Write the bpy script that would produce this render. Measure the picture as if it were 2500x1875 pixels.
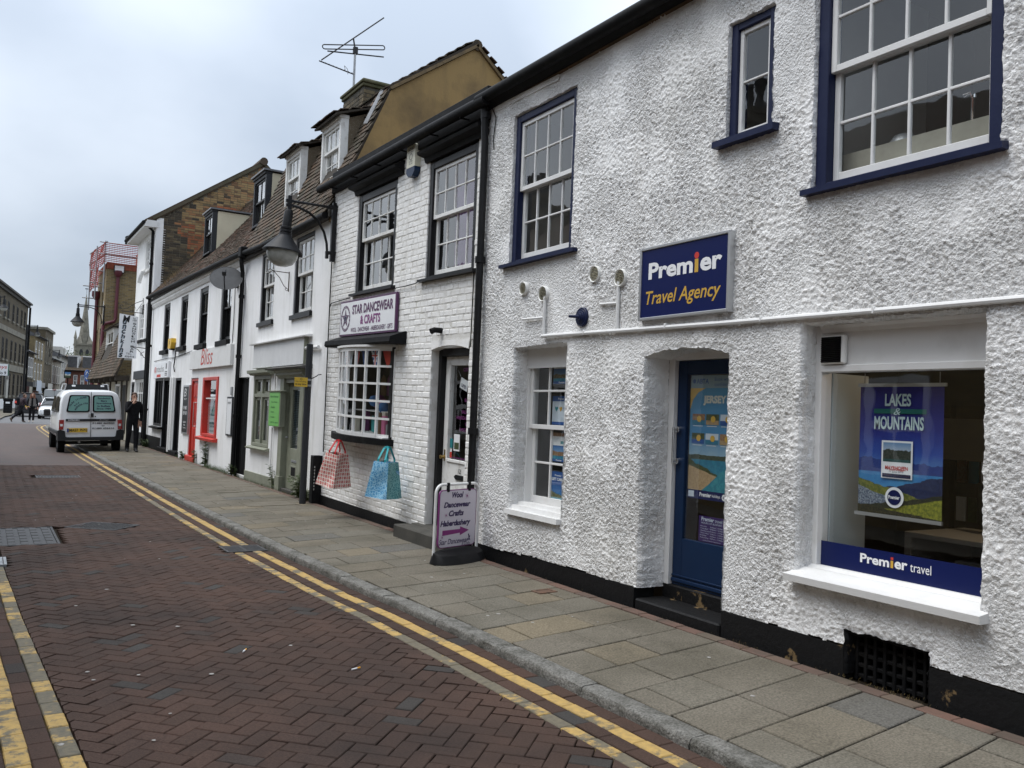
import bpy, bmesh, math, random
import numpy as np
from mathutils import Vector, Matrix, noise as mnoise

SC = bpy.context.scene
COL = SC.collection
for _o in list(bpy.data.objects):
    bpy.data.objects.remove(_o)

# ------------------------------------------------------------------ camera
EYE = Vector((0.0, 0.0, 1.62))
_y, _p, _r = (math.radians(t) for t in (31.2, 2.0, 2.3))
FWD = Vector((math.sin(_y) * math.cos(_p), math.cos(_y) * math.cos(_p), math.sin(_p)))
_rt = Vector((math.cos(_y), -math.sin(_y), 0.0))
_up = _rt.cross(FWD)
RGT = _rt * math.cos(_r) + _up * math.sin(_r)
UPV = -_rt * math.sin(_r) + _up * math.cos(_r)
cam_data = bpy.data.cameras.new('camera')
cam_data.sensor_width = 36.0
cam_data.lens = 30.6
cam_data.clip_start = 0.05
cam_data.clip_end = 3000.0
cam = bpy.data.objects.new('camera', cam_data)
COL.objects.link(cam)
cam.matrix_world = Matrix(((RGT.x, UPV.x, -FWD.x, EYE.x), (RGT.y, UPV.y, -FWD.y, EYE.y),
                           (RGT.z, UPV.z, -FWD.z, EYE.z), (0, 0, 0, 1)))
SC.camera = cam

# ------------------------------------------------------------------ sky
SUN_EL, SUN_AZ = math.radians(66), math.radians(-70)     # high, from the left side of the street
world = bpy.data.worlds.new("World")
SC.world = world
world.use_nodes = True
nt = world.node_tree
for n in list(nt.nodes):
    nt.nodes.remove(n)


def wn(t, **k):
    n = nt.nodes.new(t)
    for a, b in k.items():
        setattr(n, a, b)
    return n


def wmath(op, a, b=None):
    n = wn('ShaderNodeMath', operation=op)
    for i, v in enumerate((a, b)):
        if v is None:
            continue
        if isinstance(v, (int, float)):
            n.inputs[i].default_value = v
        else:
            nt.links.new(v, n.inputs[i])
    return n.outputs[0]


w_out = wn('ShaderNodeOutputWorld')
w_bg = wn('ShaderNodeBackground')
w_bg.inputs['Strength'].default_value = 0.1
sky = wn('ShaderNodeTexSky', sky_type='NISHITA', sun_disc=False, sun_elevation=SUN_EL, sun_rotation=SUN_AZ % (2 * math.pi))
tc = wn('ShaderNodeTexCoord')
sep = wn('ShaderNodeSeparateXYZ')
nt.links.new(tc.outputs['Generated'], sep.inputs[0])
zz = wmath('MAXIMUM', sep.outputs['Z'], 0.0)
den = wmath('ADD', zz, 0.45)
cx = wmath('DIVIDE', sep.outputs['X'], den)
cy = wmath('DIVIDE', sep.outputs['Y'], den)
comb = wn('ShaderNodeCombineXYZ')
nt.links.new(cx, comb.inputs[0]); nt.links.new(cy, comb.inputs[1])
n1 = wn('ShaderNodeTexNoise'); n1.inputs['Scale'].default_value = 0.62; n1.inputs['Detail'].default_value = 3.0
n1.inputs['Roughness'].default_value = 0.55
mp = wn('ShaderNodeMapping'); mp.inputs['Location'].default_value = (2.5, 2.3, 0.4)
nt.links.new(comb.outputs[0], mp.inputs[0]); nt.links.new(mp.outputs[0], n1.inputs['Vector'])
n2 = wn('ShaderNodeTexNoise'); n2.inputs['Scale'].default_value = 1.7; n2.inputs['Detail'].default_value = 5.0
nt.links.new(mp.outputs[0], n2.inputs['Vector'])
cl = wmath('ADD', wmath('MULTIPLY', n1.outputs[0], 0.82), wmath('MULTIPLY', n2.outputs[0], 0.18))
ramp = wn('ShaderNodeValToRGB')
ramp.color_ramp.elements[0].position = 0.42; ramp.color_ramp.elements[0].color = (2.3, 2.65, 3.15, 1)
ramp.color_ramp.elements[1].position = 0.60; ramp.color_ramp.elements[1].color = (5.5, 5.85, 6.3, 1)
nt.links.new(cl, ramp.inputs[0])
# an overcast sky is about three times as bright overhead as at the horizon
grad = wmath('ADD', wmath('MULTIPLY', zz, 2.0), 0.80)
mul = wn('ShaderNodeVectorMath', operation='SCALE')
nt.links.new(ramp.outputs[0], mul.inputs[0]); nt.links.new(grad, mul.inputs['Scale'])
mix = wn('ShaderNodeMix', data_type='RGBA'); mix.inputs[0].default_value = 0.92
nt.links.new(sky.outputs[0], mix.inputs[6]); nt.links.new(mul.outputs[0], mix.inputs[7])
nt.links.new(mix.outputs[2], w_bg.inputs[0])
nt.links.new(w_bg.outputs[0], w_out.inputs[0])

sun_d = bpy.data.lights.new('sun', 'SUN')
sun_d.energy = 1.5
sun_d.angle = math.radians(40)
sun_d.color = (1.0, 0.97, 0.93)
sun = bpy.data.objects.new('sun', sun_d)
COL.objects.link(sun)
_sd = Vector((math.sin(SUN_AZ) * math.cos(SUN_EL), math.cos(SUN_AZ) * math.cos(SUN_EL), math.sin(SUN_EL)))
sun.rotation_euler = (-_sd).to_track_quat('-Z', 'Y').to_euler()
sun.location = (-10, 5, 30)

SC.render.engine = 'CYCLES'
SC.view_settings.view_transform = 'Standard'
SC.view_settings.look = 'None'
SC.view_settings.exposure = 0.88
SC.view_settings.gamma = 1.0
SC.view_settings.use_curve_mapping = False
SC.cycles.use_denoising = True
SC.cycles.max_bounces = 8
SC.cycles.transparent_max_bounces = 16

# ------------------------------------------------------------------ materials
MATS = {}


class Nodes:
    def __init__(s, name):
        s.m = bpy.data.materials.new(name)
        s.m.use_nodes = True
        s.t = s.m.node_tree
        for n in list(s.t.nodes):
            s.t.nodes.remove(n)
        s.out = s.n('ShaderNodeOutputMaterial')

    def n(s, typ, ins=None, **k):
        n = s.t.nodes.new(typ)
        for a, b in k.items():
            setattr(n, a, b)
        for a, b in (ins or {}).items():
            s.put(n.inputs[a], b)
        return n

    def put(s, sock, v):
        if isinstance(v, bpy.types.NodeSocket):
            s.t.links.new(v, sock)
        elif isinstance(v, tuple) and len(v) == 3 and sock.type == 'RGBA':
            sock.default_value = (*v, 1)
        else:
            sock.default_value = v

    def math(s, op, a, b=0.0):
        return s.n('ShaderNodeMath', {0: a, 1: b}, operation=op).outputs[0]

    def mix(s, f, a, b, mode='MIX'):
        return s.n('ShaderNodeMix', {0: f, 6: a, 7: b}, data_type='RGBA', blend_type=mode).outputs[2]

    def pos(s):
        return s.n('ShaderNodeNewGeometry').outputs['Position']

    def noise(s, scale, detail=4.0, rough=0.55, vec=None):
        return s.n('ShaderNodeTexNoise', {'Vector': vec or s.pos(), 'Scale': scale, 'Detail': detail, 'Roughness': rough}).outputs[0]

    def ramp(s, fac, stops, interp='LINEAR'):
        r = s.n('ShaderNodeValToRGB', {0: fac})
        cr = r.color_ramp
        cr.interpolation = interp
        while len(cr.elements) < len(stops):
            cr.elements.new(0.5)
        for e, (p, c) in zip(cr.elements, stops):
            e.position = p
            e.color = (*c, 1) if len(c) == 3 else c
        return r.outputs[0]

    def step(s, fac, lo, hi):
        return s.n('ShaderNodeMapRange', {0: fac, 1: lo, 2: hi, 3: 0.0, 4: 1.0}).outputs[0]

    def rnd(s):
        a = s.n('ShaderNodeObjectInfo').outputs['Random']
        b = s.n('ShaderNodeAttribute', attribute_name='rnd').outputs['Fac']
        return s.math('FRACT', s.math('ADD', a, b))

    def bump(s, h, strength=0.5, dist=0.01, normal=None):
        n = s.n('ShaderNodeBump', {'Height': h, 'Strength': strength, 'Distance': dist})
        if normal:
            s.put(n.inputs['Normal'], normal)
        return n.outputs[0]

    def bsdf(s, **k):
        b = s.n('ShaderNodeBsdfPrincipled')
        for a, v in k.items():
            s.put(b.inputs[a.replace('_', ' ')], v)
        s.t.links.new(b.outputs[0], s.out.inputs[0])
        return b


def mk(name, c, rough=0.65, c2=None, vs=3.0, lo=0.38, hi=0.68, bump=0.0, bs=60.0, bd=0.01, fine=0.0, fs=220.0, rnd=None,
       metal=0.0, spec=0.5, coat=0.0, streak=None):
    """colour c drifting to c2 by noise; rnd = colour stops chosen piece by piece; fine = grain; streak = dirt colour in runs"""
    if name in MATS:
        return MATS[name]
    s = Nodes(name)
    base = c
    if rnd:
        base = s.ramp(s.rnd(), rnd)
    if c2 is not None:
        base = s.mix(s.step(s.noise(vs, 6.0, 0.6), lo, hi), base, c2)
    if streak:
        mp_ = s.n('ShaderNodeMapping', {'Vector': s.pos(), 'Scale': (5.0, 5.0, 0.7)}).outputs[0]
        k = s.math('MULTIPLY', s.step(s.noise(1.0, 6.0, 0.65, mp_), 0.5, 0.78), streak[1])
        base = s.mix(k, base, streak[0])
    if fine:
        g = s.noise(fs, 2.0, 0.6)
        v = s.math('ADD', s.math('MULTIPLY', s.math('SUBTRACT', g, 0.5), 2.0 * fine), 1.0)
        cc = s.n('ShaderNodeCombineColor', {0: v, 1: v, 2: v}).outputs[0]
        base = s.mix(1.0, base, cc, 'MULTIPLY')
    k = dict(Base_Color=base, Roughness=rough, Metallic=metal, Specular_IOR_Level=spec, Coat_Weight=coat)
    if bump:
        k['Normal'] = s.bump(s.noise(bs, 5.0, 0.6), bump, bd)
    s.bsdf(**k)
    MATS[name] = s.m
    return s.m


def glass_mat(name, tint=(0.93, 0.95, 0.95), refl=1.7, ior=1.5):
    s = Nodes(name)
    fr = s.n('ShaderNodeFresnel', {'IOR': ior}).outputs[0]
    gl = s.n('ShaderNodeBsdfGlossy', {'Color': (1, 1, 1), 'Roughness': 0.015,
             'Normal': s.bump(s.noise(2.2, 2.0), 0.10, 0.02)}).outputs[0]
    tr = s.n('ShaderNodeBsdfTransparent', {'Color': tint}).outputs[0]
    fr = s.math('MULTIPLY', fr, s.math('SUBTRACT', 1.0, s.n('ShaderNodeNewGeometry').outputs['Backfacing']))
    f = s.math('MINIMUM', s.math('MULTIPLY', fr, refl), 1.0)
    mx = s.n('ShaderNodeMixShader', {0: f, 1: tr, 2: gl}).outputs[0]
    s.t.links.new(mx, s.out.inputs[0])
    MATS[name] = s.m
    return s.m


def emit_mat(name, c, st):
    s = Nodes(name)
    e = s.n('ShaderNodeEmission', {'Color': c, 'Strength': st})
    s.t.links.new(e.outputs[0], s.out.inputs[0])
    MATS[name] = s.m
    return s.m


def roughcast():
    s = Nodes('roughcast_white_paint')
    P = s.pos()
    c = s.mix(s.step(s.noise(0.9, 6.0, 0.6), .42, .78), (0.85, 0.85, 0.845), (0.77, 0.765, 0.745))
    c = s.mix(s.math('MULTIPLY', s.step(s.noise(70.0, 3.0, .6), .58, .76), .28), c, (0.52, 0.51, 0.48))
    mp_ = s.n('ShaderNodeMapping', {'Vector': P, 'Scale': (5.0, 5.0, 0.6)}).outputs[0]
    c = s.mix(s.math('MULTIPLY', s.step(s.noise(1.0, 6.0, 0.65, mp_), 0.52, 0.8), .40), c, (0.45, 0.43, 0.39))
    w = s.n('ShaderNodeVectorMath', {0: P, 1: s.n('ShaderNodeVectorMath', {0: s.n('ShaderNodeTexNoise', {'Vector': P, 'Scale': 90.0, 'Detail': 2.0}).outputs['Color'], 'Scale': .016}, operation='SCALE').outputs[0]}, operation='ADD').outputs[0]
    v = s.n('ShaderNodeTexVoronoi', {'Vector': w, 'Scale': 58.0}).outputs[0]
    h = s.math('SUBTRACT', s.math('MULTIPLY', s.noise(60.0, 6.0, .75), 1.1), s.math('MULTIPLY', v, .9))
    patch = s.math('ADD', .35, s.math('MULTIPLY', s.step(s.noise(1.7, 3.0), .36, .52), .65))
    n = s.n('ShaderNodeBump', {'Height': h, 'Strength': patch, 'Distance': .016}).outputs[0]
    s.bsdf(Base_Color=c, Roughness=.8, Specular_IOR_Level=.25, Normal=n)
    MATS['roughcast_white_paint'] = s.m
    return s.m


M_ROUGH = roughcast()
M_RENDER = mk('white_render', (0.83, 0.83, 0.83), 0.7, (0.70, 0.70, 0.68), 1.1, 0.45, 0.8, bump=0.35, bs=14, bd=0.01,
              streak=((0.42, 0.41, 0.36), 0.42))
M_RENDER2 = mk('offwhite_render', (0.74, 0.735, 0.72), 0.7, (0.60, 0.59, 0.56), 1.0, 0.45, 0.8, bump=0.3, bs=20, bd=0.01,
               streak=((0.36, 0.35, 0.31), 0.5))
M_WBRICK = mk('white_painted_brick', (0.82, 0.815, 0.80), 0.75, (0.72, 0.705, 0.665), 5.0, 0.5, 0.75, bump=0.45, bs=55, bd=0.008, fine=0.03,
              streak=((0.44, 0.42, 0.37), 0.35))
M_WMORTAR = mk('white_painted_mortar', (0.70, 0.69, 0.66), 0.8, (0.52, 0.50, 0.45), 6.0, 0.45, 0.72, bump=0.6, bs=60, bd=0.01)
M_BLACK = mk('black_gloss_paint', (0.008, 0.008, 0.009), 0.42, (0.014, 0.014, 0.015), 9, spec=0.22, bump=0.15, bs=30, bd=0.005)
M_BLACKM = mk('black_matt_paint', (0.009, 0.009, 0.0095), 0.6, (0.022, 0.021, 0.020), 7, 0.5, 0.8, spec=0.1, bump=0.3, bs=40, bd=0.006)
M_PLINTH = mk('black_tar_plinth', (0.008, 0.008, 0.0085), 0.6, (0.16, 0.11, 0.055), 3.1, 0.665, 0.69, spec=0.2, bump=0.5, bs=26, bd=0.012)
M_NAVY = mk('navy_paint', (0.008, 0.013, 0.046), 0.45, (0.012, 0.018, 0.055), 8, 0.5, 0.8, spec=0.22, bump=0.12, bs=30)
M_NAVYDOOR = mk('blue_door_paint', (0.005, 0.019, 0.058), 0.4, (0.006, 0.023, 0.066), 3, spec=0.25, bump=0.06, bs=20)
M_WGLOSS = mk('white_gloss_paint', (0.70, 0.70, 0.69), 0.45, (0.60, 0.595, 0.575), 4, 0.5, 0.8, bump=0.12, bs=40, bd=0.004)
M_WWORN = mk('white_worn_paint', (0.74, 0.74, 0.72), 0.55, (0.50, 0.48, 0.44), 9, 0.52, 0.75, bump=0.25, bs=50, bd=0.004)
M_SAGE = mk('sage_paint', (0.24, 0.25, 0.19), 0.5, (0.19, 0.20, 0.15), 4, bump=0.1, bs=30)
M_RED = mk('red_paint', (0.55, 0.030, 0.016), 0.4, (0.42, 0.028, 0.016), 5, bump=0.1, bs=30)
M_CREAM = mk('cream_board', (0.62, 0.57, 0.42), 0.6, (0.54, 0.49, 0.36), 2)
M_TAN = mk('tan_render', (0.285, 0.19, 0.075), 0.85, (0.105, 0.072, 0.036), 1.1, 0.44, 0.72, bump=0.3, bs=25, fine=0.06, fs=60,
           streak=((0.12, 0.085, 0.045), 0.5))
M_PEBBLE = mk('brown_pebbledash', (0.13, 0.10, 0.065), 0.9, (0.30, 0.27, 0.21), 75, 0.55, 0.7, bump=1.0, bs=90, bd=0.012)
M_LEAD = mk('lead_flashing', (0.16, 0.165, 0.18), 0.5, (0.10, 0.105, 0.11), 6)
M_TILE = mk('brown_clay_tile', (0.1, 0.07, 0.05), 0.9, (0.032, 0.033, 0.016), 2.4, 0.46, 0.72, bump=0.5, bs=40, fine=0.12, fs=70,
            rnd=[(0.0, (0.045, 0.031, 0.021)), (0.35, (0.085, 0.057, 0.036)), (0.7, (0.060, 0.045, 0.031)), (1.0, (0.125, 0.075, 0.042))])
M_TILER = mk('red_clay_tile', (0.1, 0.07, 0.05), 0.9, (0.042, 0.036, 0.019), 1.4, 0.44, 0.7, bump=0.5, bs=40, fine=0.12, fs=70,
             rnd=[(0.0, (0.055, 0.033, 0.022)), (0.4, (0.088, 0.050, 0.031)), (0.75, (0.065, 0.043, 0.028)), (1.0, (0.15, 0.062, 0.034))])
M_UNDER = mk('roof_underlay', (0.035, 0.028, 0.02), 0.9)
M_SLATE = mk('grey_slate', (0.10, 0.10, 0.105), 0.6, (0.06, 0.06, 0.062), 3, bump=0.3, bs=10)
M_PAVER = mk('road_paver', (0.1, 0.07, 0.06), 0.78, (0.030, 0.022, 0.019), 0.8, 0.42, 0.72, bump=0.6, bs=150, bd=0.005, fine=0.55, fs=85, spec=0.15,
             rnd=[(0.0, (0.056, 0.035, 0.027)), (0.4, (0.062, 0.038, 0.029)), (0.8, (0.070, 0.042, 0.032)), (0.945, (0.060, 0.039, 0.031)),
                  (0.97, (0.046, 0.043, 0.040)), (1.0, (0.054, 0.050, 0.046))])
M_JOINT = mk('sand_joint', (0.026, 0.019, 0.014), 0.95, (0.016, 0.015, 0.010), 4, spec=0.1, bump=0.6, bs=90)
M_KERB = mk('granite_kerb', (0.185, 0.18, 0.165), 0.9, (0.075, 0.073, 0.062), 9, 0.40, 0.72, bump=1.0, bs=55, bd=0.016, fine=1.0, fs=75, spec=0.2)
M_SLAB = mk('paving_slab', (0.2, 0.19, 0.15), 0.85, (0.078, 0.070, 0.052), 1.3, 0.42, 0.80, bump=0.7, bs=70, bd=0.008, fine=0.85, fs=80, spec=0.2,
            rnd=[(0.0, (0.138, 0.123, 0.098)), (0.45, (0.150, 0.134, 0.106)), (0.72, (0.138, 0.127, 0.103)), (0.88, (0.158, 0.136, 0.101)),
                 (0.965, (0.180, 0.150, 0.102)), (0.975, (0.112, 0.107, 0.096)), (1.0, (0.120, 0.114, 0.100))])
M_EDGEB = mk('edge_brick', (0.1, 0.07, 0.06), 0.85, (0.05, 0.046, 0.034), 3, 0.45, 0.75, bump=0.5, bs=120, bd=0.004, fine=0.25, fs=200,
             rnd=[(0.0, (0.10, 0.065, 0.05)), (0.6, (0.135, 0.075, 0.055)), (1.0, (0.11, 0.085, 0.062))])
M_ASPH = mk('asphalt', (0.115, 0.115, 0.118), 0.85, (0.085, 0.085, 0.088), 2, bump=0.5, bs=120, fine=0.2)
M_FIELD = mk('ground_earth', (0.09, 0.088, 0.075), 0.95, (0.06, 0.065, 0.04), 0.3)
M_IRON = mk('cast_iron', (0.050, 0.050, 0.052), 0.6, (0.03, 0.03, 0.031), 8, metal=0.2, bump=0.3, bs=60)
M_STEEL = mk('galvanised_steel', (0.36, 0.37, 0.38), 0.45, (0.25, 0.26, 0.27), 6, metal=0.6)
M_CHROME = mk('chrome', (0.75, 0.75, 0.76), 0.12, metal=1.0)
M_BRASS = mk('brass', (0.45, 0.30, 0.10), 0.3, metal=0.9)
M_GREYP = mk('dark_grey_paint', (0.030, 0.032, 0.036), 0.55, (0.045, 0.046, 0.05), 7, 0.55, 0.8, spec=0.25)
M_ALU = mk('aluminium', (0.55, 0.56, 0.57), 0.35, metal=0.75)
M_PLASTW = mk('white_plastic', (0.72, 0.72, 0.70), 0.45, (0.60, 0.59, 0.55), 7, 0.5, 0.8)
M_PLASTC = mk('cream_plastic', (0.62, 0.60, 0.48), 0.45)
M_RUBBER = mk('black_rubber', (0.009, 0.009, 0.010), 0.65, spec=0.2)
M_GLASS = glass_mat('window_glass')
M_GLASSD = glass_mat('dark_window_glass', (0.42, 0.44, 0.46), 1.3)
M_CARGL = glass_mat('car_glass', (0.16, 0.18, 0.19), 1.2)
M_ROOM = mk('dim_room', (0.115, 0.112, 0.105), 0.9, (0.075, 0.072, 0.068), 0.7)
M_ROOMP = mk('pale_room', (0.36, 0.35, 0.33), 0.9, (0.26, 0.25, 0.235), 0.8)
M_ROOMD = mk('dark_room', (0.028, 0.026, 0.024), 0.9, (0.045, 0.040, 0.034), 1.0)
M_CURTW = mk('net_curtain', (0.55, 0.54, 0.51), 0.9, (0.40, 0.39, 0.37), 6)
M_PURPLEC = mk('purple_curtain_and_reflection', (0.10, 0.032, 0.135), 0.9, (0.06, 0.02, 0.085), 9)  # curtain purple, brightened to carry the bluish-purple reflection of the panes
M_SIGNW = mk('sign_white', (0.78, 0.79, 0.80), 0.4, (0.72, 0.73, 0.75), 3)
M_SIGNNAVY = mk('sign_navy', (0.006, 0.012, 0.075), 0.3, spec=0.3)
M_PURPLE = mk('sign_purple', (0.085, 0.022, 0.085), 0.45)
M_PLUM = mk('sign_plum', (0.20, 0.035, 0.17), 0.45)
M_INK = mk('ink_navy', (0.018, 0.018, 0.06), 0.5)
M_INKK = mk('ink_black', (0.012, 0.012, 0.013), 0.5)
M_GOLD = mk('sign_gold', (0.56, 0.34, 0.05), 0.4)
M_ORANGE = mk('sign_orange', (0.72, 0.33, 0.015), 0.45)
M_REDP = mk('print_red', (0.52, 0.035, 0.022), 0.5)
M_WHITEP = mk('print_white', (0.76, 0.77, 0.78), 0.5)
M_LILAC = mk('sign_lilac', (0.58, 0.54, 0.60), 0.4)
M_GREENS = mk('sign_green', (0.13, 0.42, 0.07), 0.4)
M_YELLOW = mk('yellow_plastic', (0.66, 0.40, 0.02), 0.4)
M_CLOTHK = mk('black_cloth', (0.008, 0.008, 0.010), 0.9, (0.014, 0.014, 0.016), 12, spec=0.15)
M_SKIN = mk('skin', (0.46, 0.27, 0.19), 0.55, (0.40, 0.22, 0.15), 14)
M_HAIR = mk('brown_hair', (0.075, 0.036, 0.018), 0.6)
M_LEAF = mk('weed_leaf', (0.055, 0.10, 0.028), 0.6, (0.085, 0.12, 0.035), 9)
M_DRY = mk('dry_grass', (0.24, 0.16, 0.06), 0.8, (0.15, 0.12, 0.04), 9)
M_STONE = mk('pale_stone', (0.21, 0.195, 0.155), 0.85, (0.13, 0.122, 0.098), 1.2, bump=0.3, bs=4)


def yellow_line(name, wear):
    """yellow road paint worn through to grey on the brick courses"""
    s = Nodes(name)
    nz = s.noise(9.0, 6.0, 0.7)
    k = s.step(s.math('ADD', nz, s.math('MULTIPLY', s.math('SUBTRACT', s.rnd(), 0.5), 0.30)), wear, wear + 0.10)
    yl = s.mix(s.step(s.noise(26.0, 4.0), 0.4, 0.7), (0.42, 0.275, 0.083), (0.29, 0.198, 0.072))
    gr = s.mix(s.step(s.noise(30.0, 3.0), 0.4, 0.7), (0.135, 0.115, 0.075), (0.085, 0.075, 0.055))
    s.bsdf(Base_Color=s.mix(k, gr, yl), Roughness=0.75, Normal=s.bump(s.noise(140.0), 0.4, 0.004))
    MATS[name] = s.m
    return s.m


M_YEL = yellow_line('yellow_line_paint', 0.33)
M_YELW = yellow_line('worn_yellow_line_paint', 0.52)


def brick_wall(name, stops, mortar, scale=1.0, plane='YZ', dirt=(0.05, 0.048, 0.04)):
    """brickwork too far away to pick apart"""
    s = Nodes(name)
    sp = s.n('ShaderNodeSeparateXYZ', {0: s.pos()})
    h = s.math('ADD', sp.outputs['X'], sp.outputs['Y'])
    v = s.n('ShaderNodeCombineXYZ', {0: h, 1: sp.outputs['Z'], 2: 0.0}).outputs[0]
    b = s.n('ShaderNodeTexBrick', {'Vector': v, 'Color1': (0, 0, 0), 'Color2': (1, 1, 1), 'Mortar': (0.5, 0.5, 0.5), 'Scale': scale,
            'Mortar Size': 0.008, 'Bias': 0.0, 'Brick Width': 0.225, 'Row Height': 0.075})
    c = s.ramp(b.outputs['Color'], stops)
    c = s.mix(b.outputs['Fac'], c, mortar)
    c = s.mix(s.math('MULTIPLY', s.step(s.noise(0.55, 6.0, 0.6), 0.45, 0.75), 0.6), c, dirt)
    s.bsdf(Base_Color=c, Roughness=0.9, Normal=s.bump(s.math('SUBTRACT', 1.0, b.outputs['Fac']), 0.5, 0.01))
    MATS[name] = s.m
    return s.m


M_YBRICK = brick_wall('yellow_stock_brick', [(0, (0.19, 0.135, 0.058)), (0.6, (0.245, 0.175, 0.075)), (1, (0.11, 0.08, 0.042))], (0.24, 0.21, 0.15))
M_GBRICK = brick_wall('grey_brown_brick', [(0, (0.078, 0.060, 0.034)), (0.6, (0.108, 0.084, 0.046)), (1, (0.055, 0.044, 0.027))], (0.085, 0.07, 0.045))
M_RBRICK = brick_wall('red_brick', [(0, (0.21, 0.06, 0.04)), (0.6, (0.27, 0.085, 0.055)), (1, (0.16, 0.05, 0.038))], (0.22, 0.16, 0.12))
M_BUFF = brick_wall('buff_brick', [(0, (0.20, 0.15, 0.07)), (0.6, (0.245, 0.185, 0.088)), (1, (0.14, 0.11, 0.056))], (0.17, 0.14, 0.09))

# ------------------------------------------------------------------ builders
INV = {}
RNG = random.Random(11)


class Frame:
    """a wall plane: a runs to the viewer's right, b up, c out of the wall"""
    def __init__(s, o, r, u=(0, 0, 1)):
        s.o, s.r, s.u = Vector(o), Vector(r).normalized(), Vector(u).normalized()
        s.n = s.r.cross(s.u).normalized()

    def p(s, a, b, c=0.0):
        return s.o + s.r * a + s.u * b + s.n * c

    def mat(s, a, b, c=0.0):
        q = s.p(a, b, c)
        return Matrix(((s.r.x, s.u.x, s.n.x, q.x), (s.r.y, s.u.y, s.n.y, q.y), (s.r.z, s.u.z, s.n.z, q.z), (0, 0, 0, 1)))

    def shift(s, c):
        return Frame(s.o + s.n * c, s.r, s.u)


WORLD = Frame((0, 0, 0), (1, 0, 0), (0, 1, 0))            # a=x, b=y, c=z
FW = Frame((4.65, 0, 0), (0, -1, 0))                      # the row of shops: a = -y, b = z, c towards the street


def tags(o, label=None, cat=None, group=None, kind=None):
    if label: o['label'] = label
    if cat: o['category'] = cat
    if group: o['group'] = group
    if kind: o['kind'] = kind
    return o


def thing(name, label, cat, loc=(0, 0, 0), rotz=None, group=None, rot=None):
    """an Empty at the thing's base; with rotz/rot its parts are in local space, otherwise in world space"""
    o = bpy.data.objects.new(name, None)
    o.empty_display_size = 0.2
    COL.objects.link(o)
    o.location = loc
    if rotz is None and rot is None:
        INV[o.name] = Matrix.Translation(Vector(loc)).inverted()
    else:
        o.rotation_euler = rot if rot else (0, 0, rotz)
    return tags(o, label, cat, group)


def put(o, parent):
    COL.objects.link(o)
    if parent is not None:
        o.parent = parent
        if parent.name in INV:
            o.matrix_parent_inverse = INV[parent.name]
    return o


def dup(root, loc=None, rotz=None, label=None, group=None):
    def cp(o, par):
        c = o.copy()
        COL.objects.link(c)
        if par is not None:
            c.parent = par
            c.matrix_parent_inverse = o.matrix_parent_inverse.copy()
        for ch in o.children:
            cp(ch, c)
        return c
    r = cp(root, None)
    if loc is not None: r.location = loc
    if rotz is not None: r.rotation_euler = (0, 0, rotz)
    tags(r, label, None, group)
    return r


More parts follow.
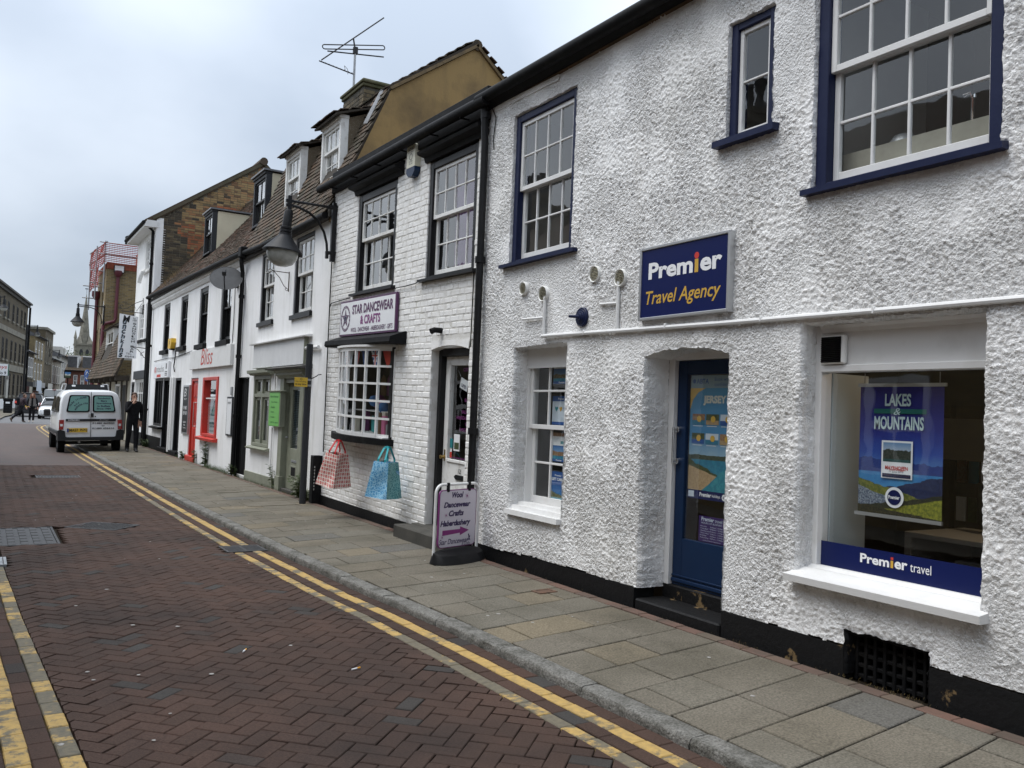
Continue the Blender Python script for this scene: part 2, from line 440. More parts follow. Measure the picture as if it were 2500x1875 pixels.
class MB:
    def __init__(s, F=WORLD):
        s.F, s.v, s.f, s.m, s.r = F, [], [], [], []

    def add(s, vs, fs, mi=0, rnd=0.0):
        k = len(s.v)
        s.v.extend(s.F.p(*q) for q in vs)
        for f in fs:
            s.f.append(tuple(k + i for i in f))
            s.m.append(mi)
            s.r.append(rnd)
        return s

    def poly(s, pts, mi=0):
        return s.add(pts, [tuple(range(len(pts)))], mi)

    def box(s, a0, a1, b0, b1, c0, c1, ch=0.0, mi=0):
        a0, a1 = min(a0, a1), max(a0, a1); b0, b1 = min(b0, b1), max(b0, b1); c0, c1 = min(c0, c1), max(c0, c1)
        if ch <= 0:
            v = [(a0, b0, c0), (a1, b0, c0), (a1, b1, c0), (a0, b1, c0), (a0, b0, c1), (a1, b0, c1), (a1, b1, c1), (a0, b1, c1)]
            return s.add(v, [(0, 3, 2, 1), (4, 5, 6, 7), (0, 1, 5, 4), (1, 2, 6, 5), (2, 3, 7, 6), (3, 0, 4, 7)], mi)
        ch = min(ch, (a1 - a0) * .45, (b1 - b0) * .45, (c1 - c0) * .45)
        v, idx = [], {}
        for i, a in enumerate((a0, a1)):
            for j, b in enumerate((b0, b1)):
                for k, c in enumerate((c0, c1)):
                    sa, sb, sc_ = (1, -1)[i] * ch, (1, -1)[j] * ch, (1, -1)[k] * ch
                    idx[i, j, k] = len(v)
                    v += [(a, b + sb, c + sc_), (a + sa, b, c + sc_), (a + sa, b + sb, c)]
        I = lambda i, j, k, ax: idx[i, j, k] + ax
        f = []
        f += [(I(0, 0, 0, 0), I(0, 0, 1, 0), I(0, 1, 1, 0), I(0, 1, 0, 0)), (I(1, 0, 0, 0), I(1, 1, 0, 0), I(1, 1, 1, 0), I(1, 0, 1, 0))]
        f += [(I(0, 0, 0, 1), I(1, 0, 0, 1), I(1, 0, 1, 1), I(0, 0, 1, 1)), (I(0, 1, 0, 1), I(0, 1, 1, 1), I(1, 1, 1, 1), I(1, 1, 0, 1))]
        f += [(I(0, 0, 0, 2), I(0, 1, 0, 2), I(1, 1, 0, 2), I(1, 0, 0, 2)), (I(0, 0, 1, 2), I(1, 0, 1, 2), I(1, 1, 1, 2), I(0, 1, 1, 2))]
        for j in (0, 1):
            for k in (0, 1):
                f.append((I(0, j, k, 1), I(1, j, k, 1), I(1, j, k, 2), I(0, j, k, 2)))
        for i in (0, 1):
            for k in (0, 1):
                f.append((I(i, 0, k, 0), I(i, 1, k, 0), I(i, 1, k, 2), I(i, 0, k, 2)))
        for i in (0, 1):
            for j in (0, 1):
                f.append((I(i, j, 0, 0), I(i, j, 1, 0), I(i, j, 1, 1), I(i, j, 0, 1)))
        for i in (0, 1):
            for j in (0, 1):
                for k in (0, 1):
                    f.append((I(i, j, k, 0), I(i, j, k, 1), I(i, j, k, 2)))
        return s.add(v, f, mi)

    def prism(s, pts, c0, c1, mi=0):
        """polygon in (a, b) given thickness in c"""
        n = len(pts)
        v = [(a, b, c0) for a, b in pts] + [(a, b, c1) for a, b in pts]
        f = [tuple(range(n - 1, -1, -1)), tuple(range(n, 2 * n))] + [(i, (i + 1) % n, n + (i + 1) % n, n + i) for i in range(n)]
        return s.add(v, f, mi)

    def prism_a(s, pts, a0, a1, mi=0):
        """polygon in (b, c) extruded along a"""
        n = len(pts)
        v = [(a0, b, c) for b, c in pts] + [(a1, b, c) for b, c in pts]
        f = [tuple(range(n - 1, -1, -1)), tuple(range(n, 2 * n))] + [(i, (i + 1) % n, n + (i + 1) % n, n + i) for i in range(n)]
        return s.add(v, f, mi)

    def prism_b(s, pts, b0, b1, mi=0):
        n = len(pts)
        v = [(a, b0, c) for a, c in pts] + [(a, b1, c) for a, c in pts]
        f = [tuple(range(n - 1, -1, -1)), tuple(range(n, 2 * n))] + [(i, (i + 1) % n, n + (i + 1) % n, n + i) for i in range(n)]
        return s.add(v, f, mi)

    def tube(s, pts, r, n=8, mi=0, closed=False):
        pts = [Vector(p) for p in pts]
        rs = r if isinstance(r, (list, tuple)) else [r] * len(pts)
        v, f = [], []
        up = Vector((0.123, 0.217, 0.968))
        N = len(pts)
        prev = None
        for i, p in enumerate(pts):
            a = pts[(i - 1) % N] if (i > 0 or closed) else p
            b = pts[(i + 1) % N] if (i < N - 1 or closed) else p
            t = (b - a).normalized()
            if prev is None:
                e1 = t.orthogonal().normalized()
            else:
                e1 = (prev - t * prev.dot(t))
                e1 = e1.normalized() if e1.length > 1e-6 else t.orthogonal().normalized()
            prev = e1
            e2 = t.cross(e1)
            for k in range(n):
                th = 2 * math.pi * k / n
                v.append(tuple(p + (e1 * math.cos(th) + e2 * math.sin(th)) * rs[i]))
        for i in range(N if closed else N - 1):
            j = (i + 1) % N
            for k in range(n):
                f.append((i * n + k, i * n + (k + 1) % n, j * n + (k + 1) % n, j * n + k))
        if not closed:
            f.append(tuple(range(n - 1, -1, -1)))
            f.append(tuple((N - 1) * n + k for k in range(n)))
        return s.add(v, f, mi)

    def lathe(s, prof, n=20, o=(0, 0, 0), ax='b', mi=0, arc=1.0):
        """profile (radius, height) spun about axis a, b or c through o"""
        v, f = [], []
        for r, h in prof:
            for k in range(n):
                th = 2 * math.pi * arc * k / n
                x, y = r * math.cos(th), r * math.sin(th)
                q = {'b': (x, h, y), 'c': (x, y, h), 'a': (h, x, y)}[ax]
                v.append((o[0] + q[0], o[1] + q[1], o[2] + q[2]))
        for i in range(len(prof) - 1):
            for k in range(n):
                f.append((i * n + k, i * n + (k + 1) % n, (i + 1) * n + (k + 1) % n, (i + 1) * n + k))
        if prof[0][0] > 1e-6 and abs(prof[0][1] - prof[1][1]) > 1e-6: f.append(tuple(range(n - 1, -1, -1)))
        if prof[-1][0] > 1e-6 and abs(prof[-1][1] - prof[-2][1]) > 1e-6: f.append(tuple((len(prof) - 1) * n + k for k in range(n)))
        return s.add(v, f, mi)

    def mesh(s, name, mats):
        me = bpy.data.meshes.new(name)
        me.from_pydata([tuple(q) for q in s.v], [], s.f)
        for m in (mats if isinstance(mats, (list, tuple)) else [mats]):
            me.materials.append(m)
        if any(s.m):
            me.polygons.foreach_set('material_index', s.m)
        if any(s.r):
            at = me.attributes.new('rnd', 'FLOAT', 'FACE')
            at.data.foreach_set('value', s.r)
        me.validate()
        bm = bmesh.new(); bm.from_mesh(me)
        bmesh.ops.recalc_face_normals(bm, faces=bm.faces[:])
        bm.to_mesh(me); bm.free()
        return me

    def build(s, name, mats, parent=None, smooth=False, **t):
        me = s.mesh(name, mats)
        if smooth:
            me.polygons.foreach_set('use_smooth', [True] * len(me.polygons))
            try:
                me.set_sharp_from_angle(angle=math.radians(38))
            except Exception:
                pass
        return tags(put(bpy.data.objects.new(name, me), parent), **t)


# pieces: bricks, slabs, tiles, pavers
_PM = {}


def piece_verts(w, h, d, c):
    x, y, i, j = w / 2, h / 2, w / 2 - c, h / 2 - c
    v = [(-x, -y, -d), (x, -y, -d), (x, y, -d), (-x, y, -d), (-x, -y, -c), (x, -y, -c), (x, y, -c), (-x, y, -c),
         (-i, -j, 0), (i, -j, 0), (i, j, 0), (-i, j, 0)]
    f = []
    for k in range(4):
        l = (k + 1) % 4
        f += [(k, l, 4 + l, 4 + k), (4 + k, 4 + l, 8 + l, 8 + k)]
    f.append((8, 9, 10, 11))
    return v, f


def piece_mesh(name, w, h, d, c, mat):
    key = (name, round(w, 3), round(h, 3), d, c, mat.name)
    if key not in _PM:
        me = bpy.data.meshes.new(name)
        v, f = piece_verts(round(w, 3), round(h, 3), d, c)
        me.from_pydata(v, [], f)
        me.materials.append(mat)
        _PM[key] = me
    return _PM[key]


def seen_size(p):
    q = p - EYE
    z = q.dot(FWD)
    if z < 0.3:
        return 0.0
    x, y = q.dot(RGT) / z, q.dot(UPV) / z
    if abs(x) > 0.62 or abs(y) > 0.47:
        return 1e-4 / z
    return 1.0 / z


def field(parent, name, pieces, limit=300, stuff=None):
    """pieces: (matrix, w, h, depth, chamfer, material); the ones that show largest are objects, the rest one mesh"""
    order = sorted(range(len(pieces)), key=lambda i: -seen_size(pieces[i][0].translation) * math.sqrt(pieces[i][1] * pieces[i][2]))
    for i in order[:limit]:
        M, w, h, d, c, mat = pieces[i]
        o = bpy.data.objects.new(name, piece_mesh(name, w, h, d, c, mat))
        o.matrix_basis = M
        put(o, parent)
    rest = order[limit:]
    if rest:
        mats = []
        V, Fs, mi, rn = [], [], [], []
        for i in rest:
            M, w, h, d, c, mat = pieces[i]
            if mat not in mats: mats.append(mat)
            v, f = piece_verts(w, h, d, c)
            k = len(V)
            V.extend(M @ Vector(q) for q in v)
            Fs.extend(tuple(k + t for t in q) for q in f)
            r = RNG.random() or 0.5
            mi.extend([mats.index(mat)] * len(f)); rn.extend([r] * len(f))
        me = bpy.data.meshes.new(stuff or name)
        me.from_pydata(V, [], Fs)
        for m in mats: me.materials.append(m)
        me.polygons.foreach_set('material_index', mi)
        at = me.attributes.new('rnd', 'FLOAT', 'FACE'); at.data.foreach_set('value', rn)
        o = bpy.data.objects.new(stuff or (name + '_mass'), me)
        tags(put(o, parent), kind='stuff')


def rotz_m(o, ang, tilt=(0, 0)):
    return Matrix.Translation(o) @ Matrix.Rotation(ang, 4, 'Z') @ Matrix.Rotation(tilt[0], 4, 'X') @ Matrix.Rotation(tilt[1], 4, 'Y')


# text
_TM = {}


def text_mesh(s, bold=0.0, shear=0.0, extrude=0.02):
    key = (s, bold, shear)
    if key not in _TM:
        cu = bpy.data.curves.new('lettering', 'FONT')
        cu.body = s
        cu.size = 1.0
        cu.offset = bold
        cu.shear = shear
        cu.resolution_u = 3
        o = bpy.data.objects.new('lettering', cu)
        me = bpy.data.meshes.new_from_object(o)
        bpy.data.objects.remove(o)
        bpy.data.curves.remove(cu)
        co = np.empty(len(me.vertices) * 3)
        me.vertices.foreach_get('co', co)
        co = co.reshape(-1, 3)
        faces = [tuple(p.vertices) for p in me.polygons]
        bpy.data.meshes.remove(me)
        _TM[key] = (co, faces)
    return _TM[key]


def text(parent, F, s, a0, a1, b0, b1, c, mat, bold=0.0, shear=0.0, name='lettering', thick=0.0, slope=0.0):
    """lettering fitted to the box a0..a1, b0..b1 on frame F, c off the wall"""
    co, faces = text_mesh(s, bold, shear)
    lo, hi = co.min(0), co.max(0)
    q = (co - lo) / np.maximum(hi - lo, 1e-6)
    me = bpy.data.meshes.new(name)
    A = a0 + q[:, 0] * (a1 - a0)
    B = b0 + q[:, 1] * (b1 - b0) + slope * (A - a0)
    me.from_pydata([tuple(F.p(x, y, c)) for x, y in zip(A, B)], [], faces)
    me.materials.append(mat)
    return put(bpy.data.objects.new(name, me), parent)


def flat(parent, F, name, pts, c, mat):
    return MB(F).poly([(a, b, c) for a, b in pts]).build(name, mat, parent)


def rect(parent, F, name, a0, a1, b0, b1, c, mat, th=0.0, ch=0.0):
    m = MB(F)
    if th:
        m.box(a0, a1, b0, b1, c - th, c, ch)
    else:
        m.poly([(a0, b0, c), (a1, b0, c), (a1, b1, c), (a0, b1, c)])
    return m.build(name, mat, parent)


# walls and windows
def wall(parent, F, a0, a1, b0, b1, holes, mat, name='wall', rec=0.12, c=0.0, step=0.0, back=0.3):
    """a wall face with openings (aL, aR, b0, b1[, depth]) and their reveals"""
    xs = sorted({a0, a1, *[t for h in holes for t in h[:2] if a0 < t < a1]})
    ys = sorted({b0, b1, *[t for h in holes for t in h[2:4] if b0 < t < b1]})
    m = MB(F)
    for i in range(len(xs) - 1):
        for j in range(len(ys) - 1):
            mx, my = (xs[i] + xs[i + 1]) / 2, (ys[j] + ys[j + 1]) / 2
            if any(h[0] < mx < h[1] and h[2] < my < h[3] for h in holes):
                continue
            m.poly([(xs[i], ys[j], c), (xs[i + 1], ys[j], c), (xs[i + 1], ys[j + 1], c), (xs[i], ys[j + 1], c)])
    for h in holes:
        d = c - (h[4] if len(h) > 4 else rec)
        l, r, lo, hi = h[:4]
        m.poly([(l, lo, c), (l, hi, c), (l, hi, d), (l, lo, d)]); m.poly([(r, lo, c), (r, lo, d), (r, hi, d), (r, hi, c)])
        m.poly([(l, hi, c), (r, hi, c), (r, hi, d), (l, hi, d)]); m.poly([(l, lo, c), (l, lo, d), (r, lo, d), (r, lo, c)])
    for (p, q) in (((a0, b0), (a0, b1)), ((a1, b1), (a1, b0)), ((a0, b1), (a1, b1))):
        m.poly([(p[0], p[1], c), (q[0], q[1], c), (q[0], q[1], c - back), (p[0], p[1], c - back)])
    me = m.mesh(name, mat)
    return put(bpy.data.objects.new(name, me), parent)


def pane(parent, F, a0, a1, b0, b1, c, mat=None, wob=0.006):
    mat = mat or M_GLASS
    me = piece_mesh('pane', a1 - a0, b1 - b0, 0.004, 0.0008, mat)
    o = bpy.data.objects.new('pane', me)
    o.matrix_basis = F.mat((a0 + a1) / 2, (b0 + b1) / 2, c) @ Matrix.Rotation(RNG.uniform(-wob, wob), 4, 'X') @ Matrix.Rotation(RNG.uniform(-wob, wob), 4, 'Y')
    return put(o, parent)


def leafgrid(F, par, name, a0, a1, b0, b1, c0, cols, rows, st, rail, bar, mat, glass=None, th=0.04, top=None):
    """one glazed sash: stiles, rails, glazing bars, and a pane in every light"""
    top = rail if top is None else top
    m = MB(F)
    e = 0.0015
    m.box(a0, a0 + st, b0, b1, c0 - th, c0, 0.004); m.box(a1 - st, a1, b0, b1, c0 - th, c0, 0.004)
    m.box(a0 + st, a1 - st, b0, b0 + rail, c0 - th, c0 - e, 0.003); m.box(a0 + st, a1 - st, b1 - top, b1, c0 - th, c0 - e, 0.003)
    ia0, ia1, ib0, ib1 = a0 + st, a1 - st, b0 + rail, b1 - top
    pw, ph = (ia1 - ia0 - bar * (cols - 1)) / cols, (ib1 - ib0 - bar * (rows - 1)) / rows
    for i in range(1, cols):
        x = ia0 + i * pw + (i - 1) * bar
        m.box(x, x + bar, ib0, ib1, c0 - th + .006, c0 - .006, 0.004)
    for j in range(1, rows):
        y = ib0 + j * ph + (j - 1) * bar
        m.box(ia0, ia1, y, y + bar, c0 - th + .0075, c0 - .0075, 0.004)
    m.build(name, mat, par)
    for i in range(cols):
        for j in range(rows):
            x, y = ia0 + i * (pw + bar), ib0 + j * (ph + bar)
            pane(par, F, x - .002, x + pw + .002, y - .002, y + ph + .002, c0 - th * .5, glass)


def room(parent, F, a0, a1, b0, b1, c0, c1, mat, floor=True):
    m = MB(F)
    m.poly([(a0, b0, c1), (a1, b0, c1), (a1, b1, c1), (a0, b1, c1)])
    m.poly([(a0, b0, c0), (a0, b0, c1), (a0, b1, c1), (a0, b1, c0)]); m.poly([(a1, b0, c0), (a1, b1, c0), (a1, b1, c1), (a1, b0, c1)])
    m.poly([(a0, b1, c0), (a0, b1, c1), (a1, b1, c1), (a1, b1, c0)]); m.poly([(a0, b0, c0), (a1, b0, c0), (a1, b0, c1), (a0, b0, c1)])
    return m.build('room', mat, parent)


def sash(P, F, aL, aR, b0, b1, cols=4, ru=2, rl=2, bm=None, rec=0.05, fw=0.06, fm=None, sm=None, st=0.045, bar=0.02, sill=None,
         rm=None, rd=1.4, glass=None, curtain=None, ftop=None, name='window'):
    """a vertical sliding sash window in its box frame"""
    fm, sm = fm or M_BLACK, sm or M_WGLOSS
    bm = bm if bm is not None else (b0 + b1) / 2
    ft = ftop or fw
    c = -rec
    m = MB(F)
    m.box(aL, aL + fw, b0, b1, c - .13, c, .005); m.box(aR - fw, aR, b0, b1, c - .13, c, .005)
    m.box(aL + fw, aR - fw, b1 - ft, b1, c - .13, c - .002, .005); m.box(aL + fw, aR - fw, b0, b0 + .03, c - .13, c - .002, .004)
    w = m.build(name, fm, P)
    leafgrid(F, w, 'upper_sash', aL + fw, aR - fw, bm - .02, b1 - ft, c - .025, cols, ru, st, .045, bar, sm, glass)
    leafgrid(F, w, 'lower_sash', aL + fw, aR - fw, b0 + .03, bm + .02, c - .07, cols, rl, st, .07, bar, sm, glass, top=.04)
    if sill:
        mt, ext, h, pr = sill
        MB(F).prism_a([(b0 - h, -.02), (b0 - h, pr), (b0 - .012, pr), (b0 + .004, -rec - .01), (b0 + .004, -.02 - rec)], aL - ext, aR + ext).build('sill', mt, w)
    room(w, F, aL - .25, aR + .25, b0 - .3, b1 + .12, c - .135, c - rd, rm or M_ROOM)
    if curtain:
        mt, l, r, lo, hi, dep = curtain
        n = max(6, int((r - l) / .035))
        mm = MB(F)
        pts = [(l + (r - l) * i / n, c - dep + .018 * math.sin(i * 1.9) + .01 * math.sin(i * .7)) for i in range(n + 1)]
        for i in range(n):
            mm.poly([(pts[i][0], lo, pts[i][1]), (pts[i + 1][0], lo, pts[i + 1][1]), (pts[i + 1][0], hi, pts[i + 1][1]), (pts[i][0], hi, pts[i][1])])
        mm.build('curtain', mt, w)
    return w


def tile_roof(P, O, A, S, la, ls, mat, skip=None, tw=0.165, gauge=0.105, limit=300, thick=0.05, seed=1, name='roof'):
    """tiled slope: O eave corner, A along the eaves, S up the slope"""
    O, A, S = Vector(O), Vector(A).normalized(), Vector(S).normalized()
    Fr = Frame(O, A, S)
    if Fr.n.z < 0:
        Fr = Frame(O + A * la, -A, S)
    base = MB(Fr).box(0, la, 0, ls, -thick, -.004).build(name, M_UNDER, P)
    rg = random.Random(seed)
    ps = []
    rows = int(ls / gauge)
    for j in range(rows):
        y = j * gauge + .06
        off = (tw * .5 if j % 2 else 0)
        k = int(la / tw) + 1
        sag = .010 * math.sin(j * .23 + seed)
        for i in range(k):
            x = i * tw + off
            if x > la - tw * .3: continue
            if skip and skip(x, y): continue
            bow = .014 * math.sin(x * 1.1 + j * .15 + seed)
            M = Fr.mat(x, y + rg.uniform(-.006, .006), .030 + sag * .5 + bow + rg.uniform(-.003, .003)) @ Matrix.Rotation(math.radians(rg.uniform(-10.5, -6.0)), 4, 'X') @ Matrix.Rotation(rg.uniform(-.02, .02), 4, 'Z') @ Matrix.Rotation(rg.uniform(-.02, .02), 4, 'Y')
            ps.append((M, tw - .008, .155, .018, .002, mat))
    field(base, 'tile', ps, limit, 'tiles')
    return base


def brick_field(P, F, a0, a1, b0, b1, mat, holes=(), inside=None, bw=0.215, bh=0.066, jt=0.011, proud=0.006, d=0.03, ch=0.004, limit=300, seed=3,
                rough=0.0015, flemish=True, stuff='brickwork'):
    rg = random.Random(seed)
    ps = []
    ph = bh + jt
    rows = int((b1 - b0) / ph)
    for j in range(rows):
        y0 = b0 + j * ph
        x = a0 - ((bw * 1.5 + jt * 1.5) / 2 if j % 2 else 0.0)
        hd = 0
        while x < a1:
            w = bw if not flemish or not hd else (bw - jt) / 2
            hd = 1 - hd if flemish else 0
            l, r = max(x, a0), min(x + w, a1)
            x += w + jt
            if r - l < .04: continue
            lo, hi = y0 + jt / 2, y0 + jt / 2 + bh
            segs = [(l, r)]
            for h in holes:
                if hi > h[2] and lo < h[3]:
                    ns = []
                    for (p, q) in segs:
                        if q <= h[0] or p >= h[1]: ns.append((p, q)); continue
                        if p < h[0] - .03: ns.append((p, h[0]))
                        if q > h[1] + .03: ns.append((h[1], q))
                    segs = ns
            for (p, q) in segs:
                cx_, cy_ = (p + q) / 2, (lo + hi) / 2
                if inside and not inside(cx_, cy_): continue
                ww = round((q - p) / .01) * .01
                M = F.mat(cx_ + rg.uniform(-.002, .002), cy_ + rg.uniform(-.003, .003), proud + rg.uniform(-rough, rough)) @ Matrix.Rotation(rg.uniform(-.012, .012), 4, 'Z') @ Matrix.Rotation(rg.uniform(-.012, .012), 4, 'X') @ Matrix.Rotation(rg.uniform(-.012, .012), 4, 'Y')
                ps.append((M, max(ww, .04), bh, d, ch, mat))
    field(P, 'brick', ps, limit, stuff)


def pipe(P, F, pts, r, mat, name='downpipe', n=10, collars=()):
    m = MB(F).tube(pts, r, n)
    for (a, b, c) in collars:
        m.lathe([(r * 1.35, -.035), (r * 1.35, .035)], n, (a, b, c), 'b')
    return m.build(name, mat, P, smooth=True)

# ------------------------------------------------------------------ ground, road, pavement
KY = [-8, 2, 3.84, 5.3, 6.4, 7.3, 9.7, 11.7, 14.8, 19.4, 26, 35, 46, 49, 51.3, 54.7]
KX = [3.2, 3.10, 3.065, 3.03, 2.985, 2.915, 2.825, 2.785, 2.75, 2.73, 2.665, 2.64, 2.66, 2.70, 2.80, 3.25]


def xk(y): return float(np.interp(y, KY, KX))
def xl(y): return float(np.interp(y, [-8, 4.25, 5.58, 7.29, 9.27, 12, 30], [0.95, 0.475, 0.41, 0.326, 0.253, 0.20, 0.0]))
def zp(x, y): return 0.055 + 0.04 * (x - xk(y)) / (4.65 - xk(y))


def sheet(name, quads, mat, kind='structure', parent=None):
    m = MB()
    for q in quads: m.poly(q)
    return m.build(name, mat, parent, kind=kind)


sheet('ground', [[(-700, -300, -.30), (700, -300, -.30), (700, 1200, -.30), (-700, 1200, -.30)]], M_FIELD)

s = Nodes('distant_road_pavers')
_mp = s.n('ShaderNodeMapping', {'Vector': s.pos(), 'Rotation': (0, 0, math.radians(45))}).outputs[0]
_b = s.n('ShaderNodeTexBrick', {'Vector': _mp, 'Color1': (0, 0, 0), 'Color2': (1, 1, 1), 'Mortar': (.3, .3, .3), 'Scale': 1.0, 'Mortar Size': .006,
         'Brick Width': .2, 'Row Height': .1})
_c = s.ramp(_b.outputs['Color'], [(0, (0.050, 0.031, 0.025)), (.5, (0.058, 0.036, 0.028)), (1, (0.068, 0.041, 0.032))])
_c = s.mix(s.step(s.noise(0.9, 6.0, .6), .42, .75), _c, (0.040, 0.030, 0.026))
_mp2 = s.n('ShaderNodeMapping', {'Vector': s.pos(), 'Scale': (1.6, .12, 1)}).outputs[0]
_c = s.mix(s.math('MULTIPLY', s.step(s.noise(1.0, 4.0, .6, _mp2), .5, .72), .35), _c, (0.085, 0.056, 0.047))
s.bsdf(Base_Color=_c, Roughness=.72, Normal=s.bump(s.noise(60.0), .4, .006))
M_PAVFAR = s.m

road = MB()
ys = [-8 + i * 1.0 for i in range(32)]
for y0, y1 in zip(ys, ys[1:]):
    road.poly([(-1.2, y0, -.032), (xk(y0) + .02, y0, -.032), (xk(y1) + .02, y1, -.032), (-1.2, y1, -.032)], 0)
ys = [23 + i * 1.5 for i in range(23)]
for y0, y1 in zip(ys, ys[1:]):
    road.poly([(-1.2, y0, -.002), (xk(y0) + .02, y0, -.002), (xk(y1) + .02, y1, -.002), (-1.2, y1, -.002)], 1)
road.add([(-1.2, 23, -.032), (xk(23), 23, -.032), (xk(23), 23, -.002), (-1.2, 23, -.002)], [(0, 1, 2, 3)], 1)
road = road.build('road', [M_JOINT, M_PAVFAR], None, kind='structure')
sheet('side_road', [[(-60, 56.0, -.006), (60, 56.0, -.006), (60, 262, -.006), (-60, 262, -.006)]], M_ASPH)

COVERS = [(-.62, .83, 10.74, 12.22), (2.33, 2.80, 9.68, 10.14), (.93, 1.79, 19.44, 20.12), (-.1, .29, 9.56, 10.06)]
DIAM = [(.935, 12.12), (1.302, 12.58), (1.817, 12.24), (1.453, 11.69)]


def in_cover(x, y):
    if any(a < x < b and c < y < d for a, b, c, d in COVERS): return True
    return all((DIAM[i][0] - DIAM[(i + 1) % 4][0]) * (y - DIAM[i][1]) - (DIAM[i][1] - DIAM[(i + 1) % 4][1]) * (x - DIAM[i][0]) > 0 for i in range(4))


rg = random.Random(5)
pav = []
cut = MB()
R45 = math.radians(45)
for i in range(-140, 260):
    for j in range(-140, 260):
        d = (i - j) % 4
        if d == 0: cx_, cy_, ang = i + 1.0, j + .5, 0
        elif d == 3: cx_, cy_, ang = i + .5, j + 1.0, 90
        else: continue
        px, py = cx_ * .1025, cy_ * .1025
        x = px * math.cos(R45) - py * math.sin(R45) + 1.2
        y = px * math.sin(R45) + py * math.cos(R45) + 2.0
        if not (1.2 < y < 23.0): continue
        lo, hi = xl(y) + .003, xk(y) - .418
        if x < lo - .12 or x > hi + .12 or in_cover(x, y): continue
        a = R45 + math.radians(ang)
        ux, uy = math.cos(a), math.sin(a)
        ex = abs(ux) * .1 + abs(uy) * .05
        if x - ex > lo and x + ex < hi:
            z = rg.uniform(-.0025, .0025) + .004 * math.sin(x * 1.7 + y * .6)
            M = rotz_m((x + rg.uniform(-.0015, .0015), y + rg.uniform(-.0015, .0015), z), a + rg.uniform(-.012, .012), (rg.uniform(-.012, .012), rg.uniform(-.012, .012)))
            pav.append((M, .199, .0985, .03, .0045, M_PAVER))
        else:
            pts = [(x + sx * ux * .1 - sy * uy * .049, y + sx * uy * .1 + sy * ux * .049) for sx, sy in ((-1, -1), (1, -1), (1, 1), (-1, 1))]
            for sgn, lim in ((1, lo), (-1, hi)):
                out = []
                for k in range(len(pts)):
                    p, q = pts[k], pts[(k + 1) % len(pts)]
                    dp, dq = sgn * (p[0] - lim), sgn * (q[0] - lim)
                    if dp >= 0: out.append(p)
                    if (dp >= 0) != (dq >= 0):
                        t = dp / (dp - dq); out.append((p[0] + (q[0] - p[0]) * t, p[1] + (q[1] - p[1]) * t))
                pts = out
                if len(pts) < 3: break
            if len(pts) >= 3:
                n = len(pts)
                gx, gy = sum(p[0] for p in pts) / n, sum(p[1] for p in pts) / n
                z = rg.uniform(-.002, .002) + .004 * math.sin(x * 1.7 + y * .6)
                top = [(gx + (p[0] - gx) * .95, gy + (p[1] - gy) * .95, z) for p in pts]
                bot = [(p[0], p[1], z - .02) for p in pts]
                cut.add(top + bot, [tuple(range(n))] + [(k, n + k, n + (k + 1) % n, (k + 1) % n) for k in range(n)], 0, rg.random() or .3)
cut.build('cut_pavers', M_PAVER, road, kind='stuff')


def course(side, off, w, mat, y0, y1, ln=.203, seed=0):
    """a course of bricks laid lengthwise along the edge of the road"""
    r2 = random.Random(seed)
    y = y0 + r2.uniform(0, .1)
    out = []
    while y < y1:
        x = (xk(y) - off) if side > 0 else (xl(y) - off)
        ang = math.atan2(.2, ((xk if side > 0 else xl)(y + .1) - (xk if side > 0 else xl)(y - .1)))
        if not in_cover(x, y):
            M = rotz_m((x + r2.uniform(-.002, .002), y, r2.uniform(-.002, .002) + .001), ang + r2.uniform(-.01, .01), (r2.uniform(-.008, .008), r2.uniform(-.008, .008)))
            out.append((M, ln - .005, w, .03, .0045, mat))
        y += ln
    return out


for off, w, mat, sd in ((.054, .104, M_PAVER, 1), (.159, .090, M_YEL, 2), (.263, .101, M_PAVER, 3), (.366, .085, M_YELW, 4)):
    ps = course(1, off, w, mat, 1.0, 23.0, seed=sd)
    if mat is M_PAVER: pav += ps
    else: field(road, 'yellow_line_paver' if mat is M_YEL else 'worn_yellow_paver', ps, 110, 'yellow_line')
for off, w, mat, sd in ((.048, .09, M_YELW, 5), (.150, .104, M_PAVER, 6), (.252, .098, M_YEL, 7), (.356, .104, M_PAVER, 8), (.46, .104, M_PAVER, 9), (.565, .104, M_PAVER, 10)):
    ps = course(-1, off, w, mat, 1.0, 9.55 if mat is not M_PAVER else 14, seed=sd)
    if mat is M_PAVER: pav += ps
    else: field(road, 'yellow_line_paver' if mat is M_YEL else 'worn_yellow_paver', ps, 60, 'yellow_line')
field(road, 'paver', pav, 300, 'pavers')

# painted lines carried on past the built courses, round the corner by the van
for off, w, mat, nm in ((.159, .085, M_YEL, 'yellow_line'), (.366, .075, M_YELW, 'yellow_line')):
    m = MB()
    ys = [23 + i * 1.0 for i in range(32)]
    for y0, y1 in zip(ys, ys[1:]):
        y1 = min(y1, 54.5)
        m.poly([(xk(y0) - off - w / 2, y0, .003), (xk(y0) - off + w / 2, y0, .003), (xk(y1) - off + w / 2, y1, .003), (xk(y1) - off - w / 2, y1, .003)])
    m.build(nm, mat, road)

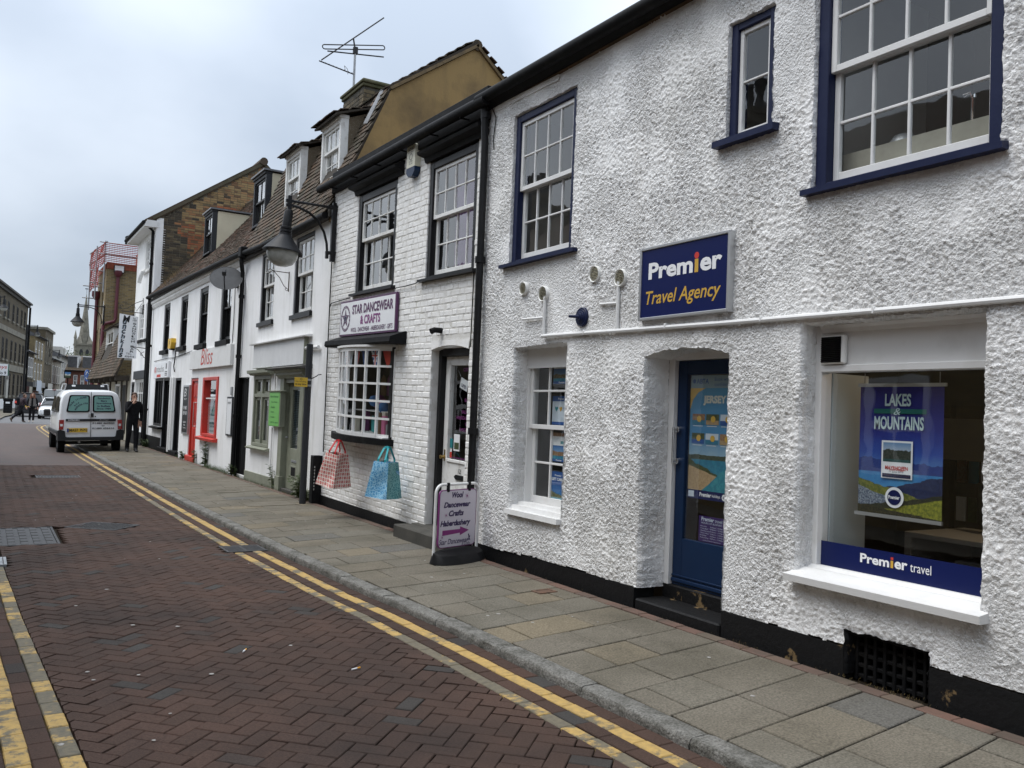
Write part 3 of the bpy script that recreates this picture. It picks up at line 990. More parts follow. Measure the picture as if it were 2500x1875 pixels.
# kerb
kerb = bpy.data.objects.new('kerb', None); COL.objects.link(kerb); tags(kerb, kind='structure')
y = -7.5
rg = random.Random(8)
KPROF = [(.0, -.12), (.0, .015), (.003, .034), (.007, .046), (.014, .053), (.028, .056), (.085, .0575), (.127, .058), (.127, -.12)]
while y < 54.0:
    L = rg.choice([.62, .78, .9, .9, 1.05, 1.2])
    L = min(L, 54.6 - y)
    n = max(4, int(L / .055)) if 2 < y < 14 else 3
    m = MB()
    vs, fs = [], []
    dx, dz = rg.uniform(-.006, .006), rg.uniform(-.004, .004)
    for k in range(n + 1):
        yy = y + .004 + (L - .008) * k / n
        end = .006 if k in (0, n) else 0.0
        for t, (px, pz) in enumerate(KPROF):
            jx = rg.uniform(-.0045, .0045) if t in (1, 2, 3) else rg.uniform(-.001, .001)
            jz = rg.uniform(-.0022, .0022) if 1 < t < 7 else 0
            vs.append((xk(yy) + px + dx + jx + (end if t < 5 else 0), yy, pz + dz + jz - (end if 1 < t < 8 else 0)))
    P_ = len(KPROF)
    for k in range(n):
        for t in range(P_ - 1):
            fs.append((k * P_ + t, k * P_ + t + 1, (k + 1) * P_ + t + 1, (k + 1) * P_ + t))
    fs += [tuple(range(P_)), tuple(n * P_ + t for t in range(P_ - 1, -1, -1))]
    m.add(vs, fs)
    m.build('kerb_stone', M_KERB, kerb, smooth=True)
    y += L

# pavement
pm = MB()
ys = [-8 + i * 1.5 for i in range(43)]
for y0, y1 in zip(ys, ys[1:]):
    pm.poly([(xk(y0) + .05, y0, .018), (4.9, y0, .055), (4.9, y1, .055), (xk(y1) + .05, y1, .018)])
pavement = pm.build('pavement', M_JOINT, None, kind='structure')
sheet('side_pavement', [[(xk(53.5) + .1, 50.0, .05), (40, 56, .05), (40, 46, .06), (4.9, 46, .06)]], M_SLAB)
PC = [(3.50, 4.27, 13.28, 13.90), (3.54, 3.90, 15.38, 15.72), (4.18, 4.37, 6.30, 6.44), (2.80, 3.6, 22.08, 22.42)]
rg = random.Random(21)
sl = []
k = 0
PITCH, SK = .3965, .128
y = -6.0
while y < 53:
    x0 = xk(y) + .131
    x1 = 4.475
    first = (.20, .42, .31, .6)[k % 4] * rg.uniform(.85, 1.1)
    x = x0
    w = first
    while x < x1 - .05:
        e = min(x + w, x1)
        if x1 - e < .13: e = x1
        cx_ = (x + e) / 2
        cy_ = y + PITCH / 2 + SK * (cx_ - 3.1)
        if True:
            slope = .04 / (4.65 - xk(cy_))
            M = Matrix.Translation((cx_, cy_, zp(cx_, cy_) + rg.uniform(-.0025, .0025))) @ Matrix(((1, 0, 0, 0), (SK, 1, 0, 0), (slope, 0, 1, 0), (0, 0, 0, 1))) @ Matrix.Rotation(rg.uniform(-.006, .006), 4, 'X') @ Matrix.Rotation(rg.uniform(-.006, .006), 4, 'Y')
            sl.append((M, round((e - x - .013) / .01) * .01 + .002, PITCH - .0125, .03, .005, M_SLAB))
        x = e
        w = .6 if rg.random() < .6 else .4
    y += PITCH
    k += 1
# slabs carry the skew of the courses in their own geometry
_sk = {}
nsl, far_slabs = 0, MB()
for M, w, h, d, c, mat in sorted(sl, key=lambda p: -seen_size(p[0].translation)):
    key = (round(w, 3), round(h, 3))
    if key not in _sk:
        v, f = piece_verts(w, h, d, c)
        me = bpy.data.meshes.new('slab')
        me.from_pydata([(a, b + SK * a, q) for a, b, q in v], [], f)
        me.materials.append(mat)
        _sk[key] = me
    T = Matrix.Translation(M.translation) @ Matrix.Rotation(-math.atan(.022), 4, 'Y') @ Matrix.Rotation(rg.uniform(-.005, .005), 4, 'X') @ Matrix.Rotation(rg.uniform(-.005, .005), 4, 'Y')
    nsl += 1
    if nsl <= 300:
        o = bpy.data.objects.new('slab', _sk[key])
        o.matrix_basis = T
        put(o, pavement)
    else:
        v, f = piece_verts(w, h, d, c)
        far_slabs.add([tuple(T @ Vector((p_, q_ + SK * p_, r_))) for p_, q_, r_ in v], f, 0, rg.random() or .4)
far_slabs.build('far_slabs', M_SLAB, pavement, kind='stuff')
# brick edging against the walls
eb = []
y = 0.6
while y < 31:
    if not (8.45 < y < 9.75):
        eb.append((rotz_m((4.535 + rg.uniform(-.003, .003), y + .108, zp(4.535, y) + rg.uniform(-.003, .002)), math.pi / 2 + rg.uniform(-.02, .02), (rg.uniform(-.01, .01), 0)), .208, .098, .03, .005, M_EDGEB))
    y += .216
field(pavement, 'edging_brick', eb, 120, 'edging_bricks')

# covers let into the road and pavement
def cover(name, label, a0, a1, b0, b1, z, F=None, kind='ridge', mat=None):
    t = thing(name, label, 'manhole cover' if kind != 'slot' else 'drain grate', ((a0 + a1) / 2, (b0 + b1) / 2, z))
    F = F or Frame((0, 0, z), (1, 0, 0), (0, 1, 0))
    mat = mat or M_IRON
    w = .028
    m = MB(F)
    m.box(a0, a0 + w, b0, b1, -.03, .002, .003); m.box(a1 - w, a1, b0, b1, -.03, .002, .003)
    m.box(a0 + w, a1 - w, b0, b0 + w, -.03, .002, .003); m.box(a0 + w, a1 - w, b1 - w, b1, -.03, .002, .003)
    m.build('rim', mat, t)
    i0, i1, j0, j1 = a0 + w + .004, a1 - w - .004, b0 + w + .004, b1 - w - .004
    m = MB(F)
    if kind == 'slot':
        m.box(i0, i1, j0, j1, -.07, -.05)
        n = int((j1 - j0) / .045)
        for q in range(n):
            y_ = j0 + (j1 - j0) * (q + .25) / n
            m.box(i0, i1, y_, y_ + .024, -.03, .001, .003)
        m.box((i0 + i1) / 2 - .012, (i0 + i1) / 2 + .012, j0, j1, -.03, -.001)
    elif kind == 'ridge':
        mid = (j0 + j1) / 2
        for (p, q) in ((j0, mid - .004), (mid + .004, j1)):
            m.box(i0, i1, p, q, -.03, -.006)
            n = int((i1 - i0) / .12)
            for u in range(n):
                x_ = i0 + (i1 - i0) * (u + .2) / n
                for v_ in range(3):
                    yy = p + (q - p) * (v_ + .08) / 3
                    m.box(x_, x_ + (i1 - i0) * .6 / n, yy, yy + (q - p) * .28, -.006, .0015, .003)
    elif kind == 'check':
        m.box(i0, i1, j0, j1, -.03, -.006)
        n = max(3, int((i1 - i0) / .055)); n2 = max(3, int((j1 - j0) / .055))
        for u in range(n):
            for v_ in range(n2):
                x_, y_ = i0 + (i1 - i0) * (u + .5) / n, j0 + (j1 - j0) * (v_ + .5) / n2
                e, g = ((i1 - i0) * .36 / n, (j1 - j0) * .22 / n2) if (u + v_) % 2 else ((i1 - i0) * .22 / n, (j1 - j0) * .36 / n2)
                m.box(x_ - e, x_ + e, y_ - g, y_ + g, -.006, .001, .002)
    else:
        m.box(i0, i1, j0, j1, -.03, -.001, .003)
    m.build('grate' if kind == 'slot' else 'lid', mat, t)
    return t


cover('manhole_cover', 'large grey ridged iron cover in two halves at the left edge of the brick road', -.62, .81, 10.77, 12.2, 0.002)
_u = Vector((DIAM[3][0] - DIAM[0][0], DIAM[3][1] - DIAM[0][1], 0)); _v = Vector((DIAM[1][0] - DIAM[0][0], DIAM[1][1] - DIAM[0][1], 0))
cover('manhole_cover', 'diagonal diamond-patterned iron cover set askew in the middle of the road', 0, _u.length, 0, _v.length - .02, 0, Frame((DIAM[0][0], DIAM[0][1], .003), _u, Vector((-_u.y, _u.x, 0))), 'check')
cover('manhole_cover', 'small rectangular cover in the road closest to the white van', .97, 1.77, 19.48, 20.09, 0.002, None, 'check')
cover('drain_grate', 'black slotted drain grate against the kerb breaking the yellow lines', 2.35, 2.79, 9.70, 10.12, 0.003, None, 'slot')
cover('drain_grate', 'pale slotted drain grate at the end of the left-hand yellow lines', -.1, .275, 9.6, 10.03, 0.003, None, 'slot', M_STEEL)
for (a, b, c, d), lb, mt in ((PC[0], 'slab-filled square inspection cover in the pavement before the grey post', M_SLAB), (PC[1], 'small square inspection cover in the pavement near the sage green door', M_SLAB),
                             (PC[2], 'tiny brown rusted stop-tap cover in the pavement by the black plinth', mk('rusty_iron', (0.12, 0.06, 0.035), .8, (0.07, 0.045, 0.03), 20)),
                             (PC[3], 'wide pavement cover near the kerb just in front of the parked van', M_SLAB)):
    cover('pavement_cover', lb, a, b, c, d, zp((a + b) / 2, (c + d) / 2) + .004, Frame((0, 0, zp((a + b) / 2, (c + d) / 2) + .006 - .022 * (a + b) / 2), (1, 0, .022), (0, 1, 0)), 'plain', mt)

# litter: cigarette ends and flattened chewing gum
rg = random.Random(31)
for (x, y_, lb, an) in ((2.055, 5.126, 'white cigarette end with an orange tip lying on the pavers right of centre', .3), (1.542, 5.783, 'curled white cigarette end lying near the middle of the brick road', 1.0)):
    c = thing('cigarette_end', lb, 'litter', (x, y_, .004), an)
    MB().tube([(-.03, 0, .006), (.012, 0, .006)], .0048, 8).build('paper_tube', M_WHITEP, c)
    MB().tube([(.0125, 0, .006), (.036, 0, .006)], .005, 8).build('filter_tip', M_ORANGE, c)
m = MB()
spots = [(.609, 5.703), (1.249, 5.381), (.910, 4.784), (.393, 4.561), (.695, 7.536), (1.304, 9.566)] + [(rg.uniform(.6, 2.5), rg.uniform(4.2, 16)) for _ in range(18)] + \
        [(xk(y_) + rg.uniform(.3, 1.3), y_) for y_ in [rg.uniform(3, 16) for _ in range(26)]]
for x, y_ in spots:
    z = .0045 if x < xk(y_) else zp(x, y_) + .003
    r_ = rg.uniform(.007, .016)
    n = 9
    ring = [(x + r_ * math.cos(q * 2 * math.pi / n) * rg.uniform(.8, 1.3), y_ + r_ * math.sin(q * 2 * math.pi / n) * rg.uniform(.8, 1.3), z) for q in range(n)]
    m.add(ring + [(x, y_, z + .003)], [(q, (q + 1) % n, n) for q in range(n)])
m.build('chewing_gum', mk('old_gum', (0.30, 0.29, 0.27), .8), None, kind='stuff')

# ------------------------------------------------------------------ the roughcast shop (travel agency)
agency = thing('shop_building', 'long white roughcast shop with navy upstairs windows, housing the travel agency', 'building', (4.65, 4, .1))
nrng = np.random.RandomState(4)


def vnoise(A, B, scale, seed):
    g = np.random.RandomState(seed).rand(400, 400)
    x, y = A / scale + 151.3, B / scale + 77.7
    i, j = np.floor(x).astype(int), np.floor(y).astype(int)
    fx, fy = x - i, y - j
    fx, fy = fx * fx * (3 - 2 * fx), fy * fy * (3 - 2 * fy)
    G_ = lambda p, q: g[p % 400, q % 400]
    return (G_(i, j) * (1 - fx) * (1 - fy) + G_(i + 1, j) * fx * (1 - fy) + G_(i, j + 1) * (1 - fx) * fy + G_(i + 1, j + 1) * fx * fy)


def blobs(A, B, cell, r0, r1, seed):
    rs = np.random.RandomState(seed)
    N = 701
    ox, oy, am, ra = rs.rand(N, N), rs.rand(N, N), rs.rand(N, N), r0 + (r1 - r0) * rs.rand(N, N)
    x, y = A / cell + 3000, B / cell + 3000
    i, j = np.floor(x).astype(int), np.floor(y).astype(int)
    out = np.zeros_like(A)
    for di in (-1, 0, 1):
        for dj in (-1, 0, 1):
            p, q = (i + di) % N, (j + dj) % N
            d2 = ((i + di + ox[p, q] - x) ** 2 + (j + dj + oy[p, q] - y) ** 2) * cell * cell
            h = np.clip(1 - d2 / ra[p, q] ** 2, 0, 1) ** .8 * (.25 + .75 * am[p, q])
            out = np.maximum(out, h)
    return out


def rough_height(A, B):
    """thrown roughcast: lumps over lumps, smoother where it has been patched"""
    A, B = A + (vnoise(A, B, .016, 41) - .5) * .018, B + (vnoise(A, B, .016, 42) - .5) * .018
    k = np.clip((vnoise(A, B, .75, 1) * .6 + vnoise(A, B, .3, 2) * .4 - .12) / .3, .45, 1)
    low = (vnoise(A, B, .9, 3) - .5) * .022 + (vnoise(A, B, .25, 4) - .5) * .006
    h = .0115 * blobs(A, B, .029, .008, .0165, 5) + .008 * blobs(A + .3, B, .018, .006, .0115, 6) + .005 * vnoise(A, B, .012, 8)
    return low + k * h + .004


HOLES = [  # aL, aR, b0, b1, depth, rough reveal
    (-7.83, -6.69, 3.19, 4.765, .05), (-4.725, -4.275, 3.72, 4.612, .055), (-3.915, -2.645, 3.19, 4.80, .06),
    (-7.645, -6.69, .625, 2.312, .20), (-5.575, -4.615, .0, 2.135, .26), (-3.965, -2.705, .655, 2.305, .16), (-3.565, -2.995, .0, .372, .10)]
EAVE = lambda a: 5.03 + (a + 8.35) * -.011


def wob(A, B):
    return (vnoise(A, B, .07, 21) - .5) * .016 + (vnoise(A, B, .021, 22) - .5) * .012


st_ = .0098
acol = np.concatenate([np.arange(-8.36, -1.75, st_), np.arange(-1.75, 3.2, .022)])
bcol = np.arange(.10, 5.02, st_)
A, B = np.meshgrid(acol, bcol, indexing='ij')
H = rough_height(A, B)
bot = np.where(A < -7.35, .211, np.where(A < -5, .236, np.where(A < -3.3, .258, .281))) + vnoise(A, B * 0, .35, 31) * .014 + vnoise(A, B * 0, .05, 32) * .012
ca, cb = (A[:-1, :-1] + A[1:, 1:]) / 2, (B[:-1, :-1] + B[1:, 1:]) / 2
keep = cb > bot[:-1, :-1]
for h in HOLES:
    top = h[3]
    arch = h[2] < .05 and h[3] > 1
    tp = top + (.06 * (1 - ((ca + 5.095) / .48) ** 2) if arch else 0)
    keep &= ~((ca > h[0]) & (ca < h[1]) & (cb > h[2]) & (cb < tp))
# snap the edges of the openings
A2, B2 = A.copy(), B.copy()
used = np.zeros(A.shape, int)
for di in (0, 1):
    for dj in (0, 1):
        used[di:A.shape[0] - 1 + di, dj:A.shape[1] - 1 + dj] += keep
edge = (used > 0) & (used < 4)
for h in HOLES:
    arch = h[2] < .05 and h[3] > 1
    near = edge & (A > h[0] - .02) & (A < h[1] + .02) & (B > h[2] - .02) & (B < h[3] + .09)
    topl = h[3] + (.06 * (1 - np.clip((A + 5.095) / .48, -1, 1) ** 2) if arch else 0)
    dl, dr, dt, db = np.abs(A - h[0]), np.abs(A - h[1]), np.abs(B - topl), np.abs(B - h[2])
    mn = np.minimum(np.minimum(dl, dr), np.minimum(dt, db))
    A2 = np.where(near & (dl == mn), h[0] + wob(A, B), np.where(near & (dr == mn), h[1] + wob(A, B), A2))
    B2 = np.where(near & (dt == mn) & (dl > .012) & (dr > .012), topl + wob(A, B), np.where(near & (db == mn) & (dl > .012) & (dr > .012), h[2] + wob(A, B), B2))
    H = np.where(near, np.minimum(H, .010), H)
    # rounded arrises where the render turns into an opening
    dist = np.maximum(np.maximum(h[0] - A, A - h[1]), np.maximum(h[2] - B, B - topl))
    H = H - np.where((dist > 0) & (dist < .05), .009 * (1 - dist / .05) ** 2, 0) * (0 if h[4] < .1 else 1)
top_e = EAVE(A)
B2 = np.minimum(B2, top_e)
idx = -np.ones(A.shape, int)
idx[used > 0] = np.arange((used > 0).sum())
V = np.stack([4.65 - H[used > 0], -A2[used > 0], B2[used > 0]], 1)
q = np.stack([idx[:-1, :-1], idx[1:, :-1], idx[1:, 1:], idx[:-1, 1:]], -1)[keep]
me = bpy.data.meshes.new('roughcast_wall')
me.vertices.add(len(V)); me.vertices.foreach_set('co', V.astype(np.float32).ravel())
me.loops.add(q.size); me.loops.foreach_set('vertex_index', q.astype(np.int32).ravel())
me.polygons.add(len(q)); me.polygons.foreach_set('loop_start', np.arange(0, q.size, 4, dtype=np.int32))
try: me.polygons.foreach_set('loop_total', np.full(len(q), 4, dtype=np.int32))
except Exception: pass
me.update(calc_edges=True); me.validate()
me.polygons.foreach_set('use_smooth', np.ones(len(q), bool))
me.materials.append(M_ROUGH)
put(bpy.data.objects.new('roughcast_wall', me), agency)
me = None


def reveal(h, name, mat, lo=None, rough=1.0, bottom=False, st=.014):
    """inner faces of an opening, the render carried round the corner"""
    aL, aR, b0, b1, dep = h[:5]
    arch = b0 < .05 and b1 > 1
    lo = b0 if lo is None else lo
    path = [(aL, b) for b in np.arange(lo, b1, st)]
    nn = int((aR - aL) / st)
    for k in range(nn + 1):
        a = aL + (aR - aL) * k / nn
        path.append((a, b1 + (.06 * (1 - ((a + 5.095) / .48) ** 2) if arch else 0)))
    path += [(aR, b) for b in np.arange(b1, lo, -st)]
    if bottom:
        path += [(aR - (aR - aL) * k / nn, b0) for k in range(nn + 1)]
    pa = np.array(path)
    nd = max(2, int(dep / st) + 1)
    PA, D = np.meshgrid(np.arange(len(pa)), np.linspace(0, 1, nd), indexing='ij')
    a, b = pa[:, 0][:, None] + 0 * D, pa[:, 1][:, None] + 0 * D
    s_ = np.arange(len(pa))[:, None] * st + 0 * D
    hh = (rough_height(s_ + 13.0, D * dep + b0) + .002) * rough * np.clip(D * 8, 0, 1)
    na = np.where(np.abs(a - aL) < 1e-6, 1.0, np.where(np.abs(a - aR) < 1e-6, -1.0, 0))
    nb = np.where(na == 0, np.where(b > (b0 + b1) / 2, -1.0, 1.0), 0)
    w = wob(a, b) * (1 - D)
    aa, bb = a + na * hh + np.where(na != 0, w, 0), b + nb * hh + np.where(na == 0, w, 0)
    cc = .010 - D * (dep + .01)
    V = [(4.65 - c_, -x_, y_) for x_, y_, c_ in zip(aa.ravel(), bb.ravel(), cc.ravel())]
    Q = [(i * nd + j, (i + 1) * nd + j, (i + 1) * nd + j + 1, i * nd + j + 1) for i in range(len(pa) - 1) for j in range(nd - 1)]
    m2 = bpy.data.meshes.new(name)
    m2.from_pydata(V, [], Q); m2.materials.append(mat)
    m2.polygons.foreach_set('use_smooth', [True] * len(Q))
    return put(bpy.data.objects.new(name, m2), agency)


for k_, h in enumerate(HOLES):
    reveal(h, 'reveal', M_ROUGH if k_ != 6 else M_PLINTH, lo=.245 if h[2] < .05 and h[3] > 1 else (.1 if k_ == 6 else None), bottom=k_ < 4 and k_ != 4, rough=1.0 if k_ > 2 else .4)

# plinth, roof, gutter
segs = [(-8.36, -7.35, .215, .006), (-7.35, -5.60, .24, .012), (-4.61, -3.565, .262, .010), (-2.995, 3.2, .285, .012)]
for a0, a1, tp, c in segs:
    pl = MB(FW)
    n = max(2, int((a1 - a0) / .12))
    for k in range(n):
        x0, x1 = a0 + (a1 - a0) * k / n, a0 + (a1 - a0) * (k + 1) / n
        j0, j1 = .003 * math.sin(x0 * 5.1), .003 * math.sin(x1 * 5.1)
        pl.poly([(x0, .03, c + j0), (x1, .03, c + j1), (x1, tp, c + j1), (x0, tp, c + j0)])
        pl.poly([(x0, tp, c + j0), (x1, tp, c + j1), (x1, tp, -.05), (x0, tp, -.05)])
    pl.poly([(a1, .03, c), (a1, .03, -.2), (a1, tp, -.2), (a1, tp, c)]); pl.poly([(a0, .03, c), (a0, tp, c), (a0, tp, -.2), (a0, .03, -.2)])
    pl.build('plinth', M_PLINTH, agency)
MB(FW).prism_a([(4.98, .05), (5.02, .12), (5.07, .12), (5.10, .0), (4.98, -.02)], -8.36, 3.2).build('eaves_board', M_BLACKM, agency)
m = MB(FW)
m.tube([(-8.40, 5.072, .15), (-6.2, 5.045, .15), (-4, 5.02, .15), (3.2, 4.95, .15)], .058, 12)
m.build('gutter', M_BLACKM, agency, smooth=True)
MB(FW).prism([(-8.36, 4.99), (-7.0, 4.955), (-7.0, 4.90), (-8.36, 4.93)], 0, .022).build('eaves_fillet', M_ROUGH, agency)
rf = Frame((4.58, -3.2, 5.05), (0, 1, 0), (math.cos(math.radians(34)), 0, math.sin(math.radians(34))))
MB(Frame((4.58, 8.36, 5.06), (0, -1, 0), (math.cos(math.radians(32)), 0, math.sin(math.radians(32))))).box(0, 11.5, 0, 3.6, -.12, 0).build('roof', M_TILE, agency)
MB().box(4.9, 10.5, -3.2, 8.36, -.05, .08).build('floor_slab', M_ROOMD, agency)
MB().add([(10.6, -3.2, .1), (10.6, 8.36, .1), (10.6, 8.36, 5), (10.6, -3.2, 5)], [(0, 1, 2, 3)]).build('back_wall', M_RENDER2, agency)
MB().add([(4.655, -3.2, .1), (10.6, -3.2, .1), (10.6, -3.2, 5), (7.6, -3.2, 7), (4.655, -3.2, 5)], [(0, 1, 2, 3, 4)]).build('end_wall', M_RENDER2, agency)
pipe(agency, FW, [(-8.335, 5.03, .10), (-8.335, 4.6, .075), (-8.335, 3.0, .075), (-8.335, .14, .075)], .042, M_BLACK, 'downpipe', 12, [(-8.335, 3.30, .075), (-8.335, 1.42, .075), (-8.335, 4.9, .078)])
MB(FW).tube([(-8.27, 5.0, .05), (-8.19, 4.85, .03), (-8.23, 4.6, .03), (-8.2, 4.5, .035)], .006, 6).build('cable', M_RUBBER, agency)

# upstairs windows
NAVYSILL = lambda ext, h, pr: (M_NAVY, ext, h, pr)
sash(agency, FW, -7.82, -6.70, 3.20, 4.76, 4, 2, 2, 3.975, .018, .075, M_NAVY, M_WGLOSS, .04, .018, NAVYSILL(.12, .045, .07), M_ROOMP, 1.6)
sash(agency, FW, -3.91, -2.65, 3.20, 4.79, 4, 2, 2, 3.985, .020, .085, M_NAVY, M_WGLOSS, .042, .020, NAVYSILL(.045, .05, .075), M_ROOM, 2.2)
w2 = MB(FW)
c = -.020
w2.box(-4.718, -4.655, 3.73, 4.605, c - .12, c, .004); w2.box(-4.345, -4.285, 3.73, 4.605, c - .12, c, .004)
w2.box(-4.655, -4.345, 4.55, 4.605, c - .12, c - .002, .004); w2.box(-4.655, -4.345, 3.73, 3.755, c - .12, c - .002, .004)
w2 = w2.build('window', M_NAVY, agency)
leafgrid(FW, w2, 'casement', -4.655, -4.345, 3.755, 4.55, c - .025, 1, 2, .034, .034, .016, M_WGLOSS)
MB(FW).prism_a([(3.675, -.02), (3.675, .075), (3.722, .075), (3.738, -.05), (3.738, -.07)], -4.80, -4.21).build('sill', M_NAVY, w2)
room(w2, FW, -5.0, -4.1, 3.3, 4.9, c - .13, -1.5, M_ROOMP)
# tap, kettle and worktop inside the large window
win3 = [o for o in agency.children if o.name.startswith('window')][1]
MB(FW).box(-4.1, -2.5, 3.30, 3.335, -.75, -.24, .004).build('worktop', M_WGLOSS, win3)
MB(FW).box(-4.1, -2.5, 3.10, 3.46, -.235, -.23, .001).build('worktop_upstand', mk('grey_cream_board', (0.40, 0.38, 0.31), .7, (.30, .285, .23), 4), win3)
MB(FW).tube([(-2.98, 3.46, -.27), (-2.98, 3.60, -.27), (-2.99, 3.635, -.255), (-3.02, 3.62, -.235)], .011, 8).lathe([(.018, -.01), (.018, .01)], 10, (-2.975, 3.615, -.28), 'b').build('tap', M_CHROME, win3, smooth=True)
MB(FW).lathe([(.001, 0), (.095, .002), (.10, .02), (.09, .16), (.06, .20), (.02, .215), (.001, .22)], 20, (-3.52, 3.34, -.40), 'b').build('kettle', M_STEEL, win3, smooth=True)

# ground-floor sash with its posters
sash(agency, FW, -7.66, -6.60, .70, 2.305, 3, 2, 2, 1.505, .16, .05, M_WGLOSS, M_WGLOSS, .05, .022, None, M_ROOM, 1.6)
winl = [o for o in agency.children if o.name.startswith('window')][3]
MB(FW).prism_a([(.70, -.17), (.735, -.165), (.735, -.10), (.70, -.09), (.705, -.03), (.66, -.02), (.665, .06), (.615, .065), (.615, -.2)], -7.64, -6.69).build('sill', M_WGLOSS, winl)
MB(FW).box(-7.64, -6.69, 2.10, 2.305, -.158, -.15, .002).build('head_board', M_WGLOSS, winl)
mk('print_sky', (0.06, 0.18, 0.38), .4); mk('print_blue', (0.015, 0.075, 0.26), .4); mk('print_sea', (0.025, 0.15, 0.24), .4); mk('print_sand', (0.36, 0.26, 0.15), .4, (.26, .17, .09), 30)
mk('print_land', (0.035, 0.055, 0.022), .4, (.08, .09, .04), 40); mk('print_terracotta', (0.24, 0.10, 0.04), .4, (.30, .22, .14), 45); mk('print_pale', (0.50, 0.56, 0.62), .4); mk('print_teal', (0.02, 0.20, 0.22), .4)
PR = lambda n: MATS['print_' + n]


def landscape(name, z0, z1, yc, stops, layers):
    """a printed view: a sky and, before it, ridge after ridge (height, roughness, frequency, slope, two colours, grain)"""
    s = Nodes(name)
    sp = s.n('ShaderNodeSeparateXYZ', {0: s.pos()})
    z = s.n('ShaderNodeMapRange', {0: sp.outputs['Z'], 1: z0, 2: z1, 3: 0.0, 4: 1.0}, clamp=False).outputs[0]
    y = s.math('SUBTRACT', sp.outputs['Y'], yc)
    c = s.ramp(s.math('ADD', z, s.math('MULTIPLY', s.math('SUBTRACT', s.noise(11.0, 5.0), .5), .16)), stops)
    for k, (h, amp, fr, sl, ca, cb, ts) in enumerate(layers):
        v = s.n('ShaderNodeCombineXYZ', {0: s.math('MULTIPLY', y, fr), 1: k * 7.3, 2: 0.0}).outputs[0]
        lim = s.math('ADD', s.math('ADD', h, s.math('MULTIPLY', y, sl)), s.math('MULTIPLY', s.math('SUBTRACT', s.noise(1.0, 6.0, .6, v), .5), amp))
        c = s.mix(s.math('LESS_THAN', z, lim), c, s.mix(s.step(s.noise(ts, 5.0, .7), .40, .62), ca, cb))
    s.bsdf(Base_Color=c, Roughness=.45)
    MATS[name] = s.m
    return s.m


def fade(name, z0, z1, stops):
    s = Nodes(name)
    z = s.n('ShaderNodeSeparateXYZ', {0: s.pos()}).outputs['Z']
    z = s.math('ADD', z, s.math('MULTIPLY', s.math('SUBTRACT', s.noise(9.0), .5), .10))
    s.bsdf(Base_Color=s.ramp(s.step(z, z0, z1), stops), Roughness=.45)
    return s.m


def hills(parent, F, a0, a1, b0, b1, c, mat, seed, n=40, name='printed_picture'):
    r2 = random.Random(seed)
    pts = [(a0, b0)] + [(a1, b0)]
    ph = r2.uniform(0, 6)
    top = [(a1 + (a0 - a1) * k / n, b0 + (b1 - b0) * (.6 + .15 * math.sin(ph + k * .2) + .20 * mnoise.noise(Vector((seed * 3.1, k * .22, 0))) + .07 * mnoise.noise(Vector((seed * 3.1, k * .7, 4))))) for k in range(n + 1)]
    return flat(parent, F, name, pts + top, c, mat)


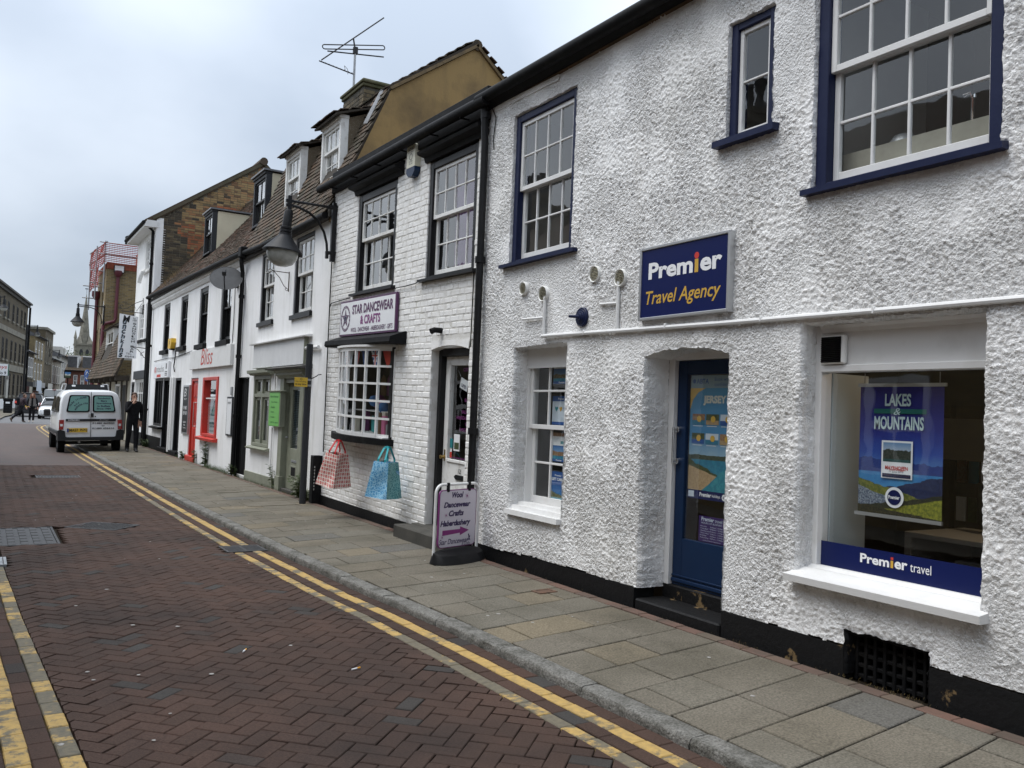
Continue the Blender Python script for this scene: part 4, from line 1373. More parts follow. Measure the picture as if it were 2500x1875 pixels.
PCX = -.262
for i, (b0, b1, kind, lb) in enumerate(((1.945, 2.215, 0, 'top poster in the small shop window, palm beach under a white heading'),
                                        (1.535, 1.82, 1, 'pale poster with three small hearts in the small shop window'),
                                        (1.17, 1.455, 2, 'poster of domed harbour buildings above sea in the small shop window'),
                                        (.775, 1.07, 3, 'blue gift cards poster at the bottom of the small shop window'))):
    a0, a1 = -7.30, -7.00
    t = thing('poster', lb, 'poster', (4.65 - PCX, 7.15, b0), None, 'posters hung in the small shop window')
    rect(t, FW, 'backing', a0 - .014, a1 + .014, b0 - .014, b1 + .014, PCX, M_INKK, .008)
    hgt = b1 - b0
    if kind == 1:
        rect(t, FW, 'paper', a0, a1, b0, b1, PCX + .002, PR('pale')); rect(t, FW, 'printed_band', a0, a1, b1 - .05, b1, PCX + .003, PR('blue')); rect(t, FW, 'printed_band', a0, a1, b0, b0 + .03, PCX + .003, PR('blue'))
        text(t, FW, 'Premier', a0 + .1, a1 - .1, b1 - .035, b1 - .015, PCX + .004, M_WHITEP, .02)
        for k, mt in enumerate((PR('teal'), M_GOLD, PR('sky'))):
            x, y_ = a0 + .075 + .075 * k, b0 + hgt * .56
            hp = [(x, y_ - .03), (x + .026, y_ + .004), (x + .02, y_ + .022), (x + .006, y_ + .02), (x, y_ + .010), (x - .006, y_ + .02), (x - .02, y_ + .022), (x - .026, y_ + .004)]
            flat(t, FW, 'printed_heart', hp, PCX + .004, mt)
    else:
        rect(t, FW, 'paper', a0, a1, b0, b1, PCX + .002, (PR('sky'), None, PR('sky'), PR('blue'))[kind])
        if kind != 3:
            rect(t, FW, 'printed_band', a0, a1, b0 + hgt * .55, b1, PCX + .003, M_WHITEP)
            rect(t, FW, 'printed_picture', a0, a1, b0 + hgt * .88, b1, PCX + .004, PR('terracotta'))
            rect(t, FW, 'printed_panel', a0 + .17, a1 - .02, b0 + hgt * .62, b0 + hgt * .72, PCX + .004, PR('blue') if kind == 0 else PR('teal'))
            for k in range(3): rect(t, FW, 'printed_line', a0 + .03, a0 + .14 - .02 * k, b0 + hgt * (.80 - .05 * k), b0 + hgt * (.815 - .05 * k), PCX + .004, PR('pale'))
            rect(t, FW, 'printed_picture', a0, a1, b0, b0 + hgt * .56, PCX + .003, landscape('print_view_%d' % kind, b0, b0 + hgt * .56, 7.15, [(.3, (.25, .42, .58)), (1, (.03, .13, .36))], [(.62, .5, 16, .0, (.16, .07, .03) if kind == 2 else (.03, .05, .02), (.32, .22, .13), 70), (.36, .04, 9, .0, (.02, .14, .24), (.05, .26, .34), 40)]))
            rect(t, FW, 'printed_band', a0, a1, b0, b0 + hgt * .09, PCX + .004, PR('blue'))
            text(t, FW, 'Premier', a0 + .1, a1 - .1, b0 + .006, b0 + .022, PCX + .005, M_WHITEP, .02)
        else:
            text(t, FW, 'Premier', a0 + .09, a1 - .09, b1 - .045, b1 - .028, PCX + .004, M_WHITEP, .02)
            text(t, FW, 'GIFT CARDS', a0 + .035, a1 - .035, b1 - .09, b1 - .06, PCX + .004, M_WHITEP, .03)
            rect(t, FW, 'printed_picture', a0, a1, b0, b0 + hgt * .62, PCX + .003, landscape('print_gift', b0, b0 + hgt * .62, 7.15, [(.1, (.02, .16, .34)), (1, (.015, .075, .26))], [(.42, .5, 15, .8, (.03, .06, .03), (.20, .17, .05), 70), (.22, .05, 9, .0, (.04, .26, .36), (.30, .42, .42), 30)]))

# the blue shop door
dr = MB(FW)
cD = -.30
dr.box(-5.575, -5.50, .27, 2.20, -.36, -.262, .004); dr.box(-4.70, -4.60, .27, 2.20, -.36, -.262, .004); dr.box(-5.50, -4.70, 2.125, 2.20, -.36, -.262, .004)
dr.build('door_frame', M_WGLOSS, agency)
dl = MB(FW)
L_, R_ = -5.495, -4.705
dl.box(L_, L_ + .105, .275, 2.12, cD - .045, cD, .003); dl.box(R_ - .105, R_, .275, 2.12, cD - .045, cD, .003)
dl.box(L_ + .105, R_ - .105, 2.005, 2.12, cD - .045, cD, .003); dl.box(L_ + .105, R_ - .105, .275, .66, cD - .045, cD - .001, .003)
dl.box(L_, R_, .30, .33, cD, cD + .014, .004); dl.box(L_, R_, .345, .36, cD, cD + .008, .003)
door = dl.build('door', M_NAVYDOOR, agency)
pane(door, FW, L_ + .10, R_ - .10, .65, 2.01, cD - .02)
hd = MB(FW)
for z_ in (1.55, 1.29):
    hd.lathe([(.001, .03), (.026, .028), (.028, .002), (.028, 0)], 16, (L_ + .035, z_, cD), 'c')
    hd.tube([(L_ + .035, z_, cD + .02), (L_ + .02, z_, cD + .055)], .009, 8)
hd.tube([(L_ + .02, 1.57, cD + .055), (L_ + .02, 1.27, cD + .055)], .009, 8)
hd.build('pull_handle', M_CHROME, door, smooth=True)
st2 = MB(FW)
st2.box(-5.57, -4.62, .03, .275, -.40, -.262, .01)
st2.box(-5.57, -4.62, .02, .165, -.262, .028, .012)
st2.build('door_step', M_PLINTH, agency)
# prints on the door glass
cg = cD - .030
jp = thing('poster', 'tall holiday poster of beach and blue sky on the blue shop door, headed JERSEY', 'poster', (4.65 - cg, 5.1, 1.1))
ga, gb = L_ + .125, R_ - .105
rect(jp, FW, 'paper', ga, gb, 1.07, 1.895, cg, landscape('print_jersey', 1.07, 1.895, 5.1, [(.3, (.26, .38, .46)), (.55, (.05, .20, .38)), (1, (.055, .24, .40))], [(.345, .05, 9, .0, (.03, .045, .03), (.06, .075, .05), 40), (.30, .01, 3, -.0, (.02, .13, .22), (.03, .20, .28), 20), (.19, .10, 8, .42, (.028, .045, .015), (.075, .085, .035), 60), (.16, .03, 6, .30, (.40, .29, .16), (.30, .20, .11), 50), (.10, .04, 5, -.9, (.02, .16, .22), (.04, .24, .28), 30)]))
rect(jp, FW, 'printed_band', ga, gb, 1.895, 2.0, cg + .001, mk('print_frost', (0.20, 0.29, 0.33), .4))
text(jp, FW, 'ABTA', ga + .065, ga + .205, 1.93, 1.972, cg + .002, PR('blue'), .02)
MB(FW).lathe([(.001, .001), (.018, .001)], 14, (ga + .04, 1.951, cg + .001), 'c').build('printed_globe', PR('blue'), jp)
text(jp, FW, 'Book with', ga + .27, ga + .44, 1.952, 1.98, cg + .002, PR('blue')); text(jp, FW, 'confidence', ga + .27, ga + .46, 1.912, 1.938, cg + .002, PR('blue'))
text(jp, FW, 'JERSEY', ga + .15, ga + .405, 1.755, 1.835, cg + .002, mk('print_cream', (0.60, 0.60, 0.52), .5), .05)
flat(jp, FW, 'printed_picture', [(ga, 1.895), (ga, 1.72), (ga + .03, 1.80), (ga + .09, 1.86), (ga + .17, 1.895)], cg + .002, M_GOLD)
for rI in range(2):
    for k in range(3):
        x = ga + .03 + .158 * k
        y_ = 1.60 - .155 * rI
        rect(jp, FW, 'printed_picture', x, x + .142, y_, y_ + .085, cg + .002, (PR('terracotta'), PR('land'), PR('pale'))[(k + rI) % 3])
        rect(jp, FW, 'printed_picture', x, x + .142, y_, y_ + .035, cg + .003, (PR('sea'), PR('sand'), PR('blue'))[(k + 2 * rI) % 3])
        MB(FW).lathe([(.001, .001), (.026, .001)], 12, (x + .08, y_ + .045, cg + .0035), 'c').build('printed_badge', M_GOLD, jp)
        rect(jp, FW, 'printed_line', x + .01, x + .12, y_ - .015, y_ - .009, cg + .002, PR('pale'))
rect(jp, FW, 'printed_band', ga, gb, 1.0, 1.07, cg + .002, M_SIGNNAVY)
text(jp, FW, 'Premier', ga + .14, ga + .27, 1.022, 1.055, cg + .003, M_WHITEP, .03); text(jp, FW, 'holidays', ga + .28, ga + .37, 1.018, 1.05, cg + .003, M_WHITEP)
text(jp, FW, '60', ga + .40, ga + .43, 1.024, 1.046, cg + .0045, M_INK, .03)
MB(FW).lathe([(.001, .001), (.026, .001)], 16, (ga + .415, 1.035, cg + .003), 'c').build('printed_badge', M_WHITEP, jp)
rect(jp, FW, 'printed_badge', ga + .01, ga + .075, 1.012, 1.06, cg + .003, PR('pale'))
hn = thing('hours_notice', 'small purple notice of business hours low on the blue door glass', 'notice', (4.65 - cg, 5.0, .7))
rect(hn, FW, 'paper', ga + .14, ga + .43, .665, .87, cg, mk('print_violet', (0.035, 0.014, 0.10), .4))
text(hn, FW, 'Premier', ga + .17, ga + .31, .83, .862, cg + .001, PR('pale'), .03); text(hn, FW, 'travel', ga + .32, ga + .40, .83, .858, cg + .001, PR('pale'))
text(hn, FW, 'HOURS OF BUSINESS', ga + .17, ga + .40, .808, .822, cg + .001, PR('pale'))
for k, d_ in enumerate(('Monday', 'Tuesday', 'Wednesday', 'Thursday', 'Friday', 'Saturday')):
    text(hn, FW, d_, ga + .16, ga + .16 + .012 * len(d_), .782 - .018 * k, .793 - .018 * k, cg + .001, PR('pale'))
    text(hn, FW, ('9.00am - 5.30pm', '9.00am - 5.30pm', '9.30am - 5.30pm', '9.00am - 5.30pm', '9.00am - 5.30pm', '9.00am - 5.00pm')[k], ga + .27, ga + .42, .782 - .018 * k, .793 - .018 * k, cg + .001, PR('pale'))
text(hn, FW, 'www.premier-travel.co.uk', ga + .19, ga + .39, .672, .682, cg + .001, PR('pale'))

# the display window
sw = MB(FW)
cS = -.13
sw.box(-3.965, -3.905, .66, 2.30, -.24, cS, .004); sw.box(-2.765, -2.70, .66, 2.30, -.24, cS, .004)
sw.box(-3.905, -2.765, 1.985, 2.03, -.24, cS + .006, .004); sw.box(-3.905, -2.765, .66, .705, -.24, cS + .003, .004)
sw.box(-3.905, -2.765, 2.03, 2.30, -.20, cS - .012)
sw.prism_a([(2.245, cS - .012), (2.245, cS + .005), (2.27, cS + .012), (2.29, cS + .03), (2.30, cS + .03), (2.30, cS - .012)], -3.905, -2.765)
shopw = sw.build('shop_window', M_WGLOSS, agency)
MB(FW).prism_a([(.608, -.15), (.608, .095), (.652, .10), (.662, .02), (.69, -.06), (.69, -.10), (.708, -.125), (.708, -.15)], -3.985, -2.66).build('sill', M_WGLOSS, shopw)
pane(shopw, FW, -3.91, -2.76, .70, 1.99, cS - .05, None, .001)
gl = cS - .045
band = rect(shopw, FW, 'window_band', -3.905, -2.765, .705, .865, gl, M_SIGNNAVY)
text(shopw, FW, 'Prem', -3.60, -3.392, .770, .829, gl + .002, M_WHITEP, .03); text(shopw, FW, 'er', -3.355, -3.268, .770, .816, gl + .002, M_WHITEP, .03)
rect(shopw, FW, 'lettering', -3.382, -3.364, .770, .815, gl + .002, M_GOLD); rect(shopw, FW, 'lettering', -3.382, -3.364, .820, .836, gl + .002, M_REDP)
text(shopw, FW, 'travel', -3.25, -3.113, .770, .826, gl + .002, M_WHITEP)
ef = MB(FW)
ef.box(-3.895, -3.705, 2.035, 2.225, cS - .012, cS + .03, .012)
fan = ef.build('extractor_fan', M_PLASTW, shopw)
m = MB(FW)
m.box(-3.885, -3.73, 2.045, 2.215, cS + .03, cS + .033)
for k in range(13): m.prism_a([(2.05 + .0125 * k, cS + .033), (2.053 + .0125 * k, cS + .044), (2.056 + .0125 * k, cS + .044), (2.056 + .0125 * k, cS + .033)], -3.88, -3.735)
m.build('extractor_grille', M_BLACKM, shopw)
# inside the shop: walls, side reveal panel, desk, printer, chair, lamp
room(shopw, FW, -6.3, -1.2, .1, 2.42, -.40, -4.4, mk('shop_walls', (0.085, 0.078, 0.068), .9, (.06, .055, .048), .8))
MB(FW).box(-3.94, -3.90, .66, 1.985, -.62, -.245, .003).build('side_panel', mk('pale_blue_panel', (0.40, 0.45, 0.46), .6), shopw)
ds = MB(FW)
ds.box(-4.2, -2.6, .80, .84, -2.3, -1.5, .004); ds.box(-4.2, -4.14, .1, .80, -2.3, -1.5, .004); ds.box(-2.66, -2.6, .1, .80, -2.3, -1.5, .004)
ds = ds.build('desk', mk('office_white', (0.42, 0.41, 0.38), .6), shopw)
MB(FW).box(-3.9, -3.4, .50, .66, -2.1, -1.65, .02).build('printer', mk('office_grey', (0.30, 0.30, 0.29), .6), shopw)
MB(FW).box(-5.2, -4.6, 1.35, 1.75, -3.4, -3.37, .004).build('notice_board', mk('notice_board_dim', (0.13, 0.125, 0.11), .8), shopw)
MB(FW).prism([(-2.72, 1.0), (-2.4, .95), (-2.3, 1.15), (-2.55, 1.25)], -.62, -.56).build('brochure_rack', mk('brown_card', (0.20, 0.15, 0.10), .8), shopw)
M_DIM = mk('dim_wood', (0.06, 0.048, 0.036), .7)
for k in range(4):
    MB(FW).box(-6.1 + .66 * k, -5.5 + .66 * k, .5, 1.9, -4.38, -4.15).build('shelf_unit', M_DIM, shopw)
    for j in range(3):
        for i in range(4): MB(FW).box(-6.06 + .66 * k + .13 * i, -5.96 + .66 * k + .13 * i, .7 + .4 * j, .95 + .4 * j, -4.14, -4.12).build('brochure', (PR('sky'), PR('pale'), PR('terracotta'), PR('land'), PR('sea'))[(i * 2 + j + k) % 5], shopw)
MB(FW).box(-3.9, -3.35, .92, 1.24, -2.0, -1.95, .01).box(-3.66, -3.6, .84, .95, -2.05, -1.9).build('monitor', M_INKK, shopw)
MB(FW).box(-2.7, -2.3, .55, .62, -1.1, -.75, .02).box(-2.7, -2.32, .62, 1.15, -.78, -.72, .03).tube([(-2.5, .1, -.9), (-2.5, .55, -.9)], .03, 8).build('office_chair', M_DIM, shopw)
for a, c_ in ((-3.5, -2.2), (-2.4, -2.4), (-3.2, -3.4)): MB(FW).lathe([(.001, -.004), (.04, -.004), (.04, 0), (.001, 0)], 12, (a, 2.405, c_), 'b').build('ceiling_lamp', emit_mat('warm_lamp', (1.0, 0.55, 0.22), 4.0) if 'warm_lamp' not in MATS else MATS['warm_lamp'], shopw)
MB(FW).lathe([(.001, -.004), (.045, -.004), (.045, 0), (.001, 0)], 16, (-2.86, 2.405, -1.3), 'b').build('ceiling_lamp', MATS['warm_lamp'], shopw)
_l = bpy.data.lights.new('ceiling_lamp_light', 'POINT'); _l.energy = 9; _l.color = (1, .75, .5); _l.shadow_soft_size = .06
_lo = bpy.data.objects.new('ceiling_lamp_light', _l); COL.objects.link(_lo); _lo.location = (6.2, 3.0, 2.3)
# hanging banner
cB = -.33
ba = thing('banner', 'hanging blue banner headed LAKES and MOUNTAINS behind the large shop window', 'banner', (4.65 - cB, 3.3, .9))
b_l, b_r, b_lo, b_hi = -3.745, -3.155, 1.075, 1.895
rect(ba, FW, 'cloth', b_l, b_r, b_lo, b_hi, cB, landscape('print_lakes', b_lo, b_hi, 3.45, [(.30, (.09, .22, .44)), (.48, (.028, .07, .32)), (.66, (.016, .024, .20)), (1, (.024, .02, .20))],
     [(.42, .14, 7, .05, (.022, .04, .18), (.03, .055, .22), 30), (.33, .004, 3, .0, (.03, .15, .38), (.055, .25, .48), 6), (.24, .10, 6, -.30, (.014, .02, .06), (.02, .03, .085), 40), (.19, .08, 9, .28, (.075, .095, .02), (.20, .20, .04), 45),
      (.11, .05, 8, .35, (.03, .05, .10), (.30, .34, .38), 90), (.12, .09, 7, -.22, (.015, .018, .012), (.04, .04, .02), 50), (.07, .05, 8, -.30, (.09, .11, .015), (.26, .26, .03), 50), (.035, .05, 9, .10, (.012, .012, .008), (.05, .045, .02), 60)]))
rect(ba, FW, 'top_rail', b_l - .015, b_r + .015, b_hi, b_hi + .022, cB + .006, M_ALU, .012); rect(ba, FW, 'bottom_rail', b_l - .02, b_r + .005, b_lo - .022, b_lo, cB + .008, M_ALU, .016)
PALE = PR('pale')
mk('print_mint', (0.52, 0.66, 0.66), .5)
text(ba, FW, 'LAKES', b_l + .19, b_l + .375, b_hi - .125, b_hi - .045, cB + .009, MATS['print_mint'], .03)
rect(ba, FW, 'printed_ribbon', b_l + .11, b_r - .11, b_hi - .172, b_hi - .142, cB + .008, mk('print_green', (0.01, 0.13, 0.11), .5))
text(ba, FW, '&', b_l + .255, b_l + .305, b_hi - .180, b_hi - .137, cB + .009, MATS['print_mint'], 0, .25)
text(ba, FW, 'MOUNTAINS', b_l + .115, b_r - .125, b_hi - .275, b_hi - .19, cB + .009, MATS['print_mint'], .03)
x0, x1, z0, z1 = b_l + .175, b_l + .395, b_lo + .235, b_hi - .345
rect(ba, FW, 'paper_insert', x0, x1, z0, z1, cB + .010, M_WHITEP)
rect(ba, FW, 'printed_picture', x0 + .012, x1 - .012, z1 - .135, z1 - .012, cB + .011, landscape('print_insert', z1 - .135, z1 - .012, 3.45, [(.3, (.5, .55, .6)), (1, (.12, .24, .42))], [(.62, .55, 22, .0, (.02, .028, .022), (.06, .065, .05), 90), (.14, .02, 9, 0, (.03, .10, .09), (.02, .06, .06), 60)]))
text(ba, FW, 'MAYRHOFEN', x0 + .03, x1 - .03, z1 - .185, z1 - .16, cB + .012, M_REDP, .02)
text(ba, FW, '11 June 2016', x0 + .06, x1 - .06, z1 - .205, z1 - .191, cB + .012, M_INK)
text(ba, FW, '07 Nights - Bed & Breakfast', x0 + .02, x1 - .02, z1 - .226, z1 - .212, cB + .012, M_REDP)
text(ba, FW, 'from 249pp', x0 + .06, x1 - .06, z0 + .046, z0 + .064, cB + .012, M_REDP, .02)
rect(ba, FW, 'printed_band', x0 + .01, x1 - .01, z0 + .006, z0 + .03, cB + .012, M_INK)
MB(FW).lathe([(.001, .001), (.066, .001)], 28, (b_l + .275, b_lo + .115, cB + .010), 'c').build('printed_badge', M_WHITEP, ba)
MB(FW).lathe([(.001, .001), (.048, .001)], 28, (b_l + .275, b_lo + .115, cB + .012), 'c').build('printed_badge', M_SIGNNAVY, ba)
text(ba, FW, 'Premier', b_l + .235, b_l + .315, b_lo + .105, b_lo + .128, cB + .015, M_WHITEP, .03)
m = MB(FW)
for x in (b_l + .03, b_r - .03): m.tube([(x, b_hi + .02, cB), (x, 1.985, cB)], .003, 6)
m.build('cord', M_STEEL, ba)

# cellar grille
g = MB(FW)
g.box(-3.57, -2.99, .05, .375, -.25, -.13)
for k in range(9):
    a = -3.55 + .066 * k
    g.box(a, a + .022, .06, .37, -.13, -.075, .004)
for k in range(5): g.box(-3.57, -2.99, .075 + .065 * k, .10 + .065 * k, -.12, -.085, .004)
g.build('cellar_grille', M_BLACKM, agency)

# service pipe, vents, alarm sounder, name board
sp = MB(FW)
sp.tube([(-7.075, 2.78, .03), (-7.075, 2.392, .03)], .016, 8)
sp.tube([(-7.09, 2.394, .033), (-5.9, 2.372, .033), (-4.6, 2.352, .033), (-3.2, 2.338, .033), (3.0, 2.31, .033)], .019, 8)
sp.tube([(-5.925, 2.80, .03), (-5.925, 2.38, .03)], .016, 8)
sp.tube([(-7.47, 2.585, .03), (-7.075, 2.575, .03)], .012, 8); sp.tube([(-6.18, 2.625, .03), (-5.925, 2.615, .03)], .012, 8)
for a in (-6.4, -5.3, -4.3, -3.4, -2.4, -1.4): sp.box(a, a + .02, 2.318 - .0145 * (a + 3.2), 2.362 - .0145 * (a + 3.2), .0, .054, .004)
sp.build('service_pipe', M_WGLOSS, agency, smooth=True)
for a, b, r_ in ((-7.48, 2.90, .068), (-7.11, 2.81, .078), (-6.275, 2.905, .076), (-5.905, 2.83, .078)):
    v = MB(FW).lathe([(r_ * .84, .012), (r_ * .84, .04), (r_ * .93, .045), (r_, .035), (r_, .0)], 28, (a, b, 0), 'c').build('round_vent', M_PLASTW, agency, smooth=True)
    m = MB(FW).lathe([(.001, .015), (r_ * .835, .015)], 24, (a, b, 0), 'c')
    m.build('vent_back', M_INKK, v)
    m = MB(FW)
    for k in range(9):
        y_ = -r_ * .74 + r_ * 1.48 * k / 8
        hw = math.sqrt(max(.0001, (r_ * .84) ** 2 - y_ ** 2)) * .98
        m.prism_a([(b + y_ - .003, .014), (b + y_ - .007, .036), (b + y_ - .003, .038), (b + y_ + .002, .014)], a - hw, a + hw)
    m.build('louvres', M_PLASTC, v)
al = thing('alarm_bell', 'round navy ringed alarm bell on the white roughcast wall', 'alarm', (4.65, 6.45, 2.53))
MB(FW).lathe([(.088, 0), (.088, .022), (.082, .028), (.070, .026), (.066, .032), (.052, .034), (.048, .042), (.034, .044), (.030, .052), (.001, .054)], 32, (-6.452, 2.533, .012), 'c').build('cover', M_NAVY, al, smooth=True)
MB(FW).tube([(-6.452, 2.533, .05), (-6.50, 2.533, .14)], [.016, .012], 10).build('spout', M_NAVY, al, smooth=True)
sg = thing('shop_sign', 'blue travel agency name board in a silver frame on the white roughcast wall', 'sign', (4.62, 5.1, 2.43))
sL, sR, s0, s1 = -5.615, -4.592, 2.432, 3.034
f = MB(FW)
f.box(sL, sL + .024, s0, s1, .0, .062, .004); f.box(sR - .024, sR, s0, s1, .0, .062, .004); f.box(sL + .024, sR - .024, s1 - .024, s1, .0, .061, .004); f.box(sL + .024, sR - .024, s0, s0 + .024, .0, .061, .004)
f.build('frame', M_ALU, sg)
rect(sg, FW, 'panel', sL + .02, sR - .02, s0 + .02, s1 - .02, .050, M_SIGNNAVY, .04)
text(sg, FW, 'Prem', -5.505, -4.985, 2.762, 2.899, .0515, M_WHITEP, .035); text(sg, FW, 'er', -4.905, -4.675, 2.762, 2.866, .0515, M_WHITEP, .035)
rect(sg, FW, 'lettering', -4.965, -4.925, 2.762, 2.864, .0515, M_GOLD)
MB(FW).lathe([(.001, .0015), (.026, .0015)], 16, (-4.945, 2.892, .050), 'c').build('lettering', M_REDP, sg)
text(sg, FW, 'Travel Agency', -5.53, -4.68, 2.525, 2.668, .0515, M_GOLD, .012, .24)

# ------------------------------------------------------------------ the white painted brick shop (dancewear)
dance = thing('shop_building', 'narrow white painted brick shop with a bow window and black sash frames', 'building', (4.65, 11, .1))
FS = Frame((4.65, 0, -.184), (0, -1, -.022))
sL, sR = -13.37, -8.365
SH = [(-12.32, -10.87, 3.235, 4.80), (-9.89, -8.61, 3.235, 4.765), (-12.72, -10.70, 1.155, 2.40), (-9.605, -8.63, -.2, 2.36)]
wall(dance, FS, sL, sR, -.1, 5.06, [(h[0], h[1], h[2], h[3], .16) for h in SH], M_WMORTAR, rec=.16)
# arched head of the doorway
m = MB(FS)
n = 14
for k in range(n):
    a0, a1 = -9.605 + .975 * k / n, -9.605 + .975 * (k + 1) / n
    y0, y1 = (2.385 + .0 - .05 * ((a + 9.1175) / .4875) ** 2 for a in (a0, a1))
    m.poly([(a0, y0, .0145), (a1, y1, .0145), (a1, 2.45, .0145), (a0, 2.45, .0145)]); m.poly([(a0, y0, .0145), (a0, y0, -.2), (a1, y1, -.2), (a1, y1, .0145)])
m.build('door_arch', M_WBRICK, dance)
brick_field(dance, FS, sL, sR, .0, 5.06, M_WBRICK, [(h[0] + .004, h[1] - .004, h[2] + .004, h[3] - .004) for h in SH] + [(-9.605, -8.63, 2.3, 2.45)], None, .214, .0645, .0115, .0036, .03, .007, 300, 3, .003, True)
pl = MB(FW)
pl.poly([(sL, .03, .016), (-9.62, .03, .016), (-9.62, .198, .016), (sL, .225, .016)]); pl.poly([(sL, .225, .016), (-9.62, .198, .016), (-9.62, .198, -.05), (sL, .225, -.05)])
pl.poly([(-9.62, .03, .016), (-9.62, .03, -.2), (-9.62, .2, -.2), (-9.62, .2, .016)]); pl.build('plinth', M_PLINTH, dance)
pl = MB(FW)
pl.poly([(-8.63, .03, .016), (sR, .03, .016), (sR, .2, .016), (-8.63, .2, .016)])
pl.build('plinth', M_PLINTH, dance)
MB(FS).box(sL - .05, sR, 4.925, 5.26, -.04, .05, .006).build('fascia_board', M_BLACKM, dance)
MB(FS).tube([(-13.75, 5.035, .14), (-11.5, 5.03, .15), (-9.5, 5.04, .15), (-8.2, 5.035, .15)], .062, 12).build('gutter', M_BLACKM, dance, smooth=True)
m = MB(FS)
for a in (-13.2, -12.3, -11.4, -10.5, -9.6, -8.8): m.box(a, a + .02, 4.965, 4.98, .0, .17)
m.build('gutter_brackets', M_BLACKM, dance)
MB(Frame((4.66, 13.36, 5.28), (0, -1, -.022), (math.cos(math.radians(31)), 0, math.sin(math.radians(31))))).box(0, 5.0, 0, 3.9, -.12, 0).build('roof', M_TILE, dance)
MB().box(4.9, 10.0, 8.4, 13.3, -.05, .06).build('floor_slab', M_ROOMD, dance)
MB().box(4.55, 4.80, 8.42, 9.78, .05, .245, .012).build('door_step', mk('worn_stone_step', (0.060, 0.056, 0.047), .85, (0.034, 0.032, 0.027), 5, bump=.4, bs=60), dance)
MB().box(4.33, 4.55, 8.42, 9.80, .05, .238, .014).build('door_step', MATS['worn_stone_step'], dance)

HOOD = lambda F, a0, a1, b: MB(F).prism_a([(b - .06, -.03), (b - .06, .03), (b, .05), (b + .02, .14), (b + .055, .155), (b + .062, .14), (b + .13, .03), (b + .13, -.03)], a0, a1).build('window_hood', M_BLACKM, dance)
HOOD(FS, -12.40, -10.66, 4.775); HOOD(FS, -9.97, -8.38, 4.775)
sash(dance, FS, -12.31, -10.88, 3.24, 4.70, 4, 2, 2, 4.02, .012, .10, M_BLACK, M_WWORN, .04, .019, (M_BLACK, .08, .045, .07), M_ROOM, 1.6)
sash(dance, FS, -9.88, -8.62, 3.24, 4.70, 4, 2, 2, 4.00, .012, .085, M_BLACK, M_WWORN, .04, .019, (M_BLACK, .10, .045, .07), M_ROOM, 1.6,
     curtain=(M_PURPLEC, -9.55, -8.65, 3.28, 4.66, .22))  # real curtain below; its upper part stands in for a purple reflection

# bow window
YA, YB, BUL = -12.72, -10.72, .27
bz0, bz1 = 1.20, 2.375


def bow(t, bulge=BUL, lead=0.0):
    a = YA + (YB - YA) * t
    return a, bulge * (1 - (2 * t - 1) ** 2) + lead


bw = MB(FS)
N_ = 24
vs = []
NC, NR = 8, 5
TT = [i / NC for i in range(NC + 1)]
for i, t in enumerate(TT):
    a, c_ = bow(t)
    w = .016 if 0 < i < NC else .024
    bw.box(a - w, a + w, bz0, bz1, c_ - .022, c_ + .018, .004)
for j in range(NR + 1):
    b = bz0 + (bz1 - bz0) * j / NR
    hh = .015 if 0 < j < NR else .026
    for k in range(N_):
        (p, pc), (q_, qc) = bow(k / N_), bow((k + 1) / N_)
        bw.add([(p, b - hh, pc - .016), (p, b - hh, pc + .0155), (p, b + hh, pc + .0155), (p, b + hh, pc - .016), (q_, b - hh, qc - .016), (q_, b - hh, qc + .0155), (q_, b + hh, qc + .0155), (q_, b + hh, qc - .016)],
               [(0, 1, 5, 4), (1, 2, 6, 5), (2, 3, 7, 6), (3, 0, 4, 7)])
bww = bw.build('bow_window', M_WGLOSS, dance)
for i in range(NC):
    (p, pc), (q_, qc) = bow(TT[i]), bow(TT[i + 1])
    ln = math.hypot(q_ - p, qc - pc)
    for j in range(NR):
        b0, b1 = bz0 + (bz1 - bz0) * j / NR, bz0 + (bz1 - bz0) * (j + 1) / NR
        me = piece_mesh('pane', ln - .01, b1 - b0 - .01, .004, .0008, M_GLASS)
        o = bpy.data.objects.new('pane', me)
        o.matrix_basis = FS.mat((p + q_) / 2, (b0 + b1) / 2, (pc + qc) / 2) @ Matrix.Rotation(-math.atan2(qc - pc, q_ - p), 4, 'Y') @ Matrix.Rotation(RNG.uniform(-.006, .006), 4, 'X')
        put(o, bww)


def bowslab(bul, z0, z1, back=-.16, a_ext=.06):
    m = MB(FS)
    pts = []
    for k in range(21):
        t = k / 20
        a = YA - a_ext + (YB - YA + 2 * a_ext) * t
        pts.append((a, .05 + bul * (1 - (2 * t - 1) ** 2)))
    pts += [(YB + a_ext, back), (YA - a_ext, back)]
    m.prism_b(pts, z0, z1)
    return m


bowslab(.30, 1.085, 1.172, a_ext=.09).build('sill', M_BLACKM, bww)
bowslab(.26, 2.402, 2.43).build('bow_ceiling', M_WGLOSS, bww)
MB(FS).box(-10.80, -10.70, 1.17, 2.40, -.16, .03, .006).build('jamb_post', M_BLACK, bww)
MB(FS).box(-12.76, -12.70, 1.17, 2.40, -.16, .03, .006).build('jamb_post', M_BLACK, bww)
MB(FS).prism_a([(2.43, -.02), (2.43, .22), (2.455, .245), (2.52, .235), (2.60, .02), (2.60, -.02)], -12.86, -10.36).build('canopy', M_BLACKM, bww)
room(bww, FS, -13.1, -10.2, 1.1, 2.5, -.17, -1.9, M_ROOM)
